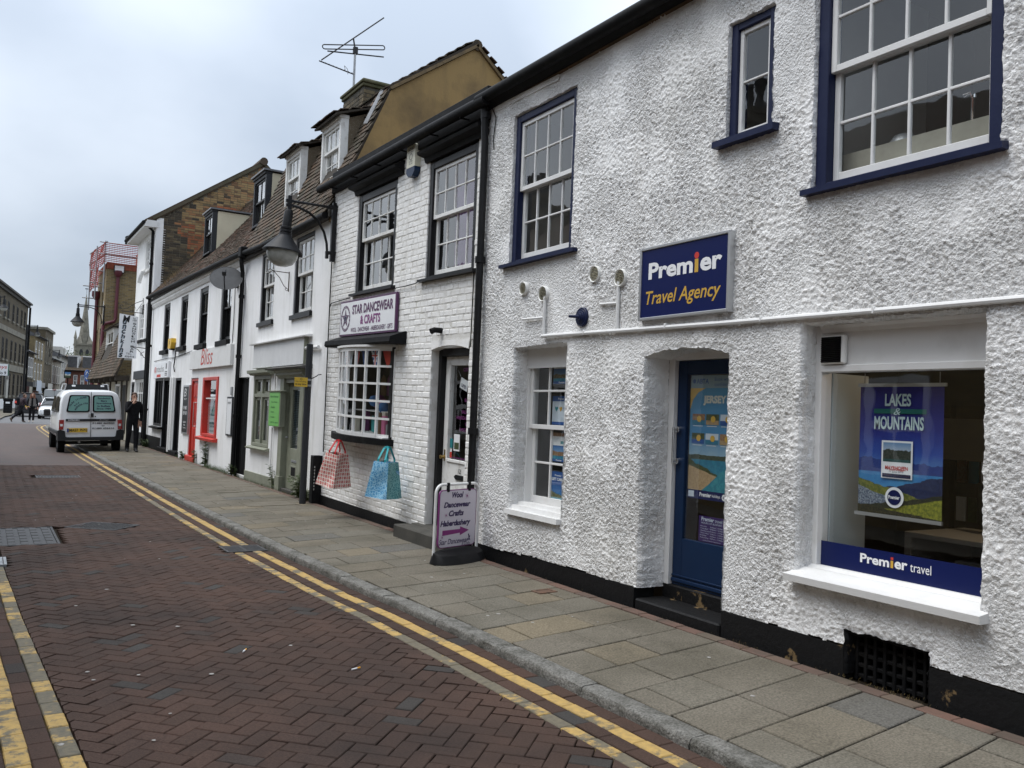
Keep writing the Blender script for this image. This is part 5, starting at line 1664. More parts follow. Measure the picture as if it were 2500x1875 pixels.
# goods in the bow window
rg = random.Random(14)
MB(FS).box(-12.7, -10.75, 1.172, 1.19, -.9, .12).build('display_shelf', M_WGLOSS, bww)
gcols = [mk('goods_' + n_, c_, .7) for n_, c_ in (('pink', (0.50, 0.12, 0.24)), ('teal', (0.04, 0.30, 0.30)), ('plum', (0.16, 0.03, 0.14)), ('cream', (0.55, 0.50, 0.42)), ('blue', (0.05, 0.16, 0.38)), ('grey', (0.25, 0.25, 0.26)), ('brown', (0.22, 0.14, 0.08)))]
for k in range(16):
    a = -12.6 + .118 * k + rg.uniform(-.02, .02)
    h_ = rg.uniform(.12, .42); d_ = rg.uniform(.1, .45)
    MB(FS).box(a, a + rg.uniform(.08, .13), 1.19, 1.19 + h_, -d_ - .08, -d_, .01).build('boxed_goods', rg.choice(gcols), bww)
for k in range(9):
    a = -12.5 + .2 * k + rg.uniform(-.04, .04); z_ = 1.62 + rg.uniform(-.06, .12)
    MB(FS).lathe([(.001, -.085), (.05, -.07), (.082, -.02), (.085, .02), (.055, .07), (.001, .085)], 14, (a, z_, -.30 - rg.uniform(0, .2)), 'b').build('wool_ball', rg.choice(gcols), bww, smooth=True)
MB(FS).box(-12.7, -10.75, 1.50, 1.515, -.7, -.25).build('display_shelf', M_WGLOSS, bww)
for k in range(8):
    a = -12.6 + .24 * k
    MB(FS).prism([(a, 1.74), (a + .17, 1.74), (a + .16, 2.02), (a + .085, 2.06), (a + .02, 2.0)], -.62, -.60).build('hanging_garment', rg.choice(gcols), bww)
bun = thing('bunting', 'string of red, blue and union flag pennants along the top of the bow window', 'bunting', (4.6, 11.7, 2.4))
for k in range(8):
    t0, t1 = .02 + k / 8.3, .02 + (k + .86) / 8.3
    (p, pc), (q_, qc) = bow(t0, BUL - .03), bow(t1, BUL - .03)
    pc -= .05; qc -= .05
    mt = (M_REDP, PR('blue'), PR('blue'), PALE, M_REDP, PR('blue'), PR('blue'), M_REDP)[k]
    top_, bot_ = 2.365, 2.12
    mid = ((p + q_) / 2, (pc + qc) / 2)
    MB(FS).poly([(p, top_, pc), (q_, top_, qc), (mid[0] + .018, bot_, mid[1]), (mid[0] - .018, bot_, mid[1])]).build('pennant', mt, bun)
    if k in (2, 6):
        e = .004
        def ln_(a0, b0, a1, b1, w, mm, e_):
            dx, dy = a1 - a0, b1 - b0
            L_2 = math.hypot(dx, dy); nx, ny = -dy / L_2 * w, dx / L_2 * w
            f_ = lambda a: pc + (qc - pc) * (a - p) / (q_ - p) + e_
            MB(FS).poly([(a0 + nx, b0 + ny, f_(a0 + nx)), (a0 - nx, b0 - ny, f_(a0 - nx)), (a1 - nx, b1 - ny, f_(a1 - nx)), (a1 + nx, b1 + ny, f_(a1 + nx))]).build('pennant_cross', mm, bun)
        cxm = mid[0]
        ln_(p + .02, top_ - .01, cxm + .03, 2.20, .017, M_WHITEP, e); ln_(q_ - .02, top_ - .01, cxm - .03, 2.20, .017, M_WHITEP, e)
        ln_(cxm, top_, cxm, 2.13, .020, M_WHITEP, e + .001); ln_(cxm, top_, cxm, 2.13, .011, M_REDP, e + .002)
        ln_(p + .03, 2.285, q_ - .03, 2.285, .018, M_WHITEP, e + .001); ln_(p + .03, 2.285, q_ - .03, 2.285, .010, M_REDP, e + .002)
MB(FS).tube([(bow(k / 8, BUL - .08)[0], 2.368, bow(k / 8, BUL - .08)[1]) for k in range(9)], .004, 6).build('cord', M_REDP, bun)

# door
df = MB(FS)
df.box(-9.60, -9.52, .05, 2.36, -.24, -.10, .004); df.box(-8.72, -8.63, .05, 2.36, -.24, -.10, .004); df.box(-9.52, -8.72, 2.27, 2.385, -.24, -.101, .004)
df.build('door_frame', M_BLACK, dance)
d = MB(FS)
dl_, dr_ = -9.515, -8.725
d.box(dl_, dl_ + .125, .06, 2.268, -.22, -.165, .004); d.box(dr_ - .11, dr_, .06, 2.268, -.22, -.165, .004)
d.box(dl_ + .125, dr_ - .11, 2.16, 2.268, -.22, -.166, .004); d.box(dl_ + .125, dr_ - .11, .06, 1.02, -.22, -.166, .004)
d.box(dl_ + .115, dr_ - .10, 1.0, 1.04, -.166, -.150, .006)
for a in (dl_ + .112, dr_ - .122): d.box(a, a + .018, 1.02, 2.17, -.166, -.152, .006)
door2 = d.build('door', M_WWORN, dance)
pane(door2, FS, dl_ + .12, dr_ - .10, 1.015, 2.165, -.19)
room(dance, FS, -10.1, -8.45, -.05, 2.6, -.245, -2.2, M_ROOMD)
m = MB(FS); m.prism([(dl_ + .38, .81), (dl_ + .34, .838), (dl_ + .38, .866), (dl_ + .55, .866), (dl_ + .55, .81)], -.165, -.15)
m.build('letter_box', M_BLACK, door2)
text(door2, FS, '12', dl_ + .43, dl_ + .50, .885, .94, -.158, M_INKK, .02)
MB(FS).lathe([(.028, 0), (.028, .01), (.02, .014), (.012, .04), (.024, .05), (.024, .06), (.001, .066)], 14, (dl_ + .05, 1.05, -.165), 'c').build('door_knob', M_BRASS, door2, smooth=True)
MB(FS).box(dl_ + .035, dl_ + .068, 1.0, 1.14, -.166, -.160, .002).build('lock_plate', M_BRASS, door2)
lx = dl_ + .14
pp = [('COSTUMES', 2.09), ('BALLET', 1.73), ('TAP', 1.66), ('BALLROOM', 1.59), ('HABERDASHERY', 1.52), ('GIFTS', 1.45), ('DANCEWEAR', 1.38)]
for s_, z_ in pp:
    text(door2, FS, s_, dr_ - .115 - .033 * len(s_), dr_ - .115, z_, z_ + .04, -.184, M_PLUM)
text(door2, FS, 'www.stardancewear', lx + .03, dr_ - .11, .04 + 1.01, 1.075, -.184, M_PLUM)
rect(door2, FS, 'notice', lx + .10, lx + .25, 1.14, 1.34, -.184, M_WHITEP); rect(door2, FS, 'notice', lx + .115, lx + .235, 1.16, 1.24, -.183, PR('land'))
rect(door2, FS, 'notice', lx + .01, lx + .06, 1.05, 1.16, -.184, M_WHITEP); rect(door2, FS, 'notice', lx + .01, lx + .06, 1.05, 1.12, -.183, M_REDP)
rect(door2, FS, 'notice', lx, lx + .07, 1.17, 1.28, -.184, PR('teal'))
op = thing('open_sign', 'white OPEN card hung inside the glass of the dancewear shop door', 'sign', (4.84, 9.0, 1.95))
MB(FS).prism([(lx + .16, 1.90), (lx + .34, 1.85), (lx + .375, 1.97), (lx + .195, 2.02)], -.205, -.2).build('card', M_WHITEP, op)
text(op, FS, 'OPEN', lx + .20, lx + .335, 1.91, 1.955, -.199, M_INK, .02, 0, slope=-.27)
MB(FS).tube([(lx + .12, 2.10, -.2), (lx + .195, 2.02, -.2)], .002, 5).build('cord', M_STEEL, op)

ls = MB(FS)
ls.tube([(-9.35, 2.567, 0), (-9.35, 2.567, .10), (-9.35, 2.545, .145)], [.034, .034, .036], 14)
ls.build('overflow_pipe', M_BLACKM, dance, smooth=True)
# thin cables over the brick front
cb = MB(FS)
cb.tube([(-13.30, 4.86, .03), (-13.31, 3.9, .03), (-13.32, 3.2, .03), (-13.29, .8, .03)], .009, 6)
cb.tube([(-13.30, 3.10, .03), (-13.25, 3.155, .028), (-12.9, 3.17, .025), (-12.42, 3.18, .028)], .008, 6)
cb.tube([(-10.80, 3.19, .03), (-10.4, 3.19, .028), (-10.1, 3.2, .028), (-9.98, 3.22, .03)], .007, 6)
cb.tube([(-8.56, 3.2, .025), (-8.57, 2.35, .025)], .007, 6)
cb.build('cable', M_RUBBER, dance)

# signs and alarm on the brick front
sg = thing('shop_sign', 'white dancewear and crafts sign with a purple star roundel above the bow window', 'sign', (4.6, 11.7, 2.6))
a0, a1, b0, b1 = -12.755, -10.63, 2.603, 3.133
rect(sg, FS, 'frame', a0, a1, b0, b1, .050, M_PURPLE, .035, .003)
rect(sg, FS, 'panel', a0 + .03, a1 - .03, b0 + .027, b1 - .027, .054, M_SIGNW)
MB(FS).lathe([(.155, 0), (.195, 0)], 40, (a0 + .25, (b0 + b1) / 2, .056), 'c').build('logo_ring', M_PURPLE, sg)
cxl, cyl = a0 + .25, (b0 + b1) / 2
for k in range(13):
    th = math.radians(212 - 19.5 * k)
    ch_ = 'STAR DANCEWEAR'.replace(' ', '')[k]
    q_ = (cxl + .175 * math.cos(th), cyl + .175 * math.sin(th))
    Fr = Frame(FS.p(q_[0], q_[1], .058), FS.r * math.sin(th) - FS.u * math.cos(th), FS.r * math.cos(th) + FS.u * math.sin(th))
    text(sg, Fr, ch_, -.016, .016, -.014, .014, 0, M_WHITEP)
for k in range(6):
    th = math.radians(232 + 15 * k)
    q_ = (cxl + .175 * math.cos(th), cyl + .175 * math.sin(th))
    Fr = Frame(FS.p(q_[0], q_[1], .058), -FS.r * math.sin(th) + FS.u * math.cos(th), -FS.r * math.cos(th) - FS.u * math.sin(th))
    text(sg, Fr, 'CRAFTS'[k], -.013, .013, -.013, .013, 0, M_WHITEP)
for r_o, mt, cc in ((.15, M_PURPLE, .057), (.085, M_WHITEP, .058), (.075, M_INK, .059)):
    pts = []
    for k in range(10):
        th = math.radians(90 + 36 * k)
        r_ = r_o if k % 2 == 0 else r_o * .42
        pts.append((cxl + r_ * math.cos(th), cyl + r_ * math.sin(th)))
    flat(sg, FS, 'logo_star', pts, cc, mt)
text(sg, FS, 'STAR DANCEWEAR', a0 + .525, a1 - .085, 2.915, 3.055, .057, M_PURPLE, .035)
text(sg, FS, '& CRAFTS', a0 + .86, a1 - .52, 2.755, 2.885, .057, M_PLUM, .035)
text(sg, FS, 'WOOL - DANCEWEAR - HABERDASHERY - GIFTS', a0 + .495, a1 - .085, 2.652, 2.718, .057, M_PURPLE, .012)
al = thing('alarm_box', 'cream upright burglar alarm box with a blue base below the eaves', 'alarm', (4.62, 10.2, 4.6))
m = MB(FS); m.prism([(-10.42, 4.72), (-10.42, 5.0), (-10.385, 5.02), (-10.20, 5.02), (-10.165, 5.0), (-10.165, 4.72)], .0, .085)
m.build('case', M_PLASTC, al)
MB(FS).prism([(-10.42, 4.715), (-10.165, 4.715), (-10.165, 4.66), (-10.23, 4.60), (-10.355, 4.60), (-10.42, 4.66)], .0, .088).build('base', M_NAVYDOOR, al)
text(al, FS, 'AZTEC', -10.38, -10.205, 4.94, 4.975, .087, M_INKK, .02); text(al, FS, 'SECURITY', -10.38, -10.205, 4.91, 4.925, .087, M_INKK)
MB(FS).lathe([(.036, 0), (.046, 0)], 20, (-10.29, 4.855, .087), 'c').build('badge_ring', M_INKK, al)
text(al, FS, '01438', -10.345, -10.24, 4.785, 4.805, .087, M_INKK); text(al, FS, '791794', -10.345, -10.24, 4.755, 4.775, .087, M_INKK)

# ------------------------------------------------------------------ bags, pavement board, posts
def carrier(label, loc, rz, tilt, w, d, h, taper, mats, strap, pat):
    """a woven carrier bag hung by its two loops: a front, a gusset, a base and handles"""
    t = thing('carrier_bag', label, 'bag', loc, rot=(tilt[0], tilt[1], rz))
    m = MB()
    wt, dt = w * taper, d * taper
    top, bot = 0.0, -h
    P0 = [(-wt / 2, -dt / 2, top), (wt / 2, -dt / 2, top), (wt / 2, dt / 2, top), (-wt / 2, dt / 2, top)]
    P1 = [(-w / 2, -d / 2, bot), (w / 2, -d / 2, bot), (w / 2, d / 2, bot), (-w / 2, d / 2, bot)]
    NS = 8
    r2 = random.Random(hash(label) % 999)
    for k in range(4):
        l = (k + 1) % 4
        grid = []
        for i in range(NS + 1):
            row = []
            for j in range(NS + 1):
                u, v = i / NS, j / NS
                a = Vector(P0[k]).lerp(Vector(P0[l]), u); b_ = Vector(P1[k]).lerp(Vector(P1[l]), u)
                p = a.lerp(b_, v)
                nrm = (Vector(P1[l]) - Vector(P1[k])).cross(Vector((0, 0, 1))).normalized()
                crease = .016 * math.sin(3 * u + 5 * v + k) + .012 * math.sin(9 * u * v + 2 * k) - .02 * math.sin(math.pi * u) * (1 - v)
                e = 0 if u in (0, 1) else 1
                p = p + nrm * (crease + r2.uniform(-.006, .006)) * e
                row.append(tuple(p))
            grid.append(row)
        vs = [q for row in grid for q in row]
        m.add(vs, [(i * (NS + 1) + j, (i + 1) * (NS + 1) + j, (i + 1) * (NS + 1) + j + 1, i * (NS + 1) + j + 1) for i in range(NS) for j in range(NS)], k % 2)
    m.add(P1, [(0, 1, 2, 3)], 0)
    m.build('bag_body', mats, t, smooth=True)
    hnd = MB()
    for sy in (-1, 1):
        y_ = sy * dt / 2 * .9
        pts = [(-wt * .26, y_, -.05), (-wt * .24, y_, .03), (-.03, y_ * .25, .17), (0, 0, .185), (.03, y_ * .25, .17), (wt * .24, y_, .03), (wt * .26, y_, -.05)]
        for q, r_ in zip(pts, pts[1:]):
            a, b_ = Vector(q), Vector(r_)
            dv = (b_ - a).normalized()
            sd = dv.cross(Vector((0, 1, 0))).normalized() * .014
            hnd.add([tuple(a + sd), tuple(a - sd), tuple(b_ - sd), tuple(b_ + sd)], [(0, 1, 2, 3)])
            hnd.add([tuple(a + sd + Vector((0, .003 * sy, 0))), tuple(a - sd + Vector((0, .003 * sy, 0))), tuple(b_ - sd + Vector((0, .003 * sy, 0))), tuple(b_ + sd + Vector((0, .003 * sy, 0)))], [(0, 1, 2, 3)])
    hnd.build('handles', strap, t)
    return t


def print_mat(name, ground, c1, c2, kind, sheen=.35):
    s = Nodes(name)
    oc = s.n('ShaderNodeTexCoord').outputs['Object']
    sp = s.n('ShaderNodeSeparateXYZ', {0: oc})
    h = s.math('ADD', sp.outputs['X'], sp.outputs['Y'])
    if kind == 'apples':
        u, v = s.math('MULTIPLY', h, 22.0), s.math('MULTIPLY', sp.outputs['Z'], 20.0)
        fu, fv = s.math('SUBTRACT', s.math('FRACT', u), .5), s.math('SUBTRACT', s.math('FRACT', v), .5)
        r_ = s.math('ADD', s.math('POWER', s.math('ABSOLUTE', fu), 3.0), s.math('POWER', s.math('ABSOLUTE', fv), 3.0))
        k = s.math('LESS_THAN', r_, .050)
        core = s.math('LESS_THAN', s.math('ADD', s.math('ABSOLUTE', fu), s.math('MULTIPLY', s.math('ABSOLUTE', fv), .5)), .10)
        alt = s.math('LESS_THAN', s.math('FRACT', s.math('MULTIPLY', s.math('ADD', s.math('FLOOR', u), s.math('FLOOR', v)), .5)), .25)
        c_ = s.mix(alt, c1, c2)
        c_ = s.mix(core, c_, ground)
        c_ = s.mix(k, ground, c_)
    else:
        v = s.n('ShaderNodeCombineXYZ', {0: h, 1: sp.outputs['Z'], 2: 0.0}).outputs[0]
        vo = s.n('ShaderNodeTexVoronoi', {'Vector': v, 'Scale': 34.0}, feature='DISTANCE_TO_EDGE').outputs[0]
        wv = s.n('ShaderNodeTexVoronoi', {'Vector': v, 'Scale': 34.0}).outputs[0]
        k = s.math('LESS_THAN', vo, .12)
        c_ = s.mix(k, ground, c1)
        c_ = s.mix(s.math('LESS_THAN', wv, .22), c_, c2)
    s.bsdf(Base_Color=c_, Roughness=sheen, Normal=s.bump(s.noise(26.0, 4.0), .35, .02))
    MATS[name] = s.m
    return s.m


APL = print_mat('apple_print', (0.68, 0.60, 0.54), (0.42, 0.022, 0.024), (0.58, 0.17, 0.15), 'apples')
PAIS = print_mat('blue_paisley_print', (0.045, 0.22, 0.42), (0.25, 0.45, 0.58), (0.10, 0.30, 0.50), 'p')
PAIS2 = print_mat('teal_paisley_print', (0.02, 0.15, 0.18), (0.13, 0.31, 0.31), (0.03, 0.20, 0.22), 'p')
carrier('red and cream apple-print carrier bag hanging under the bow window', (4.25, 11.64, .985), math.radians(-64), (math.radians(3), math.radians(9)), .35, .35, .46, .62, [APL, APL], mk('red_strap', (0.50, 0.02, 0.025), .5), 0)
carrier('turquoise paisley-print carrier bag hanging from the right end of the bow sill', (4.37, 10.19, .965), math.radians(-60), (0, math.radians(3)), .34, .32, .45, .66, [PAIS, PAIS2], mk('turquoise_strap', (0.02, 0.32, 0.36), .5), 0)

# pavement swing board
pb = thing('pavement_sign', 'lilac swing board in a white tubular frame on a black foot, arrow pointing right', 'sign', (4.27, 8.03, .085))
FA = Frame((3.955, 7.925, .085), (.94, .34, 0))
Wd = .655
m = MB(FA)
R_ = .09
pts = [(0.0, .06, 0)] + [(0.0, .70, 0)]
for k in range(7):
    th = math.pi - math.pi / 2 * k / 6
    pts.append((R_ + R_ * math.cos(th), .70 + R_ * math.sin(th), 0))
for k in range(7):
    th = math.pi / 2 - math.pi / 2 * k / 6
    pts.append((Wd - R_ + R_ * math.cos(th), .70 + R_ * math.sin(th), 0))
pts += [(Wd, .06, 0)]
m.tube(pts, .0155, 12)
m.build('frame', M_WGLOSS, pb, smooth=True)
bs_ = MB(FA)
n = 18
top_, bot_ = [], []
for k in range(n + 1):
    th = math.pi * k / n
    top_.append((Wd / 2 - (Wd / 2 + .02) * math.cos(th), .085, .05 + .13 * math.sin(th)))
    bot_.append((Wd / 2 - (Wd / 2 + .035) * math.cos(th), .0, .06 + .17 * math.sin(th)))
back_t = [(q[0], q[1], .02 - (q[2] - .05)) for q in reversed(top_)]
back_b = [(q[0], q[1], .02 - (q[2] - .06)) for q in reversed(bot_)]
T_, B_ = top_ + back_t, bot_ + back_b
L_2 = len(T_)
ridge = [(q[0], .105 + .03 * math.sin(math.pi * (k % (n + 1)) / n), (q[2] - .03) * .25 + .02) for k, q in enumerate(T_)]
bs_.add(T_ + B_ + ridge, [(k, (k + 1) % L_2, L_2 + (k + 1) % L_2, L_2 + k) for k in range(L_2)] + [(k, (k + 1) % L_2, 2 * L_2 + (k + 1) % L_2, 2 * L_2 + k) for k in range(L_2)] + [tuple(2 * L_2 + k for k in range(L_2))])
bs_.build('base', M_RUBBER, pb, smooth=True)


def rounded(a0, a1, b0, b1, r, n=6):
    out = []
    for (cx_, cy_, s0) in ((a1 - r, b1 - r, 0), (a0 + r, b1 - r, 90), (a0 + r, b0 + r, 180), (a1 - r, b0 + r, 270)):
        for k in range(n + 1):
            th = math.radians(s0 + 90 * k / n)
            out.append((cx_ + r * math.cos(th), cy_ + r * math.sin(th)))
    return out


FB = FA.shift(.012)
p0, p1, q0, q1 = .045, Wd - .045, .145, .735
MB(FB).prism(rounded(p0, p1, q0, q1, .05), -.02, .0).build('panel', M_PLUM, pb)
MB(FB).prism(rounded(p0 + .008, p1 - .008, q0 + .008, q1 - .008, .045), .0, .003).build('panel_face', M_LILAC, pb)
m = MB(FB)
for x in (p0 + .12, p1 - .12):
    m.box(x - .018, x + .018, q1 - .02, q1 + .075, -.012, .014, .006)
m.build('hook', M_RUBBER, pb)
INKP = mk('ink_indigo', (0.028, 0.012, 0.075), .5)
for s_, x0, x1, y0, y1 in (('Wool', .225, .40, .650, .712), ('Dancewear', .105, .515, .553, .612), ('Crafts', .185, .415, .463, .524), ('Haberdashery', .065, .525, .347, .424)):
    text(pb, FB, s_, x0, x1, y0, y1, .0045, INKP, .045, .28)
text(pb, FB, 'Star Dancewear', .055, .50, .180, .235, .0045, INKP, .012, .28); text(pb, FB, '& Crafts', .40, .53, .155, .185, .0045, INKP, .0, .28)
flat(pb, FB, 'printed_arrow', [(.10, .272), (.365, .285), (.365, .258), (.505, .305), (.365, .352), (.365, .325), (.10, .325)], .0045, mk('print_magenta', (0.21, 0.015, 0.16), .45))
for x, y_, r_ in ((.455, .665, .045), (.145, .478, .035), (.455, .315, .03), (.10, .255, .03)):
    pts = []
    for k in range(16):
        th = math.pi * 2 * k / 16 + .2
        rr = r_ * (1 if k % 2 == 0 else .14) * (1.0 if k % 4 else .75)
        pts.append((x + rr * math.cos(th), y_ + rr * math.sin(th)))
    flat(pb, FB, 'printed_star', pts, .0052, MATS['print_magenta'])
flat(pb, FB, 'printed_dancer', [(.475, .195), (.505, .215), (.50, .24), (.49, .262), (.505, .268), (.515, .245), (.53, .24), (.52, .222), (.535, .19), (.51, .205), (.495, .195)], .0056, INKP)

# posts by the party wall
bp = thing('bollard', 'short square black post standing at the left corner of the white brick shop', 'post', (4.57, 13.46, .085))
m = MB(); m.box(4.50, 4.645, 13.375, 13.53, .05, .83, .008); m.build('post', M_BLACKM, bp)
m = MB()
for k in range(8): m.box(4.515, 4.53, 13.37, 13.374, .30 + .05 * k, .33 + .05 * k)
m.build('scratched_marks', mk('worn_white', (0.35, 0.34, 0.32), .8), bp)
MB().box(4.50, 4.645, 13.368, 13.53, .83, .845, .004).build('cap', M_BLACK, bp)
gp = thing('sign_post', 'tall plain grey metal post with a yellow loading plate and open top', 'post', (4.36, 13.40, .085))
MB().tube([(4.363, 13.41, .05), (4.363, 13.41, 2.60)], .052, 16).build('pole', M_GREYP, gp, smooth=True)
MB().lathe([(.055, 0), (.055, .03)], 14, (4.363, 13.41, 2.02), 'c').lathe([(.055, 0), (.055, .03)], 14, (4.363, 13.41, 1.93), 'c').build('clip', M_STEEL, gp)
Fp = Frame((4.30, 13.345, 0), (.80, -.60, 0) if False else (.97, -.24, 0))
lp = MB(Fp); lp.box(-.17, .03, 1.92, 2.065, 0.0, .004, .001); lp.build('loading_plate', mk('plate_yellow', (0.62, 0.40, 0.03), .45), gp)
text(gp, Fp, 'No loading', -.15, .01, 1.985, 2.015, .0055, M_INKK); text(gp, Fp, 'at any time', -.155, .015, 1.94, 1.975, .0055, M_INKK, .02)
MB(Fp).lathe([(.012, 0), (.018, 0)], 14, (-.07, 2.04, .0055), 'c').build('printed_ring', M_INKK, gp)
MB().tube([(4.40, 13.41, 2.05), (4.50, 13.44, 2.10), (4.58, 13.6, 2.13), (4.64, 13.62, 2.14)], .008, 6).build('cable', M_RUBBER, gp)


# street lamps on wall brackets
M_LAMPG = glass_mat('lamp_glass', (0.72, 0.74, 0.73), 1.6)
M_LAMPB = mk('frosted_bowl', (0.27, 0.28, 0.26), .2, (.40, .40, .37), 7)


def lantern(name, label, o, inward, reach=.78, plate=True, tilt=0.0, group='street lamps on brackets'):
    """bracket lamp: o is the bracket's top on its wall or pole, inward the direction from the street to the wall"""
    t = thing(name, label, 'street lamp', o)
    w = Vector(inward).normalized()
    F = Frame(o, -w)                       # a runs out over the street, b up
    m = MB(F)
    m.box(-.035, .035, -.88, .02, -.035, .035, .006)
    m.box(-.06, .11, -.045, .01, -.03, .03, .005); m.box(-.06, .11, -.77, -.72, -.03, .03, .005); m.box(.065, .11, -.84, -.72, -.028, .028, .005)
    m.box(-.03, .03, .02, .06, -.03, .03, .004)
    m.build('bracket_plate', M_BLACK, t)
    m = MB(F)
    m.tube([(0, -.02, 0), (reach, -.02, 0)], .021, 8)
    m.tube([(.085, -.74, 0), (.10, -.60, 0), (.15, -.43, 0), (.25, -.27, 0), (.40, -.16, 0), (.58, -.10, 0), (reach, -.085, 0)], .021, 8)
    m.box(reach - .03, reach + .03, -.16, .06, -.03, .03, .006); m.box(reach - .06, reach + .06, -.045, .0, -.028, .028, .004); m.box(reach - .055, reach + .055, -.11, -.07, -.028, .028, .004)
    m.build('arm', M_BLACK, t, smooth=False)
    ax = Frame(F.p(reach, -.16, 0), F.r * math.cos(tilt) - F.u * math.sin(tilt), F.u * math.cos(tilt) + F.r * math.sin(tilt))
    MB(ax).lathe([(.001, .01), (.05, .0), (.068, -.05), (.072, -.27), (.09, -.28), (.09, -.31), (.078, -.32), (.092, -.33), (.092, -.36), (.08, -.37), (.098, -.38), (.10, -.42), (.001, -.42)], 24).build('head', M_BLACK, t, smooth=True)
    MB(ax).lathe([(.10, -.41), (.105, -.43), (.285, -.64), (.305, -.665), (.305, -.68), (.27, -.655), (.10, -.45)], 32).build('shade', mk('lamp_shade_grey', (0.012, 0.0125, 0.015), .5, (.018, .019, .021), 6, spec=.2), t, smooth=True)
    MB(ax).lathe([(.235, -.64), (.242, -.68), (.228, -.76), (.178, -.84), (.095, -.885), (.001, -.90)], 28).build('bowl', M_LAMPB, t, smooth=True)
    return t


lantern('street_lamp', 'large black bracket lamp with conical shade left of the white brick shop, nearest lamp', (4.60, 13.25, 4.80), (1, 0, 0), .72, tilt=math.radians(-6))

# ------------------------------------------------------------------ the white house with the mansard roof and dormers
mans = thing('terraced_house', 'white rendered house with a tiled mansard roof, two white dormers and sage green joinery', 'building', (4.65, 16, .1))
hL, hR = -19.08, -13.375
HH = [(-15.36, -14.30, 3.235, 4.62), (-17.56, -16.61, 3.25, 4.635), (-17.68, -16.50, .78, 2.19), (-15.66, -14.42, .0, 2.16), (-19.04, -18.10, .0, 2.175)]
wall(mans, FW, hL, hR, .0, 4.84, [(*h, .12) for h in HH], M_RENDER)
sash(mans, FW, -15.36, -14.31, 3.235, 4.62, 3, 2, 2, 3.945, .018, .075, M_BLACK, M_WWORN, .042, .020, (M_BLACK, .05, .09, .05), M_ROOMP, 1.6)
sash(mans, FW, -17.56, -16.61, 3.25, 4.635, 3, 2, 2, 3.97, .018, .07, M_BLACK, M_WWORN, .042, .020, (M_BLACK, .05, .09, .05), M_ROOMP, 1.6)
# scrolled sign bracket left on the wall
m = MB(FW)
m.tube([(-15.58, 4.04, .03), (-15.58, 3.68, .03)], .010, 6)
m.tube([(-15.58, 4.02, .03), (-15.6, 4.03, .34)], .008, 6)
m.tube([(-15.58, 3.72, .04), (-15.58, 3.78, .12), (-15.59, 3.92, .2), (-15.6, 4.02, .30), (-15.6, 4.06, .37), (-15.6, 4.03, .42), (-15.6, 3.99, .38), (-15.6, 4.01, .34)], .007, 6)
m.tube([(-15.58, 3.71, .03 + .03 * 0), (-15.58, 3.69, .07), (-15.58, 3.72, .09), (-15.58, 3.745, .07)], .006, 6)
br = thing('sign_bracket', 'empty scrolled iron bracket between the two sash windows of the mansard house', 'bracket', (4.6, 15.6, 3.7))
m.build('scrollwork', mk('rusty_black_iron', (0.06, 0.035, 0.02), .8, (0.03, 0.026, 0.024), 30), br)
# blank fascia board
fb = MB(FW)
fb.box(-17.60, -14.40, 2.325, 2.79, -.01, .075, .006)
fb.build('fascia_panel', mk('grey_white_board', (0.66, 0.665, 0.67), .5, (.58, .585, .59), 2, streak=((.4, .4, .4), .3)), mans)
MB(FW).prism_a([(2.79, -.01), (2.79, .13), (2.81, .135), (2.835, .02), (2.835, -.01)], -17.72, -14.18).build('fascia_cornice', M_WGLOSS, mans)
for k in range(12): MB(FW).lathe([(.012, 0), (.008, .006), (.001, .008)], 8, (-17.5 + .28 * k, 2.345, .075), 'c').build('fascia_screw', M_WGLOSS, mans)
MB(FW).box(-14.40, -14.375, 2.33, 2.79, -.01, .072).build('fascia_end', M_SAGE, mans)
MB(FW).tube([(-14.37, 2.60, .04), (-13.75, 2.59, .05), (-13.70, 2.59, .05)], .03, 8).build('waste_pipe', M_WGLOSS, mans, smooth=True)
# sage green shop window
gw = MB(FW)
gw.box(-17.70, -17.62, .80, 2.19, -.13, .01, .004); gw.box(-16.58, -16.50, .80, 2.19, -.13, .01, .004); gw.box(-17.62, -16.58, 2.11, 2.19, -.13, .008, .004)
gw.box(-17.62, -16.58, 1.76, 1.83, -.13, .006, .004); gw.box(-17.62, -16.58, .80, .86, -.13, .008, .004); gw.box(-17.14, -17.06, .86, 2.11, -.13, .004, .004)
gwn = gw.build('shop_window', M_SAGE, mans)
for a0, a1 in ((-17.62, -17.14), (-17.06, -16.58)):
    leafgrid(FW, gwn, 'casement', a0, a1, 1.83, 2.11, -.03, 1, 1, .045, .045, .02, M_SAGE, M_GLASSD); leafgrid(FW, gwn, 'casement', a0, a1, .86, 1.76, -.03, 1, 1, .06, .06, .02, M_SAGE, M_GLASSD)
    rect(gwn, FW, 'net_curtain', a0 + .05, a1 - .05, .9, 1.30, -.075, M_CURTW)
MB(FW).prism_a([(.735, -.05), (.735, .10), (.765, .11), (.79, .03), (.80, -.05)], -17.78, -16.40).build('sill', M_SAGE, gwn)
MB(FW).prism_a([(2.19, -.02), (2.19, .07), (2.215, .09), (2.23, .14), (2.285, .145), (2.30, .05), (2.30, -.02)], -17.78, -16.30).build('window_cornice', M_SAGE, gwn)
room(gwn, FW, -18, -16.2, .6, 2.4, -.14, -2, M_ROOMD)
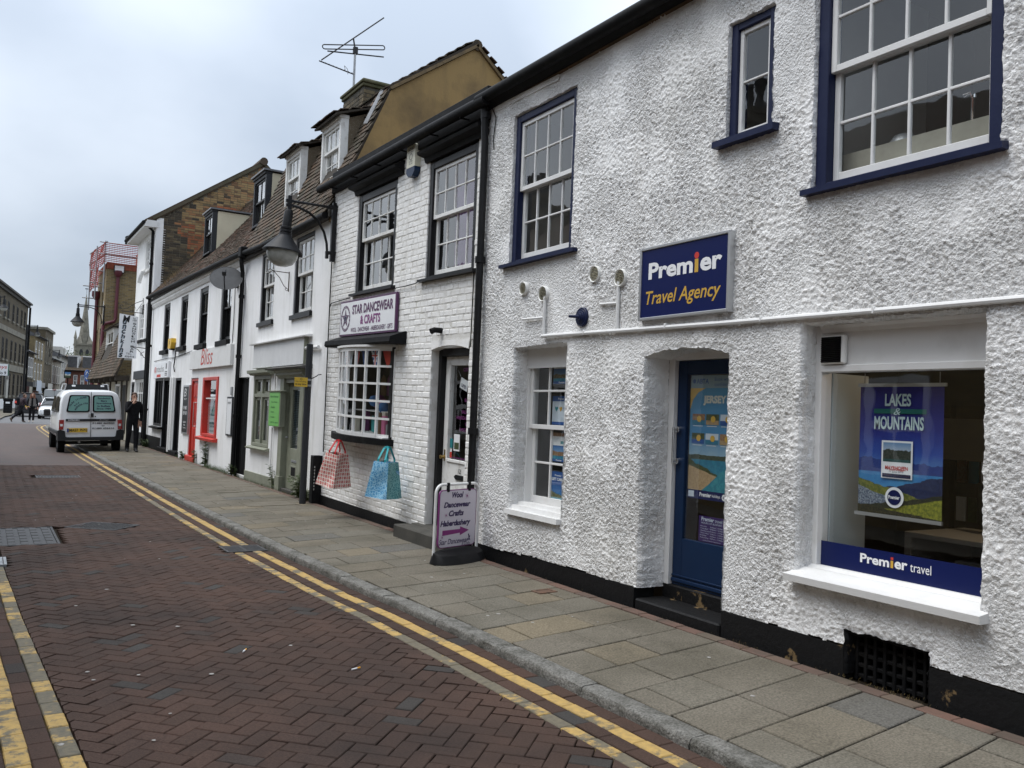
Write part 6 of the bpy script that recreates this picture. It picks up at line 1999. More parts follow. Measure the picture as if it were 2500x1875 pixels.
# sage green door with pilasters
gd = MB(FW)
gd.box(-15.78, -15.56, .06, 2.10, -.13, .035, .006); gd.box(-14.62, -14.42, .06, 2.10, -.13, .035, .006)
gd.box(-15.80, -15.54, .06, .34, -.02, .055, .006); gd.box(-14.64, -14.40, .06, .34, -.02, .055, .006)
gd.box(-15.56, -14.62, 2.02, 2.10, -.13, .0, .004)
gd.prism_a([(2.10, -.1), (2.10, .05), (2.13, .06), (2.16, .10), (2.20, .10), (2.22, .15), (2.25, .16), (2.25, -.1)], -15.86, -14.34)
gd.build('door_surround', M_SAGE, mans)
MB(FW).prism_a([(2.252, -.02), (2.252, .22), (2.275, .235), (2.33, .02), (2.33, -.02)], -16.15, -14.10).build('door_canopy', mk('dark_lead', (0.05, 0.048, 0.045), .7, (.10, .098, .09), 8, bump=.5, bs=20), mans)
dd = MB(FW)
dd.box(-15.555, -15.38, .14, 2.018, -.12, -.075, .004); dd.box(-14.80, -14.625, .14, 2.018, -.12, -.075, .004)
dd.box(-15.38, -14.80, 1.90, 2.018, -.12, -.076, .004); dd.box(-15.38, -14.80, .14, .86, -.12, -.076, .004)
dgr = dd.build('door', M_SAGE, mans)
pane(dgr, FW, -15.40, -14.78, .84, 1.92, -.10, M_GLASSD)
m = MB(FW)
for k in range(34): m.prism_a([(.86 + .031 * k, -.128), (.882 + .031 * k, -.112), (.884 + .031 * k, -.113), (.862 + .031 * k, -.130)], -15.38, -14.80)
m.build('venetian_blind', mk('blind_blue', (0.30, 0.40, 0.45), .6), dgr)
MB(FW).box(-15.24, -14.94, .36, .56, -.076, -.062, .003).build('vent_frame', M_SAGE, dgr)
MB(FW).box(-15.21, -14.97, .385, .535, -.062, -.0605).build('vent_grille', M_BLACKM, dgr)
MB(FW).tube([(-15.50, 1.05, -.07), (-15.50, 1.05, -.03), (-15.40, 1.05, -.03)], .012, 8).build('door_handle', M_STEEL, dgr, smooth=True)
MB(FW).box(-15.24, -14.94, .62, .66, -.076, -.066, .003).build('letter_box', M_STEEL, dgr)
MB(FW).box(-15.56, -14.62, .03, .14, -.13, .02, .006).build('door_step', MATS['worn_stone_step'], mans)
MB(FW).box(-18.08, -15.80, .02, .27, -.02, .022, .005).build('plinth', M_SAGE, mans); MB(FW).box(-14.40, -13.70, .02, .24, -.02, .022, .005).build('plinth', M_SAGE, mans)
MB(FW).tube([(-16.12, 2.24, .03), (-16.12, 1.9, .03)], .012, 6).build('conduit', M_WGLOSS, mans); MB(FW).tube([(-16.18, 1.2, .03), (-16.18, .3, .03)], .014, 6).build('conduit', M_WGLOSS, mans)
# black plank door of the side passage
bd = MB(FW)
for k in range(6):
    bd.box(-19.0 + .148 * k + .003, -19.0 + .148 * (k + 1) - .003, .12, 2.16, -.15, -.09, .008)
bdo = bd.build('passage_door', M_BLACKM, mans)
MB(FW).box(-19.04, -19.0, .05, 2.17, -.16, -.02).build('door_frame', M_BLACKM, bdo)
MB(FW).box(-19.0, -18.10, .03, .12, -.2, -.06, .006).build('door_step', M_WWORN, mans)
# green hanging board
gs = thing('shop_sign', 'bright green upright notice board with dark lines of lettering beside the sage door', 'sign', (4.5, 15.7, 1.24))
MB(FW).box(-16.22, -15.50, 1.225, 1.855, .0, .10, .005).build('board', M_SAGE, gs)
MB(FW).prism_a([(1.855, .0), (1.855, .115), (1.87, .125), (1.895, .0)], -16.26, -15.46).build('top_moulding', M_SAGE, gs)
rect(gs, FW, 'face', -16.18, -15.54, 1.235, 1.85, .105, M_GREENS, .004, .001)
for k, (s_, h_) in enumerate((('Hair & Beauty', .045), ('Ivory House', .035), ('Facials', .035), ('Waxing', .035), ('Tanning', .035), ('call for appts', .03))):
    z_ = 1.745 - .092 * k
    text(gs, FW, s_, -16.12 + (0 if k == 0 else .06), -16.12 + (.5 if k == 0 else .035 * len(s_) + .06), z_, z_ + h_, .1065, mk('print_darkgreen', (0.012, 0.10, 0.02), .5), .02)

# mansard roof
S1 = Vector((.915, 0, 2.15)).normalized()
E0 = Vector((4.55, 18.80, 4.74)); lsA = 2.42
DA = [(14.97 - .03, 13.98), (17.08, 16.14)]          # dormers along y
dsk = lambda x, y: any(18.80 - d0 - .02 < x < 18.80 - d1 + .02 and y > (.83 if i == 0 else .80) for i, (d0, d1) in enumerate(DA))
tile_roof(mans, E0, (0, -1, 0), S1, 5.42, lsA, M_TILE, dsk, .165, .105, 300, .05, 3)
P1_ = E0 + S1 * lsA
S2 = Vector((1.58, 0, 1.15)).normalized()
tile_roof(mans, P1_ + Vector((-.02, 0, .02)), (0, -1, 0), S2, 5.46, 1.99, M_TILE, lambda x, y: False, .165, .105, 150, .05, 5)
RG = P1_ + S2 * 1.98
tile_roof(mans, (RG.x + 2.4, 13.36, RG.z - 2.1), (0, 1, 0), Vector((-2.4, 0, 2.1)), 5.44, 3.2, M_TILER, None, .165, .105, 0, .05, 6)
m = MB()
for k in range(18):
    y0 = 13.34 + .305 * k
    m.tube([(RG.x, y0, RG.z - .05), (RG.x, y0 + .30, RG.z - .05)], .10, 10)
m.build('ridge_tiles', M_TILE, mans, smooth=True)
# tan gable end
gp_ = [(4.60, 4.6), (4.62, 4.80), (P1_.x + .02, P1_.z - .05), (RG.x, RG.z - .10), (RG.x + 2.4, RG.z - 2.2), (RG.x + 2.4, 4.6)]
FG = Frame((0, 13.372, 0), (1, 0, 0))
MB(FG).prism(gp_, -.14, .0).build('gable_wall', M_TAN, mans)
m = MB(FG)
for (a, b), (c_, d_) in (((P1_.x - .01, P1_.z + .0), (RG.x, RG.z - .03)), ((RG.x, RG.z - .03), (RG.x + 2.4, RG.z - 2.13))):
    dx, dz = c_ - a, d_ - b; L_2 = math.hypot(dx, dz); nx, nz = dz / L_2 * .05, -dx / L_2 * .05
    m.prism([(a, b), (c_, d_), (c_ + nx, d_ + nz), (a + nx, b + nz)], .0, .045)
m.build('verge_mortar', mk('verge_mortar_tan', (0.17, 0.12, 0.06), .9, (.10, .075, .045), 6, bump=.6, bs=30), mans)
# flashing by the verge
MB().add([(P1_.x - .30, 13.55, P1_.z - .62), (P1_.x - .02, 13.55, P1_.z + .04), (P1_.x - .03, 13.72, P1_.z + .05), (P1_.x - .33, 13.66, P1_.z - .60)], [(0, 1, 2, 3)]).build('lead_flashing', M_LEAD, mans)
# eaves and gutter
MB(FW).box(hL, hR, 4.66, 4.80, -.02, .09, .006).build('eaves_board', mk('aged_dark_wood', (0.05, 0.045, 0.038), .8, (.025, .023, .02), 6, bump=.4, bs=12), mans)
MB(FW).tube([(-18.9, 4.80, .13), (-17.5, 4.735, .14), (-16.2, 4.71, .14), (-14.9, 4.70, .14), (-13.42, 4.685, .14)], .055, 12).build('gutter', M_BLACKM, mans, smooth=True)
pipe(mans, FW, [(-18.70, 4.80, .14), (-18.70, 4.62, .14), (-18.84, 4.50, .08), (-18.86, 4.40, .06), (-18.86, 2.5, .06), (-18.9, .12, .06)], .045, M_BLACK, 'downpipe', 12, [(-18.86, 3.9, .06), (-18.86, 2.62, .06), (-18.88, 1.35, .06)])
MB(FW).box(-18.74, -18.50, 4.70, 4.92, .05, .21, .02).build('hopper', M_BLACKM, mans)


def dormer(P, y0, y1, z0, z1, xf, depth, roof_rise, front, cheek, roofm, cols, ru, rl, flatroof=False, glass=None, frame=None, sm=None, zmeet=None, roof_over=.10):
    """a dormer: its front faces the street at x = xf, y0 > y1"""
    F = Frame((xf, 0, 0), (0, -1, 0))
    a0, a1 = -y0, -y1
    m = MB(F)
    fw = .075
    m.box(a0, a0 + fw, z0, z1, -.14, .0, .005); m.box(a1 - fw, a1, z0, z1, -.14, .0, .005)
    m.box(a0 + fw, a1 - fw, z1 - .10, z1, -.14, -.001, .005); m.box(a0 + fw, a1 - fw, z0, z0 + .05, -.14, .03, .005)
    m.box(a0 - .01, a1 + .01, z1 - .03, z1 + .03, -.14, .03, .006)
    d = m.build('dormer', front, P)
    zm = zmeet or (z0 + z1) / 2
    leafgrid(F, d, 'upper_sash', a0 + fw, a1 - fw, zm - .02, z1 - .10, -.03, cols, ru, .05, .045, .02, sm or front, glass)
    leafgrid(F, d, 'lower_sash', a0 + fw, a1 - fw, z0 + .05, zm + .02, -.07, cols, rl, .05, .06, .02, sm or front, glass, top=.04)
    rect(d, F, 'net_curtain', a0 + fw, a1 - fw, z0 + .1, z1 - .1, -.16, M_CURTW)
    for s_, a in ((-1, a0), (1, a1)):
        o = .006 * s_
        pts = [(z0 - .05, -.135), (z1 - .005, -.135), (z1 + roof_rise - .005, -depth), (z0 - .05, -depth)]
        w = .05
        m = MB(F)
        aa = (a, a - s_ * w)
        m.prism_a(pts, min(aa), max(aa))
        m.build('cheek', cheek, d)
    if flatroof:
        MB(F).prism_a([(z1 + .03, .07), (z1 + .07, .07), (z1 + .07 + roof_rise, -depth), (z1 + .03 + roof_rise, -depth)], a0 - .05, a1 + .05).build('dormer_roof', roofm, d)
    else:
        A_, S_ = Vector((0, -1, 0)), Vector((depth + .1, 0, roof_rise + .03)).normalized()
        tile_roof(P, (xf - .12, y0 + .09, z1 + .015), A_, S_, (y0 - y1) + .18, depth + .1, roofm, None, .165, .105, 60, .035, int(y0), 'dormer_roof')
    return d


dormer(mans, 14.95, 13.98, 5.50, 6.53, 4.90, 1.0, .36, M_WWORN, M_PEBBLE, M_TILE, 3, 1, 2, zmeet=6.06)
dormer(mans, 17.10, 16.15, 5.49, 6.53, 4.90, 1.0, .36, M_WWORN, M_PEBBLE, M_TILE, 3, 1, 2, zmeet=6.04)
# chimney stack
M_CHIMB = mk('sooty_brick', (0.1, 0.09, 0.06), .9, (0.03, 0.028, 0.022), 4, .5, .7, bump=.5, bs=40, fine=.1, fs=60, rnd=[(0, (0.055, 0.046, 0.032)), (.5, (0.085, 0.068, 0.042)), (.85, (0.13, 0.10, 0.058)), (1, (0.16, 0.13, 0.075))])
x0, x1, y0, y1, z0, z1 = 5.62, 6.20, 14.9, 15.95, 6.6, 7.49
ch = MB().box(x0, x1, y0, y1, z0, z1).build('chimney', mk('sooty_mortar', (0.085, 0.08, 0.065), .95, (.04, .038, .03), 5), mans)
brick_field(ch, Frame((x0, 0, 0), (0, -1, 0)), -y1, -y0, z0, z1, M_CHIMB, (), None, .21, .065, .011, .006, .02, .004, 130, 4, .003)
brick_field(ch, Frame((0, y0, 0), (1, 0, 0)), x0, x1, z0, z1, M_CHIMB, (), None, .21, .065, .011, .006, .02, .004, 130, 5, .003)
m = MB()
m.box(x0 - .035, x1 + .035, y0 - .035, y1 + .035, z1, z1 + .06, .01); m.box(x0 - .06, x1 + .06, y0 - .06, y1 + .06, z1 + .06, z1 + .115, .012); m.box(x0 - .03, x1 + .03, y0 - .03, y1 + .03, z1 + .115, z1 + .14, .01)
m.build('chimney_cap', mk('mossy_stone', (0.10, 0.095, 0.055), .95, (0.055, 0.058, 0.025), 5, bump=.6, bs=30), mans)
# aerials
ae = thing('aerial', 'tall rooftop aerial with a folded dipole and a long slanting rod on the chimney', 'aerial', (5.62, 15.5, 7.3))
ay = 15.5
m = MB(); m.tube([(5.645, ay, 7.2), (5.64, ay, 8.40)], .022, 10); m.build('mast', M_STEEL, ae, smooth=True)
m = MB(); m.tube([(5.64, ay, 8.36), (5.595, ay, 8.565)], .016, 8); m.box(5.60, 5.69, ay - .03, ay + .03, 8.28, 8.42, .01); m.build('clamp', M_GREYP, ae)
dp = []
L0, L1, zL = Vector((5.045, ay, 8.27)), Vector((6.19, ay, 8.545)), .055
dxx = (L1 - L0)
pts = [L0 + Vector((0, 0, -.0)), L1]
u_ = dxx.normalized(); v_ = Vector((-u_.z, 0, u_.x))
loop = []
for k in range(7):
    th = math.pi / 2 + math.pi * k / 6; loop.append(L0 + u_ * .04 * math.cos(th) + v_ * .04 * math.sin(th))
for k in range(7):
    th = -math.pi / 2 + math.pi * k / 6; loop.append(L1 + u_ * .04 * math.cos(th) + v_ * .04 * math.sin(th))
m = MB(); m.tube([tuple(p) for p in loop], .011, 6, closed=True); m.build('folded_dipole', M_GREYP, ae)
m = MB(); m.tube([(6.145, ay - .1, 9.08), (5.03, ay + .1, 8.05)], .0125, 6); m.build('slanting_rod', M_GREYP, ae)
m = MB(); m.tube([(5.105, ay, 8.205), (6.215, ay, 8.37)], .0125, 6); m.build('short_rod', M_GREYP, ae)
m = MB(); m.tube([(4.955, ay, 7.985), (5.66, ay, 7.89)], .012, 6)
for k in range(9):
    t_ = .06 + .105 * k
    cx_, cz_ = 4.955 + .705 * t_, 7.985 - .095 * t_
    l_ = .055 if k < 6 else .085
    m.tube([(cx_ - l_ * .5, ay - l_, cz_ - l_ * .4), (cx_ + l_ * .5, ay + l_, cz_ + l_ * .6)], .009, 5)
m.tube([(5.45, ay - .06, 7.88), (5.45, ay + .02, 8.02), (5.52, ay + .04, 7.98), (5.5, ay - .05, 7.85)], .005, 5)
m.build('yagi_array', M_GREYP, ae)

# ------------------------------------------------------------------ the long white house (beauty shop and computer shop)
long_ = thing('terraced_house', 'long low white house with four narrow black sash windows and a red shop door', 'building', (4.65, 25, .1))
gL, gR = -31.05, -19.085
GH = [(-28.62, -27.62, 3.15, 4.57), (-25.92, -24.95, 3.14, 4.56), (-23.40, -22.42, 3.085, 4.53), (-21.0, -19.98, 3.055, 4.46)]
LOW = [(-29.62, -28.16, .82, 2.30), (-28.14, -26.86, .12, 2.29), (-26.22, -25.30, .12, 2.27), (-23.99, -23.08, .12, 2.235), (-22.42, -20.80, .80, 2.225)]
wall(long_, FW, gL, gR, .0, 4.84, [(*h, .14) for h in GH + LOW], M_RENDER)
for (a0, a1, b0, b1) in GH:
    sash(long_, FW, a0, a1, b0, b1, 2, 1, 1, (b0 + b1) / 2 + .06, .025, .11, M_BLACK, M_BLACK, .045, .022, (M_BLACKM, .05, .13, .09), M_ROOM, 1.5)
MB(FW).prism_a([(4.62, -.02), (4.62, .03), (4.70, .07), (4.74, .06), (4.78, .10), (4.84, .10), (4.84, -.02)], gL, gR).build('eaves_moulding', M_RENDER2, long_)
m = MB(FW)
m.tube([(-30.95, 5.0, .17), (-28, 4.96, .17), (-24, 4.89, .17), (-20.5, 4.83, .16), (-18.55, 4.79, .15)], .06, 12)
m.build('gutter', M_BLACKM, long_, smooth=True)
MB(FW).box(gL, gR, 4.84, 4.93, -.02, .12, .01).build('eaves_board', MATS['aged_dark_wood'], long_)
pipe(long_, FW, [(-30.75, 5.0, .14), (-30.72, 4.8, .10), (-30.70, .10, .08)], .06, M_BLACKM, 'downpipe', 12, [(-30.7, 3.4, .08), (-30.7, 1.3, .08)])
m = MB(FW)
m.tube([(-19.62, 4.2, .02), (-19.6, 3.4, .02), (-19.65, 2.9, .02)], .008, 6); m.tube([(-29.9, 2.86, .02), (-27.4, 2.88, .03), (-26.5, 2.86, .02), (-24, 2.95, .02)], .010, 6)
m.tube([(-26.2, 3.13, .03), (-26.2, 2.75, .05), (-26.3, 2.6, .05), (-26.25, 2.45, .03)], .016, 6)
m.build('cable', M_RUBBER, long_)
pl = MB(FW); pl.box(gL, -28.16, .02, .48, -.02, .02, .006); pl.build('plinth', M_BLACKM, long_)
# computer shop: window, door, second door
ww = MB(FW)
ww.box(-29.62, -29.52, .82, 2.30, -.14, .0, .004); ww.box(-28.26, -28.16, .82, 2.30, -.14, .0, .004); ww.box(-29.52, -28.26, 2.22, 2.30, -.14, .0, .004)
for a in (-29.12, -28.70): ww.box(a - .03, a + .03, .88, 2.22, -.12, -.03, .004)
ww.box(-29.52, -28.26, .82, .90, -.14, .0, .004)
cw = ww.build('shop_window', M_BLACK, long_)
for a0, a1 in ((-29.52, -29.15), (-29.09, -28.73), (-28.67, -28.26)): pane(cw, FW, a0, a1, .9, 2.22, -.08)
rect(cw, FW, 'window_board', -29.0, -28.72, .9, 2.1, -.14, mk('cream_card', (0.50, 0.47, 0.40), .7)); rect(cw, FW, 'window_board', -29.45, -29.2, 1.3, 2.1, -.14, PR('pale'))
MB(FW).prism_a([(.74, -.05), (.74, .11), (.79, .12), (.82, -.05)], -29.75, -28.05).build('sill', M_BLACKM, cw)
room(cw, FW, -29.9, -27.5, .5, 2.5, -.15, -2.2, M_ROOMD)


def plain_door(P, name, a0, a1, b0, b1, mat, rec=.10, glazed=None, panels=(), handle=True, step=True):
    m = MB(FW)
    m.box(a0, a0 + .07, b0, b1, -rec - .08, -.02, .004); m.box(a1 - .07, a1, b0, b1, -rec - .08, -.02, .004); m.box(a0 + .07, a1 - .07, b1 - .07, b1, -rec - .08, -.021, .004)
    i0, i1 = a0 + .075, a1 - .075
    if glazed:
        g0, g1 = glazed
        m.box(i0, i0 + .10, b0 + .02, b1 - .075, -rec - .05, -rec, .003); m.box(i1 - .10, i1, b0 + .02, b1 - .075, -rec - .05, -rec, .003)
        m.box(i0 + .10, i1 - .10, b0 + .02, g0, -rec - .05, -rec - .001, .003); m.box(i0 + .10, i1 - .10, g1, b1 - .075, -rec - .05, -rec - .001, .003)
    else:
        m.box(i0, i1, b0 + .02, b1 - .075, -rec - .05, -rec, .003)
        for (u0, u1, v0, v1) in panels:
            w, h = i1 - i0, b1 - b0
            m.box(i0 + w * u0, i0 + w * u1, b0 + h * v0, b0 + h * v1, -rec, -rec + .018, .012)
    d = m.build(name, mat, P)
    if glazed: pane(d, FW, i0 + .09, i1 - .09, glazed[0] - .01, glazed[1] + .01, -rec - .025, M_GLASSD); room(d, FW, i0, i1, b0, b1, -rec - .09, -1.5, M_ROOMD)
    return d


plain_door(long_, 'door', -28.14, -26.86, .22, 2.29, M_BLACK, .11, (.9, 2.1))
plain_door(long_, 'door', -26.22, -25.30, .22, 2.27, M_BLACK, .11, None, ((.12, .88, .08, .40), (.12, .88, .48, .92)))
MB(FW).box(-28.2, -26.80, .03, .22, -.1, .09, .01).build('door_step', M_BLACKM, long_); MB(FW).box(-26.28, -25.24, .03, .22, -.1, .09, .01).build('door_step', M_BLACKM, long_)
m = MB(FW); m.box(-26.80, -26.64, .14, 2.30, .0, .05, .008); m.box(-26.46, -26.30, .14, 2.30, .0, .05, .008); m.build('pilasters', M_WGLOSS, long_)
# red door and red shop window
rdo = plain_door(long_, 'door', -23.98, -23.08, .22, 2.225, M_RED, .06, None, ((.14, .46, .08, .36), (.54, .86, .08, .36), (.14, .46, .44, .70), (.54, .86, .44, .70), (.14, .46, .76, .92), (.54, .86, .76, .92)))
MB(FW).tube([(-23.16, 1.62, .06), (-23.16, .98, .06)], .014, 8).tube([(-23.16, 1.60, -.06), (-23.16, 1.60, .06)], .012, 8).tube([(-23.16, 1.0, -.06), (-23.16, 1.0, .06)], .012, 8).build('pull_handle', M_CHROME, rdo, smooth=True)
MB(FW).box(-24.1, -23.02, .06, .22, -.1, .05, .012).build('door_step', M_RED, long_)
rw = MB(FW)
rw.box(-22.42, -22.25, .80, 2.225, -.14, .03, .004); rw.box(-20.95, -20.80, .80, 2.225, -.14, .03, .004); rw.box(-22.25, -20.95, 2.15, 2.225, -.14, .028, .004); rw.box(-22.25, -20.95, .80, .86, -.14, .028, .004)
rwn = rw.build('shop_window', M_RED, long_)
MB(FW).box(-22.25, -20.95, 1.70, 1.73, -.1, -.03).build('transom', M_WGLOSS, rwn)
pane(rwn, FW, -22.25, -20.95, .86, 1.70, -.06); pane(rwn, FW, -22.25, -20.95, 1.73, 2.15, -.06)
MB(FW).prism_a([(.70, -.05), (.70, .12), (.76, .13), (.80, -.05)], -22.58, -20.66).build('sill', M_RED, rwn)
fr = mk('frosted_film', (0.34, 0.42, 0.42), .6)
rect(rwn, FW, 'window_film', -22.24, -20.96, .87, 1.52, -.10, fr)
rect(rwn, FW, 'window_film', -22.24, -20.96, 1.52, 1.69, -.10, PALE)
for k, s_ in enumerate(('Sandwich', 'Bars', 'Specialising', 'in Buffets')): text(rwn, FW, s_, -22.0, -21.2, 1.40 - .10 * k, 1.455 - .10 * k, -.097, MATS['print_teal'], .02)
for k, s_ in enumerate(('01480', '459 180')): text(rwn, FW, s_, -22.05, -21.15, 1.0 - .10 * k, 1.06 - .10 * k, -.097, MATS['print_teal'], .02)
room(rwn, FW, -22.6, -20.6, .5, 2.5, -.15, -2.2, M_ROOMD)

bs = thing('shop_sign', 'white fascia board lettered Bliss in slanting red script', 'sign', (4.6, 21.7, 2.45))
MB(FW).box(-23.92, -19.52, 2.45, 2.93, .0, .075, .006).build('board', M_WGLOSS, bs)
text(bs, FW, 'Bliss', -22.55, -21.25, 2.53, 2.93, .078, mk('print_brightred', (0.50, 0.05, 0.03), .5), .0, .25)
ps = thing('shop_sign', 'small white computer shop sign with grey and red lettering over the black shopfront', 'sign', (4.6, 28.3, 2.3))
MB(FW).box(-29.50, -27.0, 2.30, 2.78, .0, .08, .006).build('board', M_SIGNW, ps)
text(ps, FW, '@', -29.38, -29.0, 2.46, 2.66, .082, M_REDP, .01); text(ps, FW, 'ntechs', -28.98, -27.7, 2.48, 2.68, .082, MATS['office_grey'], .01)
rect(ps, FW, 'printed_panel', -28.9, -28.2, 2.33, 2.41, .082, M_REDP)
for k in range(3): rect(ps, FW, 'printed_line', -27.5, -27.12, 2.36 + .05 * k, 2.385 + .05 * k, .082, M_GREYP)
MB(FW).box(-27.38, -27.24, 2.56, 2.72, .0805, .083).build('printed_figure', M_GREYP, ps)
kb = thing('notice_board', 'tall black price board with white phone number left of the red door', 'sign', (4.6, 24.3, .75))
MB(FW).box(-24.74, -23.97, .75, 2.06, .0, .045, .006).build('frame', M_ALU, kb)
rect(kb, FW, 'panel', -24.69, -24.02, .80, 2.01, .05, M_INKK, .004)
text(kb, FW, 'B', -24.55, -24.25, 1.75, 1.96, .052, M_WHITEP, -.01, .2)
for s_, a0, a1, z_, h_ in (('01480', -24.55, -24.12, 1.40, .10), ('459 180', -24.6, -24.1, 1.26, .10), ('Lashes', -24.5, -24.15, 1.05, .05), ('Wax', -24.45, -24.22, .97, .05), ('Tanning', -24.52, -24.14, .89, .05), ('BEAUTY', -24.5, -24.16, 1.66, .04)):
    text(kb, FW, s_, a0, a1, z_, z_ + h_, .052, M_WHITEP, .01)
nb = thing('wall_notice', 'slim grey frame holding a white notice beside the black downpipe', 'notice', (4.6, 19.6, .9))
MB(FW).box(-19.80, -19.32, .90, 1.76, .0, .03, .004).build('frame', M_GREYP, nb)
rect(nb, FW, 'paper', -19.76, -19.36, .94, 1.72, .033, M_WHITEP, .002)
text(nb, FW, 'PARKING', -19.70, -19.42, 1.60, 1.65, .0345, M_INKK)
MB(FW).box(-19.55, -19.42, 1.80, 1.98, .0, .03, .004).build('entry_phone', M_STEEL, long_)
yb = thing('alarm_box', 'bright yellow angular alarm box between the two left upstairs windows', 'alarm', (4.5, 26.6, 3.1))
m = MB(FW); m.prism([(-26.95, 3.14), (-26.95, 3.42), (-26.45, 3.42), (-26.42, 3.30), (-26.55, 3.12)], .0, .13); m.build('case', M_YELLOW, yb)
MB(FW).prism([(-26.9, 3.10), (-26.6, 3.08), (-26.52, 3.125), (-26.9, 3.14)], .0, .10).build('base', M_BLACKM, yb)
MB(FW).lathe([(.03, 0), (.05, 0)], 14, (-26.72, 3.3, .132), 'c').build('badge', M_INKK, yb)
# satellite dish
sd = thing('satellite_dish', 'grey mesh satellite dish on an arm below the tiled eaves', 'satellite dish', (4.6, 19.4, 4.25))
dc = Vector((4.28, 18.95, 4.22))
dn = (EYE + Vector((-2.0, 0, 17.0)) - dc).normalized()
Fd = Frame(dc, Vector((0, 0, 1)).cross(dn) * -1 if False else dn.cross(Vector((0, 0, 1))) * -1, (0, 0, 1))
rr = Vector((0, 0, 1)).cross(dn).normalized()
Fd = Frame(dc, rr, dn.cross(rr))
MB(Fd).lathe([(.33, .07), (.335, .075), (.30, .055), (.21, .025), (.10, .006), (.001, 0), (.001, -.006), (.10, 0), (.21, .018), (.30, .048), (.33, .066)], 32, (0, 0, 0), 'c').build('dish', mk('dish_grey', (0.055, 0.057, 0.06), .65, (.075, .077, .08), 5, spec=.2), sd, smooth=True)
m = MB(Fd); m.tube([(0, -.34, .05), (0, -.30, .30), (0, -.24, .46)], .013, 8); m.box(-.04, .04, -.28, -.19, .42, .54, .01)
m.build('feed_arm', M_GREYP, sd)
m = MB(); m.tube([tuple(dc - dn * .02), (4.45, 19.2, 4.22), (4.62, 19.45, 4.25)], .02, 8); m.box(4.58, 4.65, 19.38, 19.52, 4.15, 4.36, .006); m.build('wall_mount', M_GREYP, sd)

# its tiled roof and two black dormers
Sg = Vector((2.87, 0, 3.35)).normalized()
Eg = Vector((4.50, 31.06, 4.99)); lg = 4.75
D2 = [(26.08, 25.05, 5.80, 6.98, 5.2, 1.05), (20.70, 19.66, 5.72, 6.88, 5.2, 1.05)]
dk = lambda x, y: any(31.06 - d[0] - .02 < x < 31.06 - d[1] + .02 and y > .95 for d in D2)
Ag = Vector((0, -12.25, -.16)).normalized()
tile_roof(long_, Eg, Ag, Sg, 12.2, lg, M_TILER, dk, .165, .105, 300, .05, 8)
for (y0, y1, z0, z1, xf, dep) in D2:
    dormer(long_, y0, y1, z0, z1, xf, dep, .0, M_GREYP, M_CREAM, M_LEAD, 2, 1, 1, True, None, None, M_BLACK)
rgz = Eg + Sg * lg
MB().add([(rgz.x, 31.06, rgz.z), (rgz.x, 18.85, rgz.z - .16), (rgz.x + 3.2, 18.85, rgz.z - 3.6), (rgz.x + 3.2, 31.06, rgz.z - 3.4)], [(0, 1, 2, 3)]).build('rear_roof', M_TILER, long_)
MB().tube([(rgz.x, 31.0, rgz.z), (rgz.x, 18.86, rgz.z - .16)], .10, 10).build('ridge_tiles', M_TILER, long_, smooth=True)
MB(Frame((0, 18.87, 0), (1, 0, 0))).prism([(4.66, 4.6), (rgz.x, rgz.z - .3), (rgz.x + 3.2, rgz.z - 3.7), (rgz.x + 3.2, 4.6)], 0, .1).build('gable_wall', M_RENDER2, long_)
m = MB()
rg = random.Random(3)
for k in range(90):
    y_ = rg.uniform(28.6, 30.2); x_ = 4.62 + rg.uniform(0, .5)
    z_ = 4.99 + (x_ - 4.5) * 1.167 + .03
    m.add([(x_, y_, z_), (x_ + .01, y_ + .015, z_), (x_ - .05 + rg.uniform(-.08, .08), y_ + rg.uniform(-.15, .15), z_ + rg.uniform(.06, .22))], [(0, 1, 2)])
m.build('roof_grass', M_DRY, None, kind='stuff')

# ------------------------------------------------------------------ the tall white house with the patchwork brick gable
tall = thing('terraced_house', 'tall three-storey white house with a patched red and grey brick gable end', 'building', (4.65, 33, .1))
TH = [(-33.10, -31.80, 6.12, 7.24), (-33.85, -32.72, 3.72, 4.96), (-32.40, -31.30, 3.70, 4.94), (-33.95, -31.50, .98, 2.33), (-34.85, -34.05, .1, 2.25)]
wall(tall, FW, -35.05, -31.12, .0, 7.42, [(*h, .10) for h in TH], M_RENDER)
for (a0, a1, b0, b1), cols in zip(TH[:4], (2, 3, 3, 5)):
    w = MB(FW)
    w.box(a0, a0 + .06, b0, b1, -.14, -.02, .004); w.box(a1 - .06, a1, b0, b1, -.14, -.02, .004); w.box(a0 + .06, a1 - .06, b1 - .06, b1, -.14, -.021, .004); w.box(a0 + .06, a1 - .06, b0, b0 + .05, -.14, -.018, .004)
    w = w.build('window', M_WGLOSS, tall)
    half = cols // 2 + cols % 2
    leafgrid(FW, w, 'casement', a0 + .06, a1 - .06, b0 + .05, b1 - .06, -.05, cols, 3, .05, .05, .035, M_WGLOSS)
    MB(FW).box(a0 - .06, a1 + .06, b0 - .09, b0 - .002, -.05, .08, .006).build('sill', M_BLACKM if b0 < 5 else M_RENDER2, w)
    room(w, FW, a0 - .1, a1 + .1, b0 - .2, b1 + .1, -.15, -1.2, M_ROOM)
MB(FW).box(-34.0, -31.45, 2.33, 2.62, -.02, .07, .006).build('window_lintel', M_GREYP, tall)
plain_door(tall, 'door', -34.85, -34.05, .12, 2.24, M_BLACK, .06, None, ((.12, .88, .08, .45), (.12, .88, .52, .92)))
m = MB(FW); m.tube([(-32.55, 6.12, .06), (-32.45, 6.05, .16), (-32.55, 5.85, .22), (-32.62, 5.68, .24)], .075, 10)
m.build('vent_hose', M_PLASTW, tall, smooth=True)
MB(FW).box(-35.05, -31.12, .02, .50, -.02, .02, .006).build('plinth', M_BLACKM, tall)
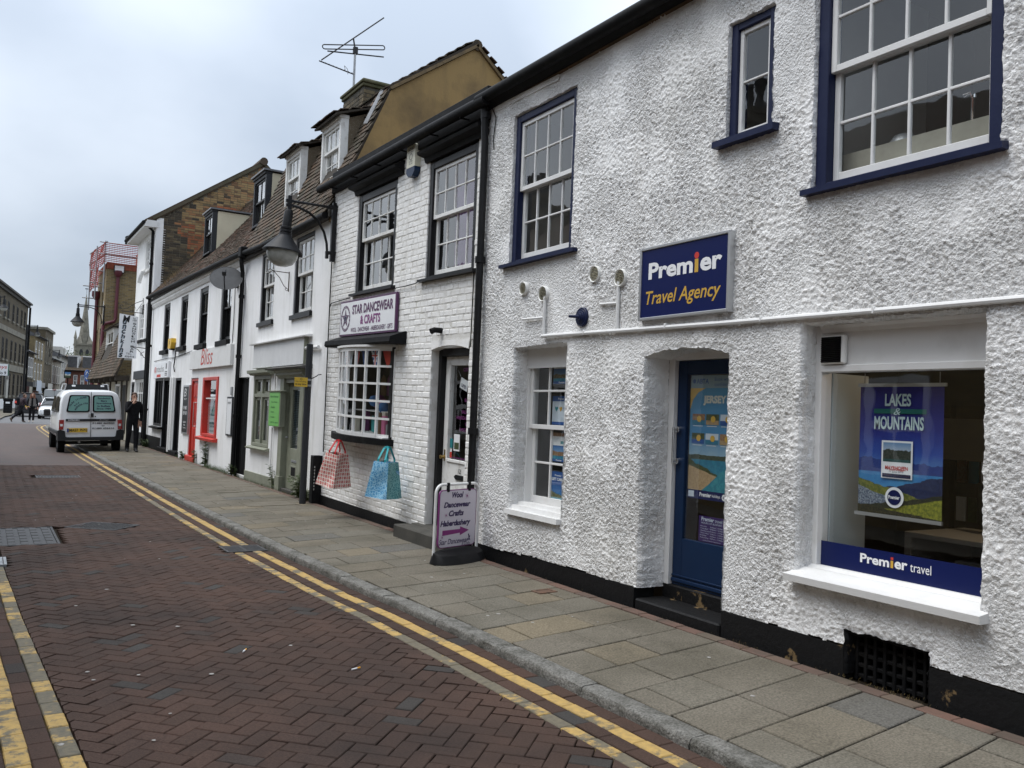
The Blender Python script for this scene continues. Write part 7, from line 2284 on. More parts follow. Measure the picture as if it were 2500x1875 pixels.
pipe(tall, FW, [(-31.35, 7.45, .2), (-31.32, 7.3, .06), (-31.30, 5.3, .06), (-31.25, .1, .06)], .05, M_BLACKM, 'downpipe', 10, [(-31.3, 6.2, .06), (-31.28, 3.6, .06)])
# overhanging eaves, gutter and end box
m = MB(FW); m.prism_a([(7.40, -.05), (7.40, .36), (7.46, .37), (7.62, .30), (7.62, -.05)], -35.3, -31.05); m.build('eaves_box', M_WGLOSS, tall)
MB(FW).tube([(-35.35, 7.53, .40), (-31.05, 7.53, .40)], .06, 10).build('gutter', M_BLACKM, tall, smooth=True)
MB(FW).prism_a([(7.42, -.1), (7.42, .42), (7.70, .42), (7.95, -.1)], -35.45, -35.30).build('eaves_return', M_GREYP, tall)
Rg = Vector((8.10, 31.12, 10.28)); Et = Vector((4.30, 31.12, 7.60)); St = (Rg - Et).normalized(); lt = (Rg - Et).length
Ft = Frame((4.30, 35.2, 7.60), (0, -1, 0), St)
MB(Ft).box(0, 4.13, 0, lt, -.14, .03).build('roof', M_TILE, tall)
MB().add([(8.1, 31.08, 10.3), (8.1, 35.2, 10.3), (11.5, 35.2, 7.4), (11.5, 31.08, 7.4)], [(0, 1, 2, 3)]).build('rear_roof', M_TILE, tall)
MB().tube([(8.1, 31.0, 10.27), (8.1, 35.2, 10.27)], .14, 10).build('ridge_tiles', M_TILE, tall, smooth=True)
FGt = Frame((0, 31.12, 0), (1, 0, 0))
GP = [(4.66, .1), (4.66, 7.42), (4.66, 7.78), (8.1, 10.20), (11.4, 7.40), (11.4, .1)]
M_GMORT = mk('old_lime_mortar', (0.17, 0.15, 0.11), .95, (.09, .08, .06), 3, bump=.5, bs=30)
gw_ = MB(FGt).prism(GP, -.2, -.004).build('gable_wall', M_GMORT, tall)
MB(FGt).box(4.655, 4.88, 4.9, 7.74, -.1, .018, .004).build('gable_quoin', M_RENDER, tall)


def patch(name, stops):
    return mk(name, (0.1, 0.1, 0.1), .9, (0.035, 0.03, 0.024), 1.6, .55, .8, bump=.4, bs=50, fine=.12, fs=50, rnd=stops)


PB1 = patch('dark_gable_brick', [(0, (0.040, 0.034, 0.026)), (.5, (0.065, 0.052, 0.036)), (.85, (0.10, 0.075, 0.045)), (1, (0.15, 0.12, 0.07))])
PB2 = patch('red_gable_brick', [(0, (0.28, 0.095, 0.045)), (.5, (0.36, 0.135, 0.06)), (.8, (0.30, 0.17, 0.08)), (1, (0.12, 0.075, 0.042))])
PB3 = patch('buff_gable_brick', [(0, (0.24, 0.16, 0.075)), (.45, (0.33, 0.225, 0.105)), (.75, (0.29, 0.15, 0.07)), (1, (0.07, 0.052, 0.034))])
rg = random.Random(6)
rows, ps = int((10.2 - 4.9) / .078), []
for j in range(rows):
    z_ = 4.95 + j * .078
    x = 4.885
    while x < 9.5:
        w = .102 if (x == 4.885 and j % 2) or rg.random() > .75 else .215
        xm = x + w / 2
        top_ = 7.74 + (xm - 4.66) * (10.17 - 7.78) / 3.44 if xm < 8.1 else 10.17 - (xm - 8.1) * .845
        if xm - w / 2 >= 4.884 and z_ + .08 < top_:
            nz = mnoise.noise(Vector((xm * .55, z_ * .75, 2.2))) + rg.uniform(-.22, .22)
            edge_ = 5.55 + .28 * math.sin(z_ * 3.1) + rg.uniform(-.12, .12)
            if xm < edge_ + (max(0, 7.2 - z_) * .05): mt = PB1
            elif z_ > 8.6: mt = PB3
            else: mt = PB2 if nz > .06 else (PB3 if nz > -.30 else PB1)
            ps.append((FGt.mat(xm, z_ + .035, .004 + rg.uniform(-.004, .004)) @ Matrix.Rotation(rg.uniform(-.012, .012), 4, 'Z'), w, .066, .02, .004, mt))
        x += w + .011
field(gw_, 'brick', ps, 300, 'brickwork')
m = MB(FGt)
for (a, b), (c_, d_) in (((4.5, 7.72), (8.1, 10.26)), ((8.1, 10.26), (11.5, 7.4))):
    dx, dz = c_ - a, d_ - b; L_2 = math.hypot(dx, dz); nx, nz = dz / L_2 * .09, -dx / L_2 * .09
    m.prism([(a, b), (c_, d_), (c_ + nx, d_ + nz), (a + nx, b + nz)], .0, .07)
m.build('verge', mk('verge_brown', (0.09, 0.075, 0.05), .9, (.06, .055, .03), 4, bump=.5, bs=20), tall)
# hanging sign of the sandwich bar
hs = thing('hanging_sign', 'tall white hanging sign lettered Munchkins sandwich bar on an iron bracket', 'sign', (4.2, 33, 3.0))
FM = Frame((0, 33.0, 0), (1, 0, 0))
sx0, sx1, sz0, sz1 = 3.905, 4.51, 3.045, 4.57
MB(FM).prism([(sx0, sz0), (sx1, sz0), (sx1, sz1 - .05), (sx0, sz1 + .02)], -.03, .0).build('board', M_SIGNW, hs)
for k, ch_ in enumerate('Munchkins'):
    big = k == 0
    zt = sz1 - .03 - .165 * k
    w = .24 if big else (.07 if ch_ == 'i' else .125)
    cx_ = 4.10 - .012 * k + (.03 if big else .0)
    text(hs, FM, ch_, cx_ - w / 2, cx_ + w / 2, zt - (.24 if big else .15), zt, .003, M_INKK, .02, .15)
    if not big: text(hs, FM, ch_, cx_ - w / 2 - .02, cx_ + w / 2 - .02, zt - .16, zt - .01, .002, mk('print_greyblue', (0.30, 0.36, 0.42), .5), .05, .15)
for k, ch_ in enumerate('SANDWICH BAR'):
    if ch_ == ' ': continue
    zt = sz1 - .27 - .089 * k
    text(hs, FM, ch_, 4.34 - .004 * k, 4.46 - .004 * k if ch_ != 'I' else 4.38, zt - .07, zt, .003, M_INKK, .02)
text(hs, FM, 'Est.', 4.34, 4.44, sz1 - .15, sz1 - .09, .003, M_INKK); text(hs, FM, '1989', 4.33, 4.46, sz1 - .225, sz1 - .165, .003, M_INKK)
text(hs, FM, 'TEL.', 4.17, 4.36, sz0 + .125, sz0 + .19, .003, M_INKK); text(hs, FM, '496416', 4.13, 4.44, sz0 + .03, sz0 + .095, .003, M_INKK, .01)
m = MB(FM)
m.tube([(4.65, 4.66, -.02), (3.95, 4.69, -.02)], .014, 6); m.tube([(4.65, 5.12, -.02), (4.40, 5.0, -.02), (4.15, 4.80, -.02), (3.98, 4.75, -.02), (3.90, 4.80, -.02), (3.90, 4.87, -.02), (3.96, 4.90, -.02), (4.01, 4.86, -.02)], .012, 6)
m.tube([(4.65, 4.62, -.02), (4.65, 5.2, -.02)], .02, 6); m.tube([(4.60, 5.0, -.02), (4.44, 4.72, -.02), (4.36, 4.92, -.02)], .010, 6); m.tube([(4.32, 4.95, -.02), (4.32, 4.68, -.02)], .012, 6)
for x in (4.0, 4.4): m.tube([(x, 4.68, -.02), (x, 4.55, -.015)], .008, 6)
m.build('iron_bracket', mk('black_iron', (0.025, 0.022, 0.02), .6), hs)
sb = thing('sign_bracket', 'small empty scrolled black bracket low on the tall white house by its downpipe', 'bracket', (4.5, 31.5, 3.2))
m = MB(Frame((0, 31.6, 0), (1, 0, 0)))
m.tube([(4.65, 3.35, 0), (4.15, 3.38, 0)], .014, 6); m.tube([(4.65, 3.0, 0), (4.55, 3.05, 0), (4.45, 3.2, 0), (4.35, 3.3, 0), (4.2, 3.36, 0)], .012, 6); m.tube([(4.52, 3.12, 0), (4.46, 3.10, 0), (4.44, 3.16, 0), (4.5, 3.2, 0), (4.56, 3.24, 0)], .010, 6)
m.build('scrollwork', MATS['black_iron'], sb)

# ------------------------------------------------------------------ low tiled building behind the van
low = thing('shop_building', 'low jettied building with a steep brown tiled roof and a white dormer', 'building', (4.65, 40, .1))
MB(FW).box(-45.0, -35.10, .05, 2.55, -4, 0).build('wall', mk('aged_cream_render', (0.42, 0.39, 0.31), .8, (.33, .30, .23), 2), low)
for a in (-44.6, -43.2, -41.0, -39.1, -37.4, -36.0): MB(FW).box(a, a + .16, .3, 2.5, .0, .05, .01).build('timber_post', mk('dark_timber', (0.06, 0.05, 0.04), .8), low)
for a0, a1 in ((-42.9, -41.2), (-38.9, -37.6)):
    w = MB(FW); w.box(a0, a0 + .08, .8, 2.2, .0, .06); w.box(a1 - .08, a1, .8, 2.2, .0, .06); w.box(a0 + .08, a1 - .08, 2.12, 2.2, .0, .06); w.box(a0 + .08, a1 - .08, .8, .88, .0, .06)
    w = w.build('window', M_WWORN, low)
    rect(w, FW, 'pane', a0 + .08, a1 - .08, .88, 2.12, .02, mk('dull_glass', (0.16, 0.18, 0.19), .1))
MB(FW).box(-36.9, -36.1, .1, 2.15, .0, .04, .006).build('door', M_BLACKM, low)
Sl = Vector((.80, 0, 2.3)).normalized()
tile_roof(low, (4.10, 45.0, 2.46), (0, -1, 0), Sl, 9.9, 2.7, M_TILE, lambda x, y: 2.3 < x < 4.9 and y > .9, .18, .125, 300, .06, 12)
tile_roof(low, Vector((4.10, 45.0, 2.46)) + Sl * 2.66, (0, -1, 0), Vector((1.5, 0, .8)), 9.9, 2.0, M_TILE, None, .18, .125, 0, .06, 13)
for a in (-44.7, -43, -41, -39, -37, -35.5): MB(FW).prism([(a, 2.30), (a + .12, 2.30), (a + .12, 2.48), (a, 2.48)], .0, .5).build('jetty_bracket', MATS['dark_timber'], low)
dw = dormer(low, 42.7, 40.2, 3.42, 4.60, 4.55, 1.1, .3, M_WWORN, M_RENDER2, M_TILE, 2, 1, 1)

# ------------------------------------------------------------------ yellow brick building with scaffolding and red netting
yel = thing('brick_building', 'tall yellow brick building with dark red drainpipes and a red brick parapet', 'building', (4.8, 45.5, .1))
FY = Frame((0, 45.4, 0), (1, 0, 0))                 # its side, facing us
FYF = Frame((4.70, 0, 0), (0, -1, 0))
wall(yel, FYF, -49.0, -45.42, .0, 7.78, [(-48.6, -47.9, 3.2, 5.0, .15), (-46.9, -46.2, 3.2, 5.0, .15), (-48.6, -47.9, 5.7, 7.0, .15), (-46.9, -46.2, 5.7, 7.0, .15)], M_YBRICK)
for a0 in (-48.6, -46.9):
    for b0, b1 in ((3.2, 5.0), (5.7, 7.0)):
        w = MB(FYF); w.box(a0, a0 + .06, b0, b1, -.2, -.1); w.box(a0 + .64, a0 + .70, b0, b1, -.2, -.1); w.box(a0 + .06, a0 + .64, b1 - .06, b1, -.2, -.1); w.box(a0 + .06, a0 + .64, b0, b0 + .06, -.2, -.1); w.box(a0 + .06, a0 + .64, (b0 + b1) / 2 - .03, (b0 + b1) / 2 + .03, -.2, -.1)
        w = w.build('window', M_WGLOSS, yel)
        pane(w, FYF, a0 + .06, a0 + .64, b0 + .06, b1 - .06, -.17, M_GLASSD); rect(w, FYF, 'room', a0, a0 + .7, b0, b1, -.25, M_ROOMD)
wall(yel, FY, 4.712, 12.0, .0, 7.78, [], M_YBRICK)
mbk = MB(FY); mbk.box(4.68, 12, 7.785, 8.08, -.3, .03, .01); mbk.build('parapet', mk('red_parapet_brick', (0.30, 0.085, 0.05), .9, (.20, .065, .04), 8, bump=.4, bs=30), yel)
MB(FYF).box(-49.0, -45.43, 7.785, 8.08, -.3, .02, .01).build('parapet', MATS['red_parapet_brick'], yel)
M_MAROON = mk('maroon_pipe', (0.095, 0.014, 0.024), .45)
m = MB(FY)
m.tube([(5.19, 7.45, .10), (5.18, 5.42, .10), (5.12, 5.28, .10), (4.76, 5.16, .10), (4.66, 5.05, .10), (4.60, .2, .10)], .075, 10)
m.lathe([(.09, 0), (.17, .12), (.17, .30)], 10, (5.19, 7.42, .12))
m.build('drainpipe', M_MAROON, yel, smooth=True)
m = MB(FYF); m.tube([(-47.9, 6.6, .12), (-47.9, .2, .12)], .085, 10).lathe([(.09, 0), (.22, .18), (.22, .42)], 12, (-47.9, 6.5, .14)).build('drainpipe', M_MAROON, yel, smooth=True)
fl = MB(FY); fl.box(5.0, 5.45, 7.62, 7.98, .03, .16, .02); fl.build('floodlight', M_GREYP, yel)
rect(yel, FY, 'floodlight_glass', 5.03, 5.42, 7.66, 7.95, .165, M_WHITEP)
text(yel, FYF, 'i', -46.0, -45.85, 5.4, 6.3, .01, M_WHITEP, .05, name='painted_mark')
sc = thing('scaffolding', 'scaffold of steel poles with red netting on top of the yellow brick building', 'scaffolding', (4.6, 45.2, 8.0))
m = MB()
for (x, y_, z0, z1) in ((4.55, 45.1, 6.6, 9.05), (4.35, 46.6, 6.4, 9.0), (4.25, 48.3, 6.0, 8.9), (6.2, 45.1, 8.0, 9.02), (8.0, 45.1, 8.0, 9.0)): m.tube([(x, y_, z0), (x, y_, z1)], .032, 7)
for z_ in (8.98, 8.42):
    m.tube([(4.3, 45.1, z_), (9.5, 45.1, z_ - .05)], .028, 6); m.tube([(4.6, 44.8, z_), (4.22, 48.6, z_ - .12)], .028, 6)
for z_ in (7.2, 6.6): m.tube([(3.95, 48.3, z_), (4.75, 48.3, z_)], .028, 6); m.tube([(4.1, 46.6, z_ + .6), (4.8, 46.6, z_ + .6)], .028, 6)
m.build('pole', M_STEEL, sc)
m = MB()
rg = random.Random(9)


def net(o, u, v, nu, nv):
    o, u, v = Vector(o), Vector(u), Vector(v)
    nrm = u.cross(v).normalized()
    for i in range(nu + 1):
        m.tube([tuple(o + u * (i / nu) + v * (k / 6) + nrm * .03 * math.sin(i + k)) for k in range(7)], .006, 3)
    for j in range(nv + 1):
        m.tube([tuple(o + v * (j / nv) + u * (k / 8) + nrm * .03 * math.sin(k + j * .6) - Vector((0, 0, .03 * math.sin(k * .8)))) for k in range(9)], .021, 3)


net((4.5, 45.05, 8.06), (4.5, 0, 0), (0, 0, .90), 40, 11)
net((4.5, 45.05, 7.98), (-.26, 3.4, -.1), (0, 0, .95), 34, 11)
net((4.40, 46.0, 7.05), (-.12, 2.4, -.1), (0, 0, .9), 24, 10)
m.build('netting', mk('red_netting', (0.42, 0.085, 0.07), .7), sc)
MB().box(6.1, 6.9, 45.9, 46.6, 7.9, 8.75).build('brick_pier', MATS['red_parapet_brick'], yel)
lantern('street_lamp', 'second black bracket lamp along, on the corner pipe of the yellow brick building', (4.66, 45.25, 5.95), (1, 0, 0), 1.10)
# blue roundabout sign on its board
bs = thing('traffic_sign', 'round blue roundabout sign with three white arrows on a pale backing board', 'traffic sign', (4.7, 52, 2.4))
FBs = Frame((4.76, 52.0, 2.79), (.50, .866, 0))
rect(bs, FBs, 'backing_board', -.05, .55, -.32, .30, -.02, M_WHITEP, .02)
MB(FBs).lathe([(.32, 0), (.32, .02), (.001, .02)], 36, (-.12, 0, -.01), 'c').build('disc', mk('sign_blue', (0.012, 0.085, 0.33), .35), bs)
for k in range(3):
    th0 = math.radians(100 + 120 * k)
    pts, pin = [], []
    for q in range(9):
        th = th0 + math.radians(72) * q / 8
        pts.append((-.12 + .22 * math.cos(th), .22 * math.sin(th))); pin.append((-.12 + .16 * math.cos(th), .16 * math.sin(th)))
    e = th0 - .30
    mid = (-.12 + .19 * math.cos(e), .19 * math.sin(e))
    f = lambda r_, th: (-.12 + r_ * math.cos(th), r_ * math.sin(th))
    flat(bs, FBs, 'printed_arrow', [f(.265, th0), mid, f(.115, th0)], .0145, M_WHITEP)
    mm = MB(FBs)
    for q in range(8): mm.poly([(*pts[q], .014), (*pts[q + 1], .014), (*pin[q + 1], .014), (*pin[q], .014)])
    mm.build('printed_arrow', M_WHITEP, bs)
MB().tube([(4.80, 52.05, .05), (4.80, 52.05, 3.1)], .03, 8).build('post', M_GREYP, bs, smooth=True)

# ------------------------------------------------------------------ the left side of the street, beyond the bend
az = math.radians(9)
LU, LN = Vector((math.sin(az), math.cos(az), 0)), Vector((math.cos(az), -math.sin(az), 0))
LO = Vector((1.35, 104.0, 0))
FL = Frame(LO, LU)                                 # a along the street away from us, b up, c towards the street


def far_windows(P, F, rows, mat_f, glassm, sillm=None, arched=False, barm=None):
    for (a, w, b0, b1) in rows:
        m = MB(F)
        m.box(a, a + .12, b0, b1, -.05, .03); m.box(a + w - .12, a + w, b0, b1, -.05, .03); m.box(a + .12, a + w - .12, b1 - .12, b1, -.05, .03); m.box(a + .12, a + w - .12, b0, b0 + .1, -.05, .03)
        m.box(a + .12, a + w - .12, (b0 + b1) / 2 - .06, (b0 + b1) / 2 + .06, -.05, .028); m.box(a + w / 2 - .03, a + w / 2 + .03, b0, b1, -.05, .022)
        wn_ = m.build('window', mat_f, P)
        rect(wn_, F, 'pane', a + .12, a + w - .12, b0 + .1, b1 - .12, .0, glassm)
        if sillm: MB(F).box(a - .12, a + w + .12, b0 - .18, b0 - .003, -.05, .15).build('sill', sillm, wn_)


MATS['far_glass'] = mk('far_glass', (0.03, 0.033, 0.036), .12)
FG_ = MATS['far_glass']


def far_house(label, a0, a1, h, wm, depth=9, roof=None, name='town_house', wins=(), fm=None, sill=None, extras=None, F=FL, cat='building'):
    t = thing(name, label, cat, tuple(F.p((a0 + a1) / 2, 0, 0)))
    m = MB(F)
    m.box(a0, a1, -.2, h, -depth, 0)
    m.build('wall', wm, t)
    if roof:
        rise, rmat, over = roof
        MB(F).prism_a([(h, over), (h + .12, over + .1), (h + rise, -depth / 2), (h, -depth)], a0 - .1, a1 + .1).build('roof', rmat, t)
        MB(F).tube([(a0 - .1, h + .05, over + .12), (a1 + .1, h + .05, over + .12)], .09, 6).build('gutter', M_BLACKM, t)
    far_windows(t, F, wins, fm or M_WGLOSS, FG_, sill)
    return t


def chimney(P, F, a0, a1, b0, b1, c0, c1, mat, pots=4, potm=None):
    m = MB(F)
    m.box(a0, a1, b0, b1, c0, c1); m.box(a0 - .12, a1 + .12, b1 - .35, b1 - .15, c0 - .12, c1 + .12); m.box(a0 - .18, a1 + .18, b1 - .15, b1, c0 - .18, c1 + .18)
    ch = m.build('chimney', mat, P)
    for k in range(pots):
        x = a0 + (a1 - a0) * (k + .5) / pots
        MB(F).lathe([(.16, 0), (.19, .08), (.15, .2), (.14, .75), (.18, .82), (.17, .9)], 10, (x, b1, (c0 + c1) / 2)).build('chimney_pot', potm or MATS['pot_buff'], ch, smooth=True)
    return ch


mk('pot_buff', (0.42, 0.33, 0.20), .8); mk('pot_red', (0.34, 0.11, 0.05), .8)
mk('far_cream', (0.36, 0.335, 0.27), .85, (.27, .25, .20), .6); mk('far_white', (0.46, 0.45, 0.41), .8, (.36, .35, .31), .5)
b1 = far_house('three-storey grey-brown brick building at the left edge of the street', -14, 17.6, 12.55, M_GBRICK, 10, None,
               wins=[(a, 1.1, b, t_) for a in (-3.6, -.2, 2.2, 5.6, 8.6, 11.9, 14.6) for b, t_ in ((9.6, 11.45), (5.3, 7.5), (1.5, 3.9))], fm=M_BLACKM, sill=M_STONE)
m = MB(FL); m.box(-14, 17.6, 8.2, 8.75, 0, .10); m.box(-14, 17.6, 4.15, 4.85, 0, .14); m.build('string_course', M_STONE, b1)
m = MB(FL); m.box(-14.1, 17.9, 12.55, 12.75, -10, .45); m.box(-14.1, 17.8, 12.25, 12.55, -.1, .22); m.build('cornice', mk('dark_cornice', (0.055, 0.05, 0.042), .8), b1)
MB(FL).box(-14, 17.6, .0, 1.1, 0, .12).build('plinth', M_WHITEP, b1)
MB(FL).box(2.9, 4.2, .3, 4.6, .02, .2).build('door_surround', MATS['far_white'], b1)
MB(FL).prism([(3.0, 3.2), (4.1, 3.2), (3.95, 4.1), (3.55, 4.5), (3.15, 4.1)], .2, .24).build('arched_fanlight', FG_, b1)
MB(FL).tube([(17.75, 0, .2), (17.75, 12.3, .2)], .13, 6).build('drainpipe', M_BLACKM, b1)
b2 = far_house('narrow black-roofed house with tall white windows beside the grey-brown building', 17.7, 25.4, 6.9, M_GBRICK, 9, (2.6, M_SLATE, .3),
               wins=[(a, 1.2, b, t_) for a in (18.3, 20.3, 22.2, 23.9) for b, t_ in ((3.9, 6.4),)], sill=M_STONE)
chimney(b2, FL, 18.2, 20.5, 6.9, 10.9, -5.5, -4.3, M_GBRICK, 0)
MB(FL).box(18, 25.2, .2, 3.3, .0, .1).build('shopfront', M_BLACKM, b2)
rect(b2, FL, 'shop_window', 18.6, 21.3, .8, 2.7, .12, FG_); rect(b2, FL, 'shop_window', 22, 24.7, .8, 2.7, .12, MATS['far_cream'])
b3 = far_house('buff brick house with white windows in two rows and a slate roof', 25.4, 36.4, 9.35, M_BUFF, 10, (2.6, M_SLATE, .3),
               wins=[(a, 1.35, b, t_) for a in (26.4, 29.6, 32.8) for b, t_ in ((6.6, 8.8), (3.6, 5.9))], sill=M_STONE)
MB(FL).box(25.6, 36.2, 2.7, 3.4, .0, .35).build('fascia', MATS['office_grey'], b3); rect(b3, FL, 'sign_panel', 26.2, 31.5, 2.2, 3.6, .42, PALE)
rect(b3, FL, 'shop_window', 26.2, 31, .5, 2.3, .05, FG_); rect(b3, FL, 'shop_window', 32, 35.8, .5, 2.3, .05, MATS['print_pale'])
chimney(b3, FL, 34.2, 36.2, 9.4, 12.7, -6.4, -5.2, M_GBRICK, 0)
b4 = far_house('taller stone-coloured building with arched windows and a pale parapet', 36.4, 46.6, 11.0, M_GBRICK, 11, None,
               wins=[(a, 1.0, b, t_) for a in (38.0, 40.9, 43.7) for b, t_ in ((6.4, 9.4), (2.9, 5.3))], fm=M_STONE, sill=M_STONE)
MB(FL).box(36.3, 46.7, 11.0, 11.35, -11, .25).build('parapet', M_STONE, b4)
for a in (38.5, 41.4, 44.2):
    MB(FL).lathe([(.001, .02), (.62, .02), (.62, .10)], 14, (a, 9.4, 0), 'c').build('window_arch', M_STONE, b4)
chimney(b4, FL, 38.0, 42.2, 11.3, 12.9, -5.0, -3.6, M_YBRICK, 5)
chimney(b4, FL, 46.9, 50.2, 8.0, 12.2, -7.5, -5.5, M_RBRICK, 3, MATS['pot_red'])
MB(FL).box(36.6, 46.4, 2.0, 2.9, .0, .4).build('fascia', M_BLACKM, b4)
rect(b4, FL, 'sign_panel', 37.2, 43, 2.05, 3.4, .62, MATS['far_white']); rect(b4, FL, 'shop_door', 38, 42, .2, 1.9, .06, M_ORANGE)
b5 = far_house('long dark-roofed house with white sash windows beyond the arched building', 46.6, 60.0, 7.2, MATS['far_cream'], 10, (2.4, M_SLATE, .3),
               wins=[(a, 1.5, b, t_) for a in (48, 51, 54, 57) for b, t_ in ((3.6, 6.4),)], sill=M_STONE)
b6 = far_house('cream rendered house with two small dormers further down on the left', 60.0, 76, 8.3, MATS['far_white'], 11, (2.6, M_SLATE, .5),
               wins=[(a, 1.5, b, t_) for a in (62, 66, 70) for b, t_ in ((5.2, 7.6),)])
for a in (62, 67):
    MB(FL).box(a, a + 2.4, 8.6, 10.0, -3, -.2).build('dormer', MATS['far_white'], b6)
chimney(b6, FL, 73, 75, 8.3, 11.9, -6, -4.5, M_YBRICK, 2)
b7 = far_house('pale shop building with a dark overhanging roof before the church', 76, 98, 7.4, MATS['far_cream'], 11, (2.5, M_SLATE, .9),
               wins=[(a, 1.6, 3.8, 6.4) for a in (79, 84, 89, 93)])
for a, h_, lb in ((58, 3.2, 'oval pale projecting sign on the far left shops'), (66, 3.4, 'second pale projecting sign on the far left shops')):
    sgt = thing('hanging_sign', lb, 'sign', tuple(FL.p(a, 3, .9)))
    if 'oval' in lb: MB(Frame(FL.p(a, h_, .2), FL.n)).lathe([(.001, -.04), (1.1, -.04), (1.1, .04), (.001, .04)], 20, (1.1, 0, 0), 'c').build('panel', MATS['far_white'], sgt)
    else: MB(Frame(FL.p(a, h_, .2), FL.n)).box(0, 1.6, -.7, .7, -.05, .05).build('panel', MATS['far_white'], sgt)
ps = thing('pub_sign', 'square painted hanging sign of a blue and green scene on a tall dark post', 'sign', (10.6, 130, 0))
FPs = Frame((9.28, 128, 0), (1, 0, 0))
MB(FPs).tube([(.05, 0, 0), (.05, 4.9, 0)], .07, 8).build('post', M_BLACKM, ps)
MB(FPs).box(-.42, .42, 4.02, 4.9, -.08, .12, .02).build('frame', M_BLACKM, ps)
rect(ps, FPs, 'painted_panel', -.34, .34, 4.1, 4.82, .13, PR('sky')); rect(ps, FPs, 'painted_panel', -.34, .34, 4.1, 4.38, .135, PR('land')); hills(ps, FPs, -.34, .34, 4.3, 4.7, .133, MATS['print_cream'], 4)
MB(FPs).box(-.5, .5, 4.9, 5.0, -.12, .14).build('top_rail', M_BLACKM, ps)
# street furniture on the left
sgn = thing('hanging_sign', 'white scalloped hanging sign with red lettering over No 9 at the left edge', 'sign', (1.5, 92, 4))
FT = Frame((.60, 92.0, 0), (1, 0, 0))
MB(FT).box(-.4, 1.22, 3.30, 4.36, -.05, .0, .01).build('board', M_SIGNW, sgn)
m = MB(FT)
for k in range(9): m.lathe([(.001, .003), (.06, .003)], 8, (1.22, 3.37 + .116 * k, .0), 'c')
m.build('scalloped_edge', mk('sign_edge_green', (0.015, 0.10, 0.06), .5), sgn)
text(sgn, FT, 'Toys', .1, 1.1, 3.84, 4.26, .005, MATS['print_brightred'], .01, .2); text(sgn, FT, 'No 9', .35, 1.05, 3.40, 3.68, .005, M_GREYP, .02)
bn = thing('litter_bin', 'black square litter bin standing at the left kerb near the pedestrians', 'bin', (1.72, 82, .08))
m = MB(); m.box(1.42, 2.05, 81.9, 82.5, .08, 1.05, .03); m.build('body', M_BLACKM, bn)
m = MB(); m.box(1.38, 2.09, 81.86, 82.54, 1.05, 1.30, .04); m.build('hood', M_BLACKM, bn)
rect(bn, Frame((0, 81.89, 0), (1, 0, 0)), 'notice', 1.56, 1.86, .86, 1.0, .004, M_WHITEP)
for k in range(3): MB().box(1.41, 2.06, 81.89, 82.51, .3 + .2 * k, .32 + .2 * k).build('rib', M_GREYP, bn)


def lamp_column(label, x, y_, h, reach, dirx):
    t = lantern('street_lamp', label, (x, y_, h), (-dirx, 0, 0), reach)
    MB().tube([(x, y_, 0), (x, y_, 1.4), (x, y_, 1.45), (x, y_, h + .1)], [.10, .10, .06, .05], 10).build('column', M_BLACK, t, smooth=True)
    return t


t = lantern('street_lamp', 'black lamp at the far left edge in front of the brick building', (-.10, 72, 8.60), (-1, 0, 0), 1.0)
t2 = lantern('street_lamp', 'black lamp on a tall column before the buff brick house', (3.10, 92.0, 8.10), (-1, 0, 0), .85)
MB(Frame((0, 0, 0), (1, 0, 0), (0, 1, 0))).tube([(3.1, 92, 0), (3.1, 92, 8.1)], .09, 8).build('column', M_BLACK, t2)
t3 = lantern('street_lamp', 'smaller far black lamp in the middle of the left-hand shops', (6.6, 120, 7.25), (-1, 0, 0), 1.05)
# left pavement
sheet('left_pavement', [[(-1.1, -8, .08), (-.75, -8, .08), (-.9, 40, .08), (-2.2, 40, .08), (-2.2, -8, .08)], [(-2.2, 40, .08), (-.9, 40, .08), (.75, 60, .08), (1.0, 64, .08), (1.35, 70.5, .08), (1.8, 75, .08), (3.2, 100, .09), (8.0, 140, .1), (18, 220, .1), (10, 220, .1), (-6, 100, .1), (-8, 60, .08)]], M_SLAB)

# ------------------------------------------------------------------ red brick and slate houses down the right side
FR2 = Frame((11.2, 150, 0), (1, -.25, 0))
r1 = far_house('red brick house with white windows and slate dormers beyond the roundabout', -.6, 4.2, 5.6, M_RBRICK, 8, (2.6, M_TILE, .3), wins=[(a, .55, 3.2, 5.0) for a in (.5, 1.5, 2.5, 3.4)], F=FR2)
for a in (-.5, 1.6):
    m = MB(FR2); m.box(a, a + 1.5, 6.0, 7.9, -2.5, -.4); d_ = m.build('dormer', M_SLATE, r1)
    MB(FR2).box(a + 1.35, a + 1.55, 6.0, 7.95, -2.4, -.35).box(a - .05, a + 1.55, 7.85, 8.0, -2.5, -.33).build('dormer_trim', M_WGLOSS, d_)
r2_ = far_house('brown-roofed house peeping over the red brick one below the church', -3.0, 9, 6.3, M_GBRICK, 10, (3.0, M_TILE, .4), F=Frame((12.6, 175, 0), (1, -.2, 0)))

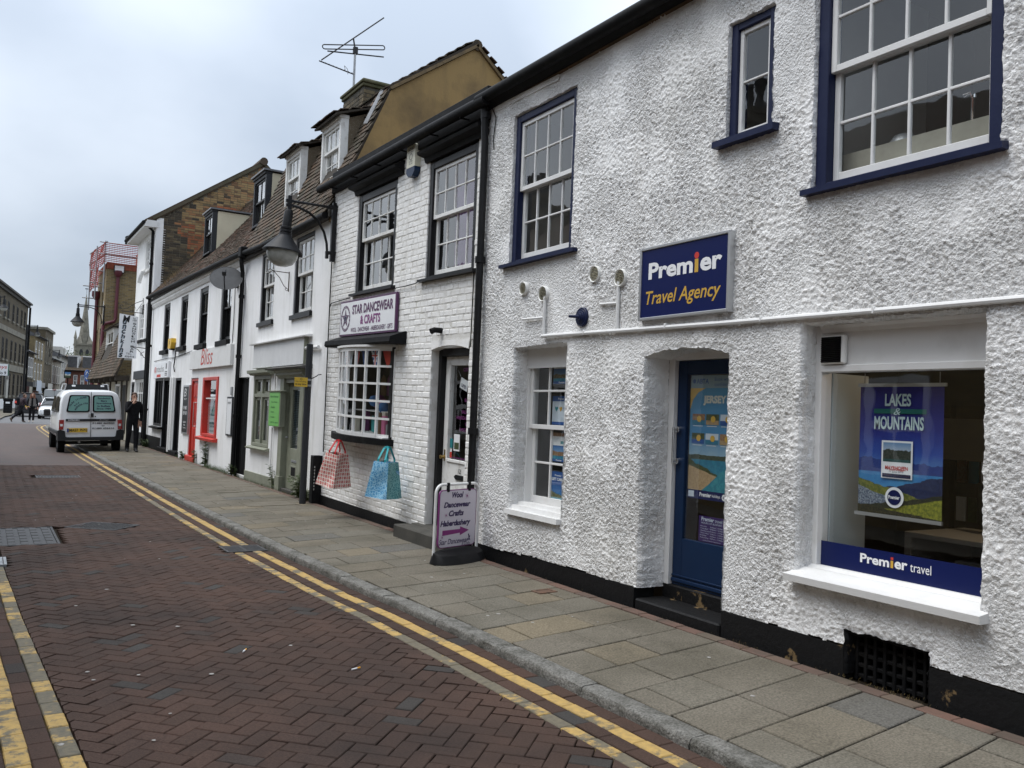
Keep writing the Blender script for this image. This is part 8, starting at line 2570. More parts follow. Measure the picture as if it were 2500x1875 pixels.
# ------------------------------------------------------------------ church
chq = thing('church', 'stone church tower with broaches and a tall octagonal spire in the distance', 'church', (25.7, 300, 0))
cxx, cyy = 25.75, 300.0
hw = 2.55
m = MB()
m.box(cxx - hw, cxx + hw, cyy - hw, cyy + hw, 0, 17.6)
m.box(cxx - hw - .25, cxx + hw + .25, cyy - hw - .25, cyy + hw + .25, 17.6, 18.1)
m.build('tower', M_STONE, chq)
m = MB()
ring = [(1.85 * math.cos(math.radians(22.5 + 45 * k)), 1.85 * math.sin(math.radians(22.5 + 45 * k))) for k in range(8)]
vs = [(cxx + x, cyy + y_, 18.0) for x, y_ in ring] + [(cxx, cyy, 34.2)]
m.add(vs, [(k, (k + 1) % 8, 8) for k in range(8)])
m.build('spire', M_STONE, chq)
m = MB()
for sx in (-1, 1):
    for sy in (-1, 1):
        m.add([(cxx + sx * hw, cyy + sy * hw, 18.1), (cxx + sx * hw, cyy + sy * .6, 18.1), (cxx + sx * .6, cyy + sy * hw, 18.1), (cxx + sx * 1.2, cyy + sy * 1.2, 21.0)], [(0, 1, 3), (0, 3, 2), (1, 2, 3)])
m.build('broaches', M_STONE, chq)
for sx in (-1, 1):
    MB().lathe([(.38, 17.0), (.38, 19.6), (.5, 19.7), (.001, 22.3)], 8, (cxx + sx * (hw + .1), cyy - hw, 0), 'c').build('pinnacle', M_STONE, chq)
m = MB(); m.tube([(cxx, cyy, 34.0), (cxx, cyy, 35.6)], .05, 5).box(cxx - .5, cxx + .4, cyy - .03, cyy + .03, 35.2, 35.45).build('weathervane', M_BLACKM, chq)
for sx in (-.85, .85):
    MB().prism_b([(cxx + sx - .55, 0), (cxx + sx + .55, 0)], 0, 0)
    FC = Frame((cxx + sx, cyy - hw - .02, 14.6), (1, 0, 0))
    MB(FC).prism([(-.5, 0), (.5, 0), (.5, 1.1), (.3, 1.6), (0, 1.85), (-.3, 1.6), (-.5, 1.1)], -.2, .03).build('belfry_opening', M_GREYP, chq)
for zz_ in (22.0, 26.0):
    FC = Frame((cxx, cyy - 1.85 * (1 - (zz_ - 18) / 16.2) - .05, zz_), (1, 0, 0))
    MB(FC).prism([(-.3, 0), (.3, 0), (.3, .8), (0, 1.4), (-.3, .8)], -.4, .15).build('spire_light', M_STONE, chq)


# ------------------------------------------------------------------ trees
def tree(label, x, y_, h, r_, n, seed, cols, trunkr=.25):
    rg = random.Random(seed)
    t = thing('tree', label, 'tree', (x, y_, 0))
    m = MB()
    m.tube([(x, y_, 0), (x + .1, y_, h * .35), (x, y_ + .1, h * .6), (x + .1, y_, h * .9)], [trunkr, trunkr * .75, trunkr * .45, .03], 8)
    tips = []
    for k in range(16):
        z0 = h * rg.uniform(.30, .8)
        a = rg.uniform(0, 6.28); l_ = r_ * rg.uniform(.5, 1.0)
        e = (x + l_ * math.cos(a), y_ + l_ * math.sin(a), z0 + l_ * rg.uniform(.3, .8))
        m.tube([(x, y_, z0), (x + .5 * l_ * math.cos(a), y_ + .5 * l_ * math.sin(a), z0 + .25 * l_), e], [trunkr * .3, trunkr * .18, .02], 5)
        tips.append(Vector(e)); tips.append(Vector((x, y_, z0)).lerp(Vector(e), .6))
    m.build('trunk', mk('bark', (0.06, 0.05, 0.038), .9), t)
    m = MB()
    for k in range(n):
        c_ = rg.choice(tips) + Vector((rg.gauss(0, 1), rg.gauss(0, 1), rg.gauss(0, .8))) * r_ * .26
        u = Vector((rg.uniform(-1, 1), rg.uniform(-1, 1), rg.uniform(-1, 1))).normalized()
        v = u.orthogonal().normalized(); s_ = rg.uniform(.10, .24)
        w = u.cross(v) * s_ * .6
        m.add([tuple(c_ - v * s_), tuple(c_ + w), tuple(c_ + v * s_), tuple(c_ - w)], [(0, 1, 2, 3)], 0, rg.random() or .5)
    m.build('crown', cols, t)
    return t


LF1 = mk('tree_leaf_dark', (0.05, 0.08, 0.03), .6, rnd=[(0, (0.035, 0.055, 0.02)), (.6, (0.06, 0.09, 0.03)), (1, (0.11, 0.13, 0.05))])
LF2 = mk('tree_leaf_olive', (0.05, 0.08, 0.03), .6, rnd=[(0, (0.06, 0.065, 0.025)), (.6, (0.10, 0.10, 0.04)), (1, (0.15, 0.13, 0.05))])
tree('dark spreading tree standing in front of the church tower', 19.6, 232, 13.6, 3.6, 2200, 3, LF1, .3)
tree('olive-leaved tree at the right foot of the church tower', 20.6, 214, 9.6, 3.0, 2600, 4, LF2, .25)

# ------------------------------------------------------------------ the white van
M_VAN = mk('van_white_paint', (0.76, 0.77, 0.78), .28, (.70, .70, .70), 1.2, .5, .8, coat=.5)
M_TEAL = mk('window_film_teal', (0.17, 0.36, 0.32), .45)
M_TAIL = mk('tail_light_red', (0.30, 0.012, 0.012), .15, coat=.6)
M_PLATEY = mk('plate_amber', (0.62, 0.40, 0.03), .4)
M_TYRE = mk('tyre_rubber', (0.009, 0.009, 0.010), .85, spec=.2)
M_RIM = mk('wheel_steel', (0.22, 0.22, 0.225), .4, metal=.6)
M_BUMP = mk('bumper_grey', (0.022, 0.023, 0.025), .6, spec=.25)


def superring(hw, z0, z1, n=28, e=4.0, tumble=0.0):
    out = []
    zc, hh = (z0 + z1) / 2, (z1 - z0) / 2
    for k in range(n):
        th = 2 * math.pi * (k + .5) / n
        c, s_ = math.cos(th), math.sin(th)
        x = hw * math.copysign(abs(c) ** (2 / e), c); z = zc + hh * math.copysign(abs(s_) ** (2 / e), s_)
        x *= 1 - tumble * max(0, (z - (z0 + (z1 - z0) * .45)) / max(.01, (z1 - z0) * .55)) ** 1.4
        out.append((x, z))
    return out


def loft(stations, n=28):
    """stations: (y, half width, z0, z1, exponent, tumblehome)"""
    m = MB()
    vs = []
    for (y_, hw, z0, z1, e, tb) in stations:
        vs += [(x, y_, z) for x, z in superring(hw, z0, z1, n, e, tb)]
    fs = []
    for i in range(len(stations) - 1):
        for k in range(n): fs.append((i * n + k, i * n + (k + 1) % n, (i + 1) * n + (k + 1) % n, (i + 1) * n + k))
    fs += [tuple(range(n)), tuple((len(stations) - 1) * n + k for k in range(n - 1, -1, -1))]
    return m.add(vs, fs)


def wheel(P, x, y_, z, r_, w, side):
    t = MB().lathe([(r_ * .62, -w / 2), (r_ * .93, -w / 2), (r_, -w * .36), (r_, w * .36), (r_ * .93, w / 2), (r_ * .62, w / 2)], 26, (x, y_, z), 'a').build('wheel', M_TYRE, P, smooth=True)
    MB().lathe([(.001, side * w * .30), (r_ * .2, side * w * .34), (r_ * .5, side * w * .28), (r_ * .62, side * w * .42), (r_ * .64, side * w * .40), (r_ * .64, 0)], 22, (x, y_, z), 'a').build('rim', M_RIM, t, smooth=True)
    return t


van = thing('parked_van', 'white van with teal rear windows parked half on the pavement, seen from behind', 'van', (2.74, 28.02, .035), rot=(0, math.radians(-2.0), math.radians(0.6)))
body = loft([(0.0, .80, .36, 1.70, 7, .17), (.03, .835, .34, 1.765, 7, .16), (.10, .85, .33, 1.79, 7, .15), (.9, .86, .33, 1.82, 7, .14), (2.0, .865, .33, 1.82, 6, .14), (2.55, .865, .33, 1.76, 5, .16), (2.9, .86, .33, 1.45, 5, .14), (3.15, .85, .33, 1.12, 5, .05), (3.8, .80, .36, .98, 4, .05), (4.05, .68, .42, .80, 3, .05)])
body.build('body', M_VAN, van, smooth=True)
FV = Frame((0, -.015, 0), (1, 0, 0))               # rear face
m = MB(FV)
for (a0, a1) in ((-.655, -.04), (.035, .655)):
    s_ = -1 if a0 < 0 else 1
    o_, i_ = (a0, a1) if s_ < 0 else (a1, a0)
    sk = .085 * -s_
    poly = [(o_, 1.16), (i_ if abs(i_) > .03 else i_, 1.16), (i_, 1.655), (o_ + sk, 1.655)]
    c0 = sum(p[0] for p in poly) / 4; c1 = sum(p[1] for p in poly) / 4
    rp = []
    for q in range(4):
        p_, a_, b_ = poly[q], poly[q - 1], poly[(q + 1) % 4]
        for t_ in (.14, .05, 0.0):
            pass
        for f_ in range(4):
            u = f_ / 3
            A_ = Vector(p_).lerp(Vector(a_), .11); B_ = Vector(p_).lerp(Vector(b_), .11)
            rp.append(tuple((A_.lerp(Vector(p_), u * 1.0 if u < .5 else 1 - u * 0)).lerp(B_, u)) if False else tuple((1 - u) ** 2 * A_ + 2 * u * (1 - u) * Vector(p_) + u * u * B_))
    rw_ = MB(FV).prism(rp, -.02, .016).build('rear_window', M_RUBBER, van)
    ins = [(c0 + (x - c0) * .86, c1 + (z - c1) * .86) for x, z in rp]
    MB(FV).prism(ins, .016, .019).build('film', M_TEAL, rw_)
    if s_ > 0:
        for k, (t_, w_) in enumerate((('Sandwich', .34), ('Bars', .16), ('Specialising', .40), ('in Buffets', .34), ('Since 1989', .38))):
            text(rw_, FV, t_, c0 - w_ / 2 + .005, c0 + w_ / 2 + .005, 1.54 - .076 * k, 1.592 - .076 * k, .0205, M_INK, .03)
    else:
        for t_, rad, th0, th1, hh in (("Wicked 'Wiches", .48, 161, 92, .05), ('and', .375, 142, 124, .04), ('Munchkins', .30, 158, 86, .05)):
            oc = (c0 + .19, 1.13)
            chs = [c_ for c_ in t_]
            for k, c_ in enumerate(chs):
                if c_ == ' ': continue
                th = math.radians(th0 + (th1 - th0) * k / (len(chs) - 1))
                q = (oc[0] + rad * math.cos(th), oc[1] + rad * math.sin(th) * .95)
                if not (c0 - .28 < q[0] < c0 + .28): continue
                Fr = Frame(FV.p(q[0], q[1], .0205), FV.r * math.sin(th) - FV.u * math.cos(th), FV.r * math.cos(th) + FV.u * math.sin(th))
                ww_ = .012 if c_ in "'i" else .038
                text(rw_, Fr, c_, -ww_ / 2, ww_ / 2, -hh / 2, hh / 2, 0, M_INK, .03)
st = MB(FV).prism([(-.66, .925), (-.655, .895), (.655, .895), (.665, .925), (.66, .965), (-.655, .965)], -.02, .014).build('trim_strip', M_BUMP, van)
text(st, FV, 'CITROEN', -.60, -.31, .915, .95, .0155, M_WHITEP, .03); text(st, FV, 'Berlingo', .22, .46, .912, .948, .0155, M_ALU, 0, .3)
MB(FV).box(-.011, .0, .42, 1.75, -.02, .006).build('door_gap', M_INKK, van)
MB(FV).box(-.075, -.012, 1.02, 1.12, -.02, .010, .006).build('handle_recess', M_ALU, van); MB(FV).box(.0, .065, 1.015, 1.135, -.02, .03, .012).build('door_handle', M_INKK, van)
MB(FV).lathe([(.018, 0), (.018, .01), (.001, .012)], 12, (.11, 1.035, .0), 'c').build('lock', M_INKK, van)
np_ = MB(FV).prism([(-.66, .63), (-.64, .555), (-.06, .555), (-.04, .63), (-.06, .735), (-.64, .735)], -.02, .012).build('plate_recess', M_VAN, van)
MB(FV).box(-.625, -.09, .575, .70, .0, .022, .004).build('number_plate', M_PLATEY, van)
rect(van, FV, 'plate_band', -.625, -.575, .58, .695, .0235, mk('plate_blue', (0.02, 0.05, 0.22), .4))
text(van, FV, 'MA57', -.565, -.335, .60, .68, .0240, M_INKK, .02); text(van, FV, 'RXJ', -.28, -.10, .60, .68, .0240, M_INKK, .02)
text(van, FV, '01480 469900', .035, .625, .815, .862, .0065, M_INKK, .03); text(van, FV, 'or', .28, .37, .745, .78, .0065, M_INKK, .03); text(van, FV, '01480 496416', .03, .62, .665, .712, .0065, M_INKK, .03)
for s_ in (-1, 1):
    tl = MB(FV).prism([(s_ * .715, .66), (s_ * .835, .66), (s_ * .825, .94), (s_ * .70, .94)], -.10, .022).build('tail_light', M_TAIL, van)
    MB(FV).box(s_ * .735, s_ * .80, .755, .82, .022, .026, .003).build('reversing_lamp', M_WHITEP, tl)
MB(FV).prism([(-.86, .34), (.86, .34), (.875, .62), (.80, .66), (.68, .62), (.66, .46), (.62, .44), (-.62, .44), (-.66, .46), (-.68, .62), (-.80, .66), (-.875, .62)], -.45, .07).build('bumper', M_BUMP, van)
MB(FV).tube([(-.30, .30, .0), (-.30, .30, -.3)], .03, 8).build('exhaust', M_STEEL, van)
m = MB()
for s_ in (-1, 1):
    x = s_ * .853
    m.box(x - .03, x + .03, .2, 3.3, .52, .63, .02)
m.build('rubbing_strip', M_BUMP, van)
m = MB()
for s_ in (-1, 1):
    m.add([(s_ * .845, .25, 1.16), (s_ * .857, 1.15, 1.16), (s_ * .80, 1.15, 1.62), (s_ * .79, .32, 1.60)], [(0, 1, 2, 3)]); m.add([(s_ * .862, 1.30, 1.16), (s_ * .866, 2.5, 1.16), (s_ * .80, 2.2, 1.62), (s_ * .808, 1.30, 1.63)], [(0, 1, 2, 3)])
m.build('side_windows', mk('van_glass', (0.02, 0.022, 0.024), .08), van)
m = MB()
for s_ in (-1, 1): m.box(s_ * .87, s_ * 1.06, 2.55, 2.66, 1.00, 1.21, .03)
m.build('door_mirror', M_INKK, van)
m = MB(); m.prism_b([(-.60, 1.80), (.60, 1.80), (.555, 1.975), (-.555, 1.975)], 1.0, 1.06); rk = m.build('roof_board', M_BUMP, van)
m = MB()
for x in (-.62, .58): m.tube([(x, 1.0, 1.79), (x * .94, 1.0, 1.985), (x * .94, 2.2, 1.98), (x, 2.3, 1.80)], .018, 6)
m.build('roof_bars', M_ALU, rk)
for x in (-.38, .40): MB().box(x - .05, x + .05, .985, 1.0, 1.905, 1.955, .01).build('marker_lamp', M_WHITEP, rk)
for x, s_ in ((-.74, -1), (.74, 1)):
    wheel(van, x, .55, .255, .305, .19, s_); wheel(van, x, 3.27, .255, .305, .19, s_)
m = MB()
for y_ in (.55, 3.27): m.tube([(-.70, y_, .255), (.70, y_, .255)], .05, 8)
m.build('axle', M_GREYP, van)

# ------------------------------------------------------------------ cars further on
def car(name, label, cat, loc, rz, paint, L=4.2, W=1.76, H=1.48, suv=False, estate=False, lights=True, plate=None):
    c = thing(name, label, cat, loc, rz)
    hw, gh = W / 2, .24 if suv else .18
    belt = H * .63
    st = [(0, hw * .80, gh + .12, belt - .06, 4, .04), (.12, hw * .95, gh, belt + .02, 4.5, .04), (.7, hw, gh, belt + .05, 5, .03), (L * .5, hw, gh - .02, belt + .03, 5, .03), (L * .72, hw, gh - .02, belt - .02, 5, .03), (L * .9, hw * .96, gh, belt - .16, 4.5, .04), (L - .08, hw * .85, gh + .05, belt - .28, 4, .05), (L, hw * .7, gh + .12, belt - .36, 3, .05)]
    loft(st, 24).build('body', paint, c, smooth=True)
    r0, r1 = (.15, .50) if (suv or estate) else (.35, 1.0)
    cab = [(r0, hw * .84, belt - .05, belt + .06, 4, .1), (r1, hw * .88, belt - .05, H - .05, 4, .26), (r1 + .5, hw * .90, belt - .05, H, 4, .27), (L * .52, hw * .90, belt - .05, H - .01, 4, .27), (L * .70, hw * .86, belt - .05, belt + .05, 4, .1)]
    loft(cab, 24).build('glasshouse', mk('car_glass_dark', (0.018, 0.02, 0.022), .06), c, smooth=True)
    loft([(r1 - .05, hw * .64, H - .06, H - .01, 3, 0), (r1 + .3, hw * .68, H - .05, H + .015, 3, 0), (L * .52, hw * .68, H - .05, H + .012, 3, 0), (L * .56, hw * .62, H - .06, H - .02, 3, 0)], 16).build('roof', paint, c, smooth=True)
    m = MB()
    for s_ in (-1, 1):
        for (ya, za, yb, zb) in ((r0 + .05, belt, r1, H - .03), (L * .70 - .05, belt, L * .55, H - .03), ((r1 + L * .5) / 2 + .1, belt, (r1 + L * .5) / 2 + .1, H - .02)):
            m.tube([(s_ * hw * .88, ya, za), (s_ * hw * .68, yb, zb)], .03, 6)
    m.build('pillars', paint, c)
    F = Frame((0, 0, 0), (1, 0, 0))
    for s_ in (-1, 1):
        MB(F).box(s_ * hw * .62, s_ * hw * .93, belt - .26, belt - .06, -.30, -.02 + .04, .02).build('tail_light', M_TAIL, c)
        MB(F).box(s_ * hw * .50, s_ * hw * .80, belt - .42, belt - .30, -L + .02, -L + .25, .02).build('headlight', M_WHITEP, c)
        MB(F).box(s_ * hw * 1.0, s_ * (hw + .17), belt - .02, belt + .13, -L * .66, -L * .63, .02).build('door_mirror', paint, c)
        wheel(c, s_ * (hw - .11), L * .185, .31, .31, .2, s_); wheel(c, s_ * (hw - .11), L * .80, .31, .31, .2, s_)
    MB(F).box(-hw * .92, hw * .92, gh + .02, gh + .22, -.3, .03, .03).build('bumper', M_BUMP, c)
    MB(F).box(-.26, .26, belt - .40, belt - .29, -.2, .035, .004).build('number_plate', M_PLATEY, c)
    return c


M_CARK = mk('car_black', (0.014, 0.014, 0.017), .22, coat=.6); M_CARG = mk('car_grey', (0.13, 0.135, 0.14), .25, coat=.6, metal=.3); M_CARS = mk('car_silver', (0.30, 0.31, 0.32), .25, coat=.6, metal=.4)
car('parked_car', 'dark four-wheel-drive car stopped just behind the two pedestrians', 'car', (2.92, 73.6, 0), math.radians(-6), M_CARK, 4.7, 1.95, 1.78, True)
car('parked_car', 'white hatchback nose-on beyond the parked van', 'car', (4.75, 71.6, 0), math.radians(172), mk('car_white', (0.62, 0.63, 0.63), .25, coat=.6), 4.1, 1.75, 1.50).location = (4.62, 72.1, 0)
car('parked_car', 'grey estate car further down the street ahead of the white hatchback', 'car', (5.05, 92.0, 0), math.radians(-8), M_CARG, 4.6, 1.80, 1.55, False, True)
car('parked_car', 'dark small car at the end of the queue by the large white van', 'car', (7.2, 103.0, 0), math.radians(-8), M_CARK, 4.2, 1.76, 1.52)
tv = thing('parked_van', 'large square white van seen from behind far down the street', 'van', (6.75, 110.0, 0), math.radians(-8))
loft([(0, 1.02, .40, 2.30, 9, .05), (.06, 1.06, .38, 2.36, 9, .05), (3.8, 1.06, .38, 2.38, 9, .05), (4.4, 1.04, .38, 2.0, 6, .05), (5.3, .95, .40, 1.2, 5, .03)], 28).build('body', mk('van_dull_white', (0.55, 0.56, 0.55), .4), tv, smooth=True)
FTv = Frame((0, -.01, 0), (1, 0, 0))
MB(FTv).box(-.18, .18, 2.27, 2.35, .0, .06, .01).build('brake_light', M_TAIL, tv)
m = MB(FTv)
for x in (.55, .82): m.tube([(x, .8, .06), (x, 2.15, .06)], .025, 6)
for k in range(5): m.tube([(.55, .9 + .28 * k, .06), (.82, .9 + .28 * k, .06)], .02, 6)
m.build('ladder', M_GREYP, tv)
MB(FTv).box(-.01, .01, .5, 2.3, .0, .015).build('door_gap', M_GREYP, tv)
for s_ in (-1, 1): MB(FTv).box(s_ * .92, s_ * 1.03, .8, 1.3, -.1, .03).build('tail_light', M_TAIL, tv); wheel(tv, s_ * .9, .9, .34, .34, .22, s_); wheel(tv, s_ * .9, 4.2, .34, .34, .22, s_)
MB(FTv).box(-1.03, 1.03, .38, .55, -.2, .08, .02).build('bumper', M_BUMP, tv)


# ------------------------------------------------------------------ people
def person(label, loc, rz, J, cloth, mats, hair=None, scale=1.0, extras=None):
    """J: joint positions; a continuous skinned body, coloured by the nearest limb"""
    t = thing('person', label, 'person', loc, rz)
    names = list(J)
    E = [('pelvis', 'waist'), ('waist', 'chest'), ('chest', 'neck'), ('neck', 'chin'), ('chin', 'head'), ('head', 'crown')]
    for s_ in 'LR':
        E += [('chest', 'sh' + s_), ('sh' + s_, 'el' + s_), ('el' + s_, 'wr' + s_), ('wr' + s_, 'palm' + s_), ('pelvis', 'hip' + s_), ('hip' + s_, 'kn' + s_), ('kn' + s_, 'an' + s_), ('an' + s_, 'heel' + s_), ('an' + s_, 'ball' + s_), ('ball' + s_, 'toe' + s_)]
        for q in range(4): E += [('palm' + s_, 'f%d%s' % (q, s_)), ('f%d%s' % (q, s_), 'g%d%s' % (q, s_))]
        E += [('wr' + s_, 'th' + s_), ('th' + s_, 'ti' + s_)]
    rad = dict(pelvis=(.165, .13), waist=(.16, .13), chest=(.175, .13), neck=(.058, .058), chin=(.068, .075), head=(.078, .095), crown=(.045, .055))
    for s_ in 'LR':
        rad.update({'sh' + s_: (.078, .078), 'el' + s_: (.055, .055), 'wr' + s_: (.031, .027), 'palm' + s_: (.036, .020), 'hip' + s_: (.112, .112), 'kn' + s_: (.078, .078), 'an' + s_: (.062, .062), 'heel' + s_: (.042, .036), 'ball' + s_: (.046, .034), 'toe' + s_: (.034, .024), 'th' + s_: (.012, .012), 'ti' + s_: (.009, .009)})
        for q in range(4): rad['f%d%s' % (q, s_)] = (.0095, .0095); rad['g%d%s' % (q, s_)] = (.0080, .0080)
        # hand from wrist direction
        w = Vector(J['wr' + s_]); d = (w - Vector(J['el' + s_])).normalized()
        hd = Vector(J.get('hand' + s_, tuple(d))).normalized() if ('hand' + s_) in J else d
        sd = hd.cross(Vector((0.3, 1, .1))).normalized()
        nn_ = hd.cross(sd).normalized()
        J['palm' + s_] = tuple(w + hd * .062)
        for q in range(4):
            o_ = (q - 1.5) * .021
            ln = (.040, .046, .043, .034)[q]
            b_ = w + hd * (.095 + ln) + sd * o_
            J['f%d%s' % (q, s_)] = tuple(b_); J['g%d%s' % (q, s_)] = tuple(b_ + hd * ln * .7 + nn_ * .022)
        J['th' + s_] = tuple(w + hd * .055 + sd * .048); J['ti' + s_] = tuple(w + hd * .095 + sd * .062)
    names = [n_ for n_ in rad if n_ in J]
    ix = {n_: i for i, n_ in enumerate(names)}
    me = bpy.data.meshes.new('body')
    me.from_pydata([J[n_] for n_ in names], [(ix[a], ix[b]) for a, b in E], [])
    o = bpy.data.objects.new('body_tmp', me)
    COL.objects.link(o)
    sk = o.modifiers.new('skin', 'SKIN'); sk.use_smooth_shade = True
    for n_, v in zip(names, me.skin_vertices[0].data):
        v.radius = rad[n_]
        v.use_root = n_ == 'pelvis'
    ss = o.modifiers.new('sub', 'SUBSURF'); ss.levels = 2; ss.render_levels = 2
    dg = bpy.context.evaluated_depsgraph_get()
    out = bpy.data.meshes.new_from_object(o.evaluated_get(dg), depsgraph=dg)
    bpy.data.objects.remove(o)
    out.materials.clear()
    for m_ in mats: out.materials.append(m_)
    segs = []
    for a, b in E:
        reg = 'skin' if a in ('neck', 'chin', 'head') or a[:2] in ('wr', 'pa') or a[0] in 'fg' and a[1].isdigit() or a[:2] == 'th' else None
        if reg is None:
            if a[:2] in ('an', 'ba') : reg = 'shoe'
            elif a[:3] in ('hip', 'kn' + a[2:]) or a[:2] == 'kn' or (a == 'pelvis' and b[:3] == 'hip'): reg = 'legs'
            else: reg = 'top'
        segs.append((Vector(J[a]), Vector(J[b]), cloth.get(reg, 0)))
    mi = []
    for p in out.polygons:
        c_ = p.center
        best, bi = 1e9, 0
        for A_, B_, k in segs:
            ab = B_ - A_
            tt = max(0, min(1, (c_ - A_).dot(ab) / max(ab.length_squared, 1e-9)))
            d_ = (c_ - A_ - ab * tt).length
            if d_ < best: best, bi = d_, k
        mi.append(bi)
    out.polygons.foreach_set('material_index', mi)
    out.polygons.foreach_set('use_smooth', [True] * len(mi))
    put(bpy.data.objects.new('body', out), t)
    hd, cr = Vector(J['head']), Vector(J['crown'])
    up = (cr - Vector(J['chin'])).normalized()
    fw = Vector(J['face']).normalized()
    rt = fw.cross(up).normalized()
    FH = Frame(hd - up * .01, rt, up) if rt.cross(up).dot(fw) > 0 else Frame(hd - up * .01, -rt, up)
    # face: eyes, brows, nose, mouth, ears
    MB(FH).lathe([(.012, 0), (.008, .006), (.001, .008)], 8, (-.032, .012, .086), 'c').lathe([(.012, 0), (.008, .006), (.001, .008)], 8, (.032, .012, .086), 'c').build('eyes', M_INKK, t)
    MB(FH).prism_a([(.012, .085), (-.035, .085), (-.035, .112), (-.025, .115)], -.011, .011).build('nose', M_SKIN, t)
    MB(FH).box(-.024, .024, -.066, -.056, .07, .088, .003).build('mouth', mk('lips', (0.30, 0.11, 0.09), .6), t)
    MB(FH).box(-.088, -.076, -.035, .022, -.015, .012, .004).box(.076, .088, -.035, .022, -.015, .012, .004).build('ears', M_SKIN, t)
    if hair:
        hm, long_h = hair
        n_, v, f = 16, [], []
        prof = [(.001, .137), (.05, .128), (.082, .095), (.095, .05), (.094, .005), (.086, -.045)]
        for r_, z in prof:
            for k in range(n_):
                th = 2 * math.pi * k / n_
                x, c_ = r_ * math.cos(th) * .94, r_ * math.sin(th) * 1.08 - .012
                if math.sin(th) > .25 and z < .075: c_ = min(c_, .045); x *= .98
                v.append((x, z, c_))
        for i in range(len(prof) - 1):
            for k in range(n_):
                f.append((i * n_ + k, i * n_ + (k + 1) % n_, (i + 1) * n_ + (k + 1) % n_, (i + 1) * n_ + k))
        f = [q for q in f if not (min(v[i][2] for i in q) > -.02 and max(v[i][1] for i in q) < .1)]
        MB(FH).add(v, f).build('hair', hm, t, smooth=True)
        if long_h:
            m = MB(FH)
            for s_ in (-1, 1):
                m.tube([(s_ * .07, .09, .02), (s_ * .098, .0, .01), (s_ * .105, -.14, .0), (s_ * .09, -.27, .045)], [.03, .045, .05, .02], 8)
            m.tube([(0, .1, -.05), (0, -.05, -.10), (0, -.2, -.11), (0, -.3, -.10)], [.06, .085, .09, .03], 10)
            m.build('long_hair', hm, t, smooth=True)
    if extras: extras(t, FH)
    if scale != 1.0: t.scale = (scale,) * 3
    return t


def pose(**k):
    J = dict(pelvis=(0, 0, .95), waist=(0, 0, 1.10), chest=(0, 0, 1.33), neck=(0, .01, 1.50), chin=(0, .035, 1.565), head=(0, .03, 1.65), crown=(0, .02, 1.735), face=(0, 1, -.03),
             shL=(-.185, 0, 1.43), elL=(-.24, -.02, 1.16), wrL=(-.235, .06, .92), shR=(.185, 0, 1.43), elR=(.24, -.02, 1.16), wrR=(.235, .06, .92),
             hipL=(-.095, 0, .90), knL=(-.10, .03, .50), anL=(-.10, 0, .09), heelL=(-.10, -.05, .04), ballL=(-.11, .10, .035), toeL=(-.115, .165, .03),
             hipR=(.095, 0, .90), knR=(.10, .03, .50), anR=(.10, 0, .09), heelR=(.10, -.05, .04), ballR=(.11, .10, .035), toeR=(.115, .165, .03))
    J.update(k)
    return J


def specs(t, FH):
    m = MB(FH)
    for s_ in (-1, 1):
        m.tube([(s_ * .034 + .024 * math.cos(q * .785), .012 + .018 * math.sin(q * .785), .102) for q in range(8)], .0032, 5, closed=True)
        m.tube([(s_ * .058, .016, .10), (s_ * .086, .012, .0)], .003, 5)
    m.tube([(-.01, .016, .103), (.01, .016, .103)], .003, 5)
    m.build('glasses', M_INKK, t)


# y is the way the figure faces; the man walks towards the camera with a hand to his mouth
person('man in black shirt and trousers walking on the pavement with a hand at his mouth', (3.77, 27.55, .078), math.radians(188),
       pose(elR=(.235, .15, 1.18), wrR=(.075, .19, 1.44), handR=(-.45, -.05, .85), elL=(-.25, -.06, 1.17), wrL=(-.22, .02, .91), knL=(-.09, .09, .50), anL=(-.085, .10, .10), heelL=(-.085, .05, .045), ballL=(-.09, .20, .035), toeL=(-.095, .27, .035),
            knR=(.10, .0, .50), anR=(.10, -.12, .11), heelR=(.10, -.17, .07), ballR=(.105, -.03, .035), toeR=(.11, .04, .03)),
       dict(skin=1, top=0, legs=0, shoe=2), [M_CLOTHK, M_SKIN, M_INKK], (M_HAIR, False), .985, specs)


def jacket(t, FH):
    m = MB()
    m.lathe([(.165, 1.05), (.185, 1.12), (.18, 1.3), (.20, 1.43), (.10, 1.50)], 16, (0, 0, 0), 'c', arc=1.0)
    # open front: two panels
    v = []
    mm = MB()
    for s_ in (-1, 1):
        pts = [(s_ * .05, .155), (s_ * .12, .145), (s_ * .20, .06), (s_ * .20, -.06), (s_ * .10, -.14), (0, -.15)]
        for (x0, y0), (x1, y1) in zip(pts, pts[1:]):
            mm.add([(x0, y0, .98), (x1, y1, .98), (x1 * .97, y1 * .9, 1.44), (x0 * .97, y0 * .9, 1.44)], [(0, 1, 2, 3)])
    mm.build('jacket', mk('grey_jacket', (0.15, 0.135, 0.125), .8, (.11, .10, .095), 9), t)


def backpack(t, FH):
    MB().box(-.15, .15, -.30, -.12, 1.02, 1.45, .05).build('rucksack', M_CLOTHK, t)
    MB().box(-.10, .10, -.315, -.30, 1.12, 1.25, .004).build('rucksack_patch', M_REDP, t)


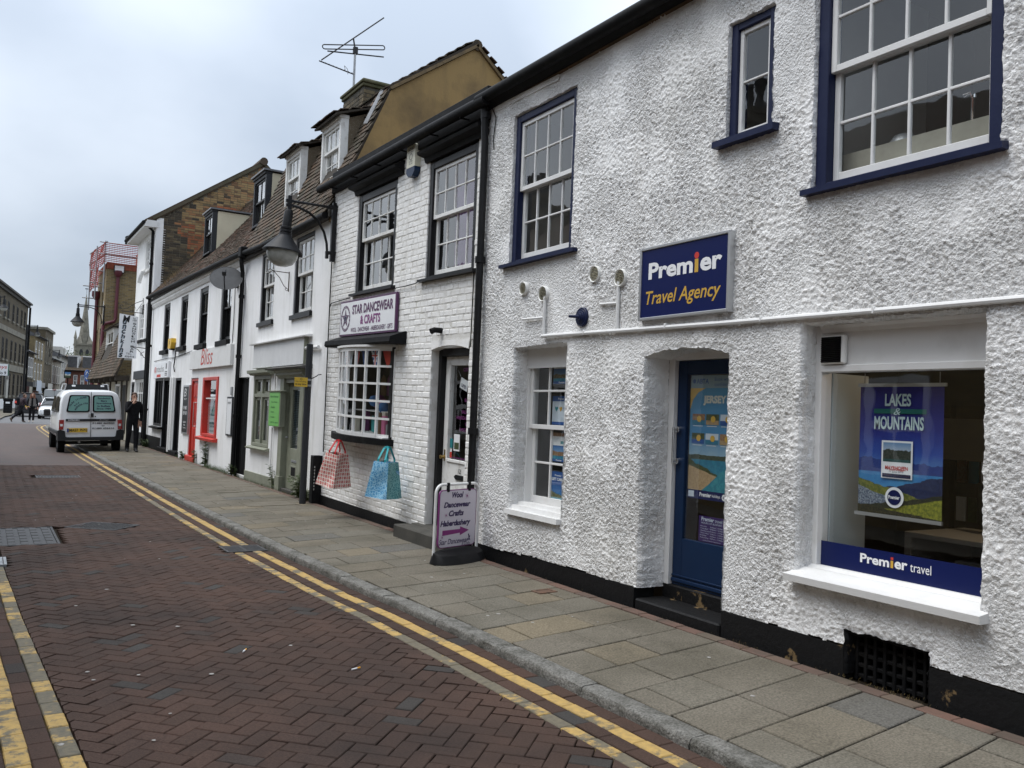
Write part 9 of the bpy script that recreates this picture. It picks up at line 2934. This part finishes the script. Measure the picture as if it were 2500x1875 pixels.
WINE = mk('dark_wine_cloth', (0.030, 0.016, 0.022), .85)
person('walker in dark wine jacket striding left with one leg stretched behind, rucksack on back', (1.88, 58.5, 0), math.radians(-60),
       pose(pelvis=(0, .0, .90), waist=(0, .06, 1.05), chest=(0, .14, 1.27), neck=(0, .20, 1.43), chin=(0, .23, 1.49), head=(0, .235, 1.57), crown=(0, .23, 1.655), face=(.5, 1, 0), shL=(-.18, .13, 1.37), shR=(.18, .13, 1.37),
            elL=(-.25, -.02, 1.14), wrL=(-.22, .12, .98), elR=(.24, .16, 1.10), wrR=(.20, .34, .98), hipL=(-.09, 0, .86), hipR=(.09, 0, .86),
            knL=(-.10, .22, .52), anL=(-.10, .26, .09), heelL=(-.10, .21, .045), ballL=(-.11, .36, .035), toeL=(-.11, .43, .03), knR=(.10, -.22, .50), anR=(.10, -.58, .22), heelR=(.10, -.66, .24), ballR=(.10, -.56, .08), toeR=(.10, -.50, .04)),
       dict(skin=1, top=0, legs=2, shoe=3), [WINE, M_SKIN, M_CLOTHK, mk('brown_shoe', (0.10, 0.07, 0.05), .6)], (M_HAIR, False), 1.0, backpack)
person('woman with long auburn hair in grey open jacket and dark trousers crossing the road', (2.52, 59.4, 0), math.radians(172),
       pose(elL=(-.27, -.03, 1.15), wrL=(-.30, .05, .93), elR=(.27, .0, 1.15), wrR=(.28, .10, .94), knL=(-.09, .06, .50), anL=(-.09, .06, .09), heelL=(-.09, .01, .04), ballL=(-.10, .16, .035), toeL=(-.10, .23, .03)),
       dict(skin=1, top=0, legs=0, shoe=2), [M_CLOTHK, M_SKIN, mk('pale_shoe', (0.36, 0.33, 0.30), .6)], (mk('auburn_hair', (0.16, 0.055, 0.025), .55), True), .985, jacket)
person('passer-by in black half hidden behind the other two walkers', (2.62, 78.5, 0), math.radians(170), pose(), dict(skin=1, top=0, legs=0, shoe=0), [M_CLOTHK, M_SKIN], (M_HAIR, False), 1.03)

# ------------------------------------------------------------------ weeds along the wall foot
def weed(label, x, y_, h, n, seed, spread=.16, mat=None):
    rg = random.Random(seed)
    t = thing('weed', label, 'plant', (x, y_, zp(x, y_)), None)
    z0 = zp(min(x, 4.6), y_)
    st, lf = MB(), MB()
    for k in range(n):
        a = rg.uniform(0, 6.28); l_ = h * rg.uniform(.55, 1.0); d_ = spread * rg.uniform(.2, 1.0)
        e = (x + d_ * math.cos(a) * .7 - .04, y_ + d_ * math.sin(a), z0 + l_)
        mid = (x + .3 * d_ * math.cos(a), y_ + .3 * d_ * math.sin(a), z0 + l_ * .55)
        st.tube([(x + rg.uniform(-.02, .02), y_ + rg.uniform(-.03, .03), z0 - .01), mid, e], [.006, .004, .002], 5)
        for q in range(int(10 + l_ * 22)):
            f = rg.uniform(.08, 1.0)
            p = Vector(mid).lerp(Vector(e), (f - .5) * 2) if f > .5 else Vector((x, y_, z0)).lerp(Vector(mid), f * 2)
            b = rg.uniform(0, 6.28); ln = rg.uniform(.05, .12) * (1.25 - f * .6)
            d = Vector((math.cos(b), math.sin(b), rg.uniform(-.1, .6))).normalized(); sd = d.cross(Vector((0, 0, 1))).normalized() * ln * .20
            lf.add([tuple(p), tuple(p + d * ln * .5 + sd), tuple(p + d * ln - Vector((0, 0, ln * .25))), tuple(p + d * ln * .5 - sd)], [(0, 1, 2, 3)])
    st.build('stems', mk('weed_stem', (0.08, 0.10, 0.035), .7), t)
    lf.build('leaves', mat or M_LEAF, t)
    return t


weed('tall leafy weed growing up the white wall under the red shop window', 4.60, 21.6, .72, 9, 1, .14)
weed('bushy weed at the foot of the sage green door and the grey post', 4.55, 14.25, .42, 10, 2, .24)
weed('thin pale weed stalk against the sage plinth left of the green door', 4.60, 15.95, .50, 3, 3, .08)
weed('small weed clump by the foot of the grey sign post', 4.52, 13.72, .25, 6, 4, .12)
weed('low green weed beside the red door step', 4.60, 24.3, .22, 7, 5, .16)
weed('green weed tuft by the long house downpipe near the man', 4.56, 30.2, .30, 9, 6, .30)
weed('leafy weed by the black downpipe of the mansard house', 4.58, 18.9, .28, 9, 7, .22)
weed('little climbing weed between the red door and its neighbouring window', 4.60, 22.85, .35, 4, 8, .08)
m = MB()
rg = random.Random(77)


def tuft(x, y_, n, h):
    for k in range(n):
        a = rg.uniform(0, 6.28); l_ = h * rg.uniform(.4, 1)
        px, py = x + rg.gauss(0, .03), y_ + rg.gauss(0, .06)
        z = zp(px, py) - .005
        m.add([(px, py, z), (px + .004, py + .004, z), (px + l_ * .5 * math.cos(a), py + l_ * .5 * math.sin(a), z + l_)], [(0, 1, 2)])


for k in range(90): tuft(4.56 + rg.uniform(-.05, .05), rg.uniform(18.95, 21.5), 7, .14)
for k in range(60): tuft(4.57, rg.uniform(13.7, 18.8), 5, .07)
for k in range(40): tuft(4.56, rg.uniform(22, 31), 6, .10)
m.build('grass', M_LEAF, None, kind='stuff')
m = MB()
tuft(4.52, 4.30, 130, .035)
for k in range(40): tuft(4.585, rg.uniform(3.0, 8.2), 5, .022)
for k in range(30): tuft(4.60, rg.uniform(3.0, 3.6), 4, .02)
for k in range(30): tuft(4.56, rg.uniform(13.8, 20), 5, .05)
m.build('dry_moss', M_DRY, None, kind='stuff')

# ------------------------------------------------------------------ the other side of the street (behind the camera, seen in the window panes)
FO = Frame((-2.2, 0, 0), (0, 1, 0))
OPP = [('plain red brick terrace standing opposite the roughcast shop', -9, 4.4, 4.9, M_RBRICK, 2.5), ('buff brick terrace standing opposite the white brick shop', 4.4, 13.0, 5.5, M_BUFF, 2.6),
       ('long brown brick terrace standing opposite the mansard house', 13.0, 27.0, 5.2, M_GBRICK, 2.7)]
for lb, a0, a1, h, mt, rise in OPP:
    n = int((a1 - a0) / 2.6)
    w = [(a0 + .7 + 2.6 * k, 1.1, b, t_) for k in range(n) for b, t_ in ((.9, 2.4), (3.5, 5.1))]
    t = far_house(lb, a0, a1, h, mt, 8, (rise, M_TILE, .15), wins=w, sill=M_STONE, F=FO)
    chimney(t, FO, a0 + 1.2, a0 + 2.6, h + 1.6, h + rise + .9, -4.6, -3.4, mt, 3, M_GREYP)
    if a0 > 10: chimney(t, FO, a1 - 3.2, a1 - 1.8, h + 1.6, h + rise + .8, -4.6, -3.4, mt, 3, M_GREYP)
bpy.context.view_layer.update()
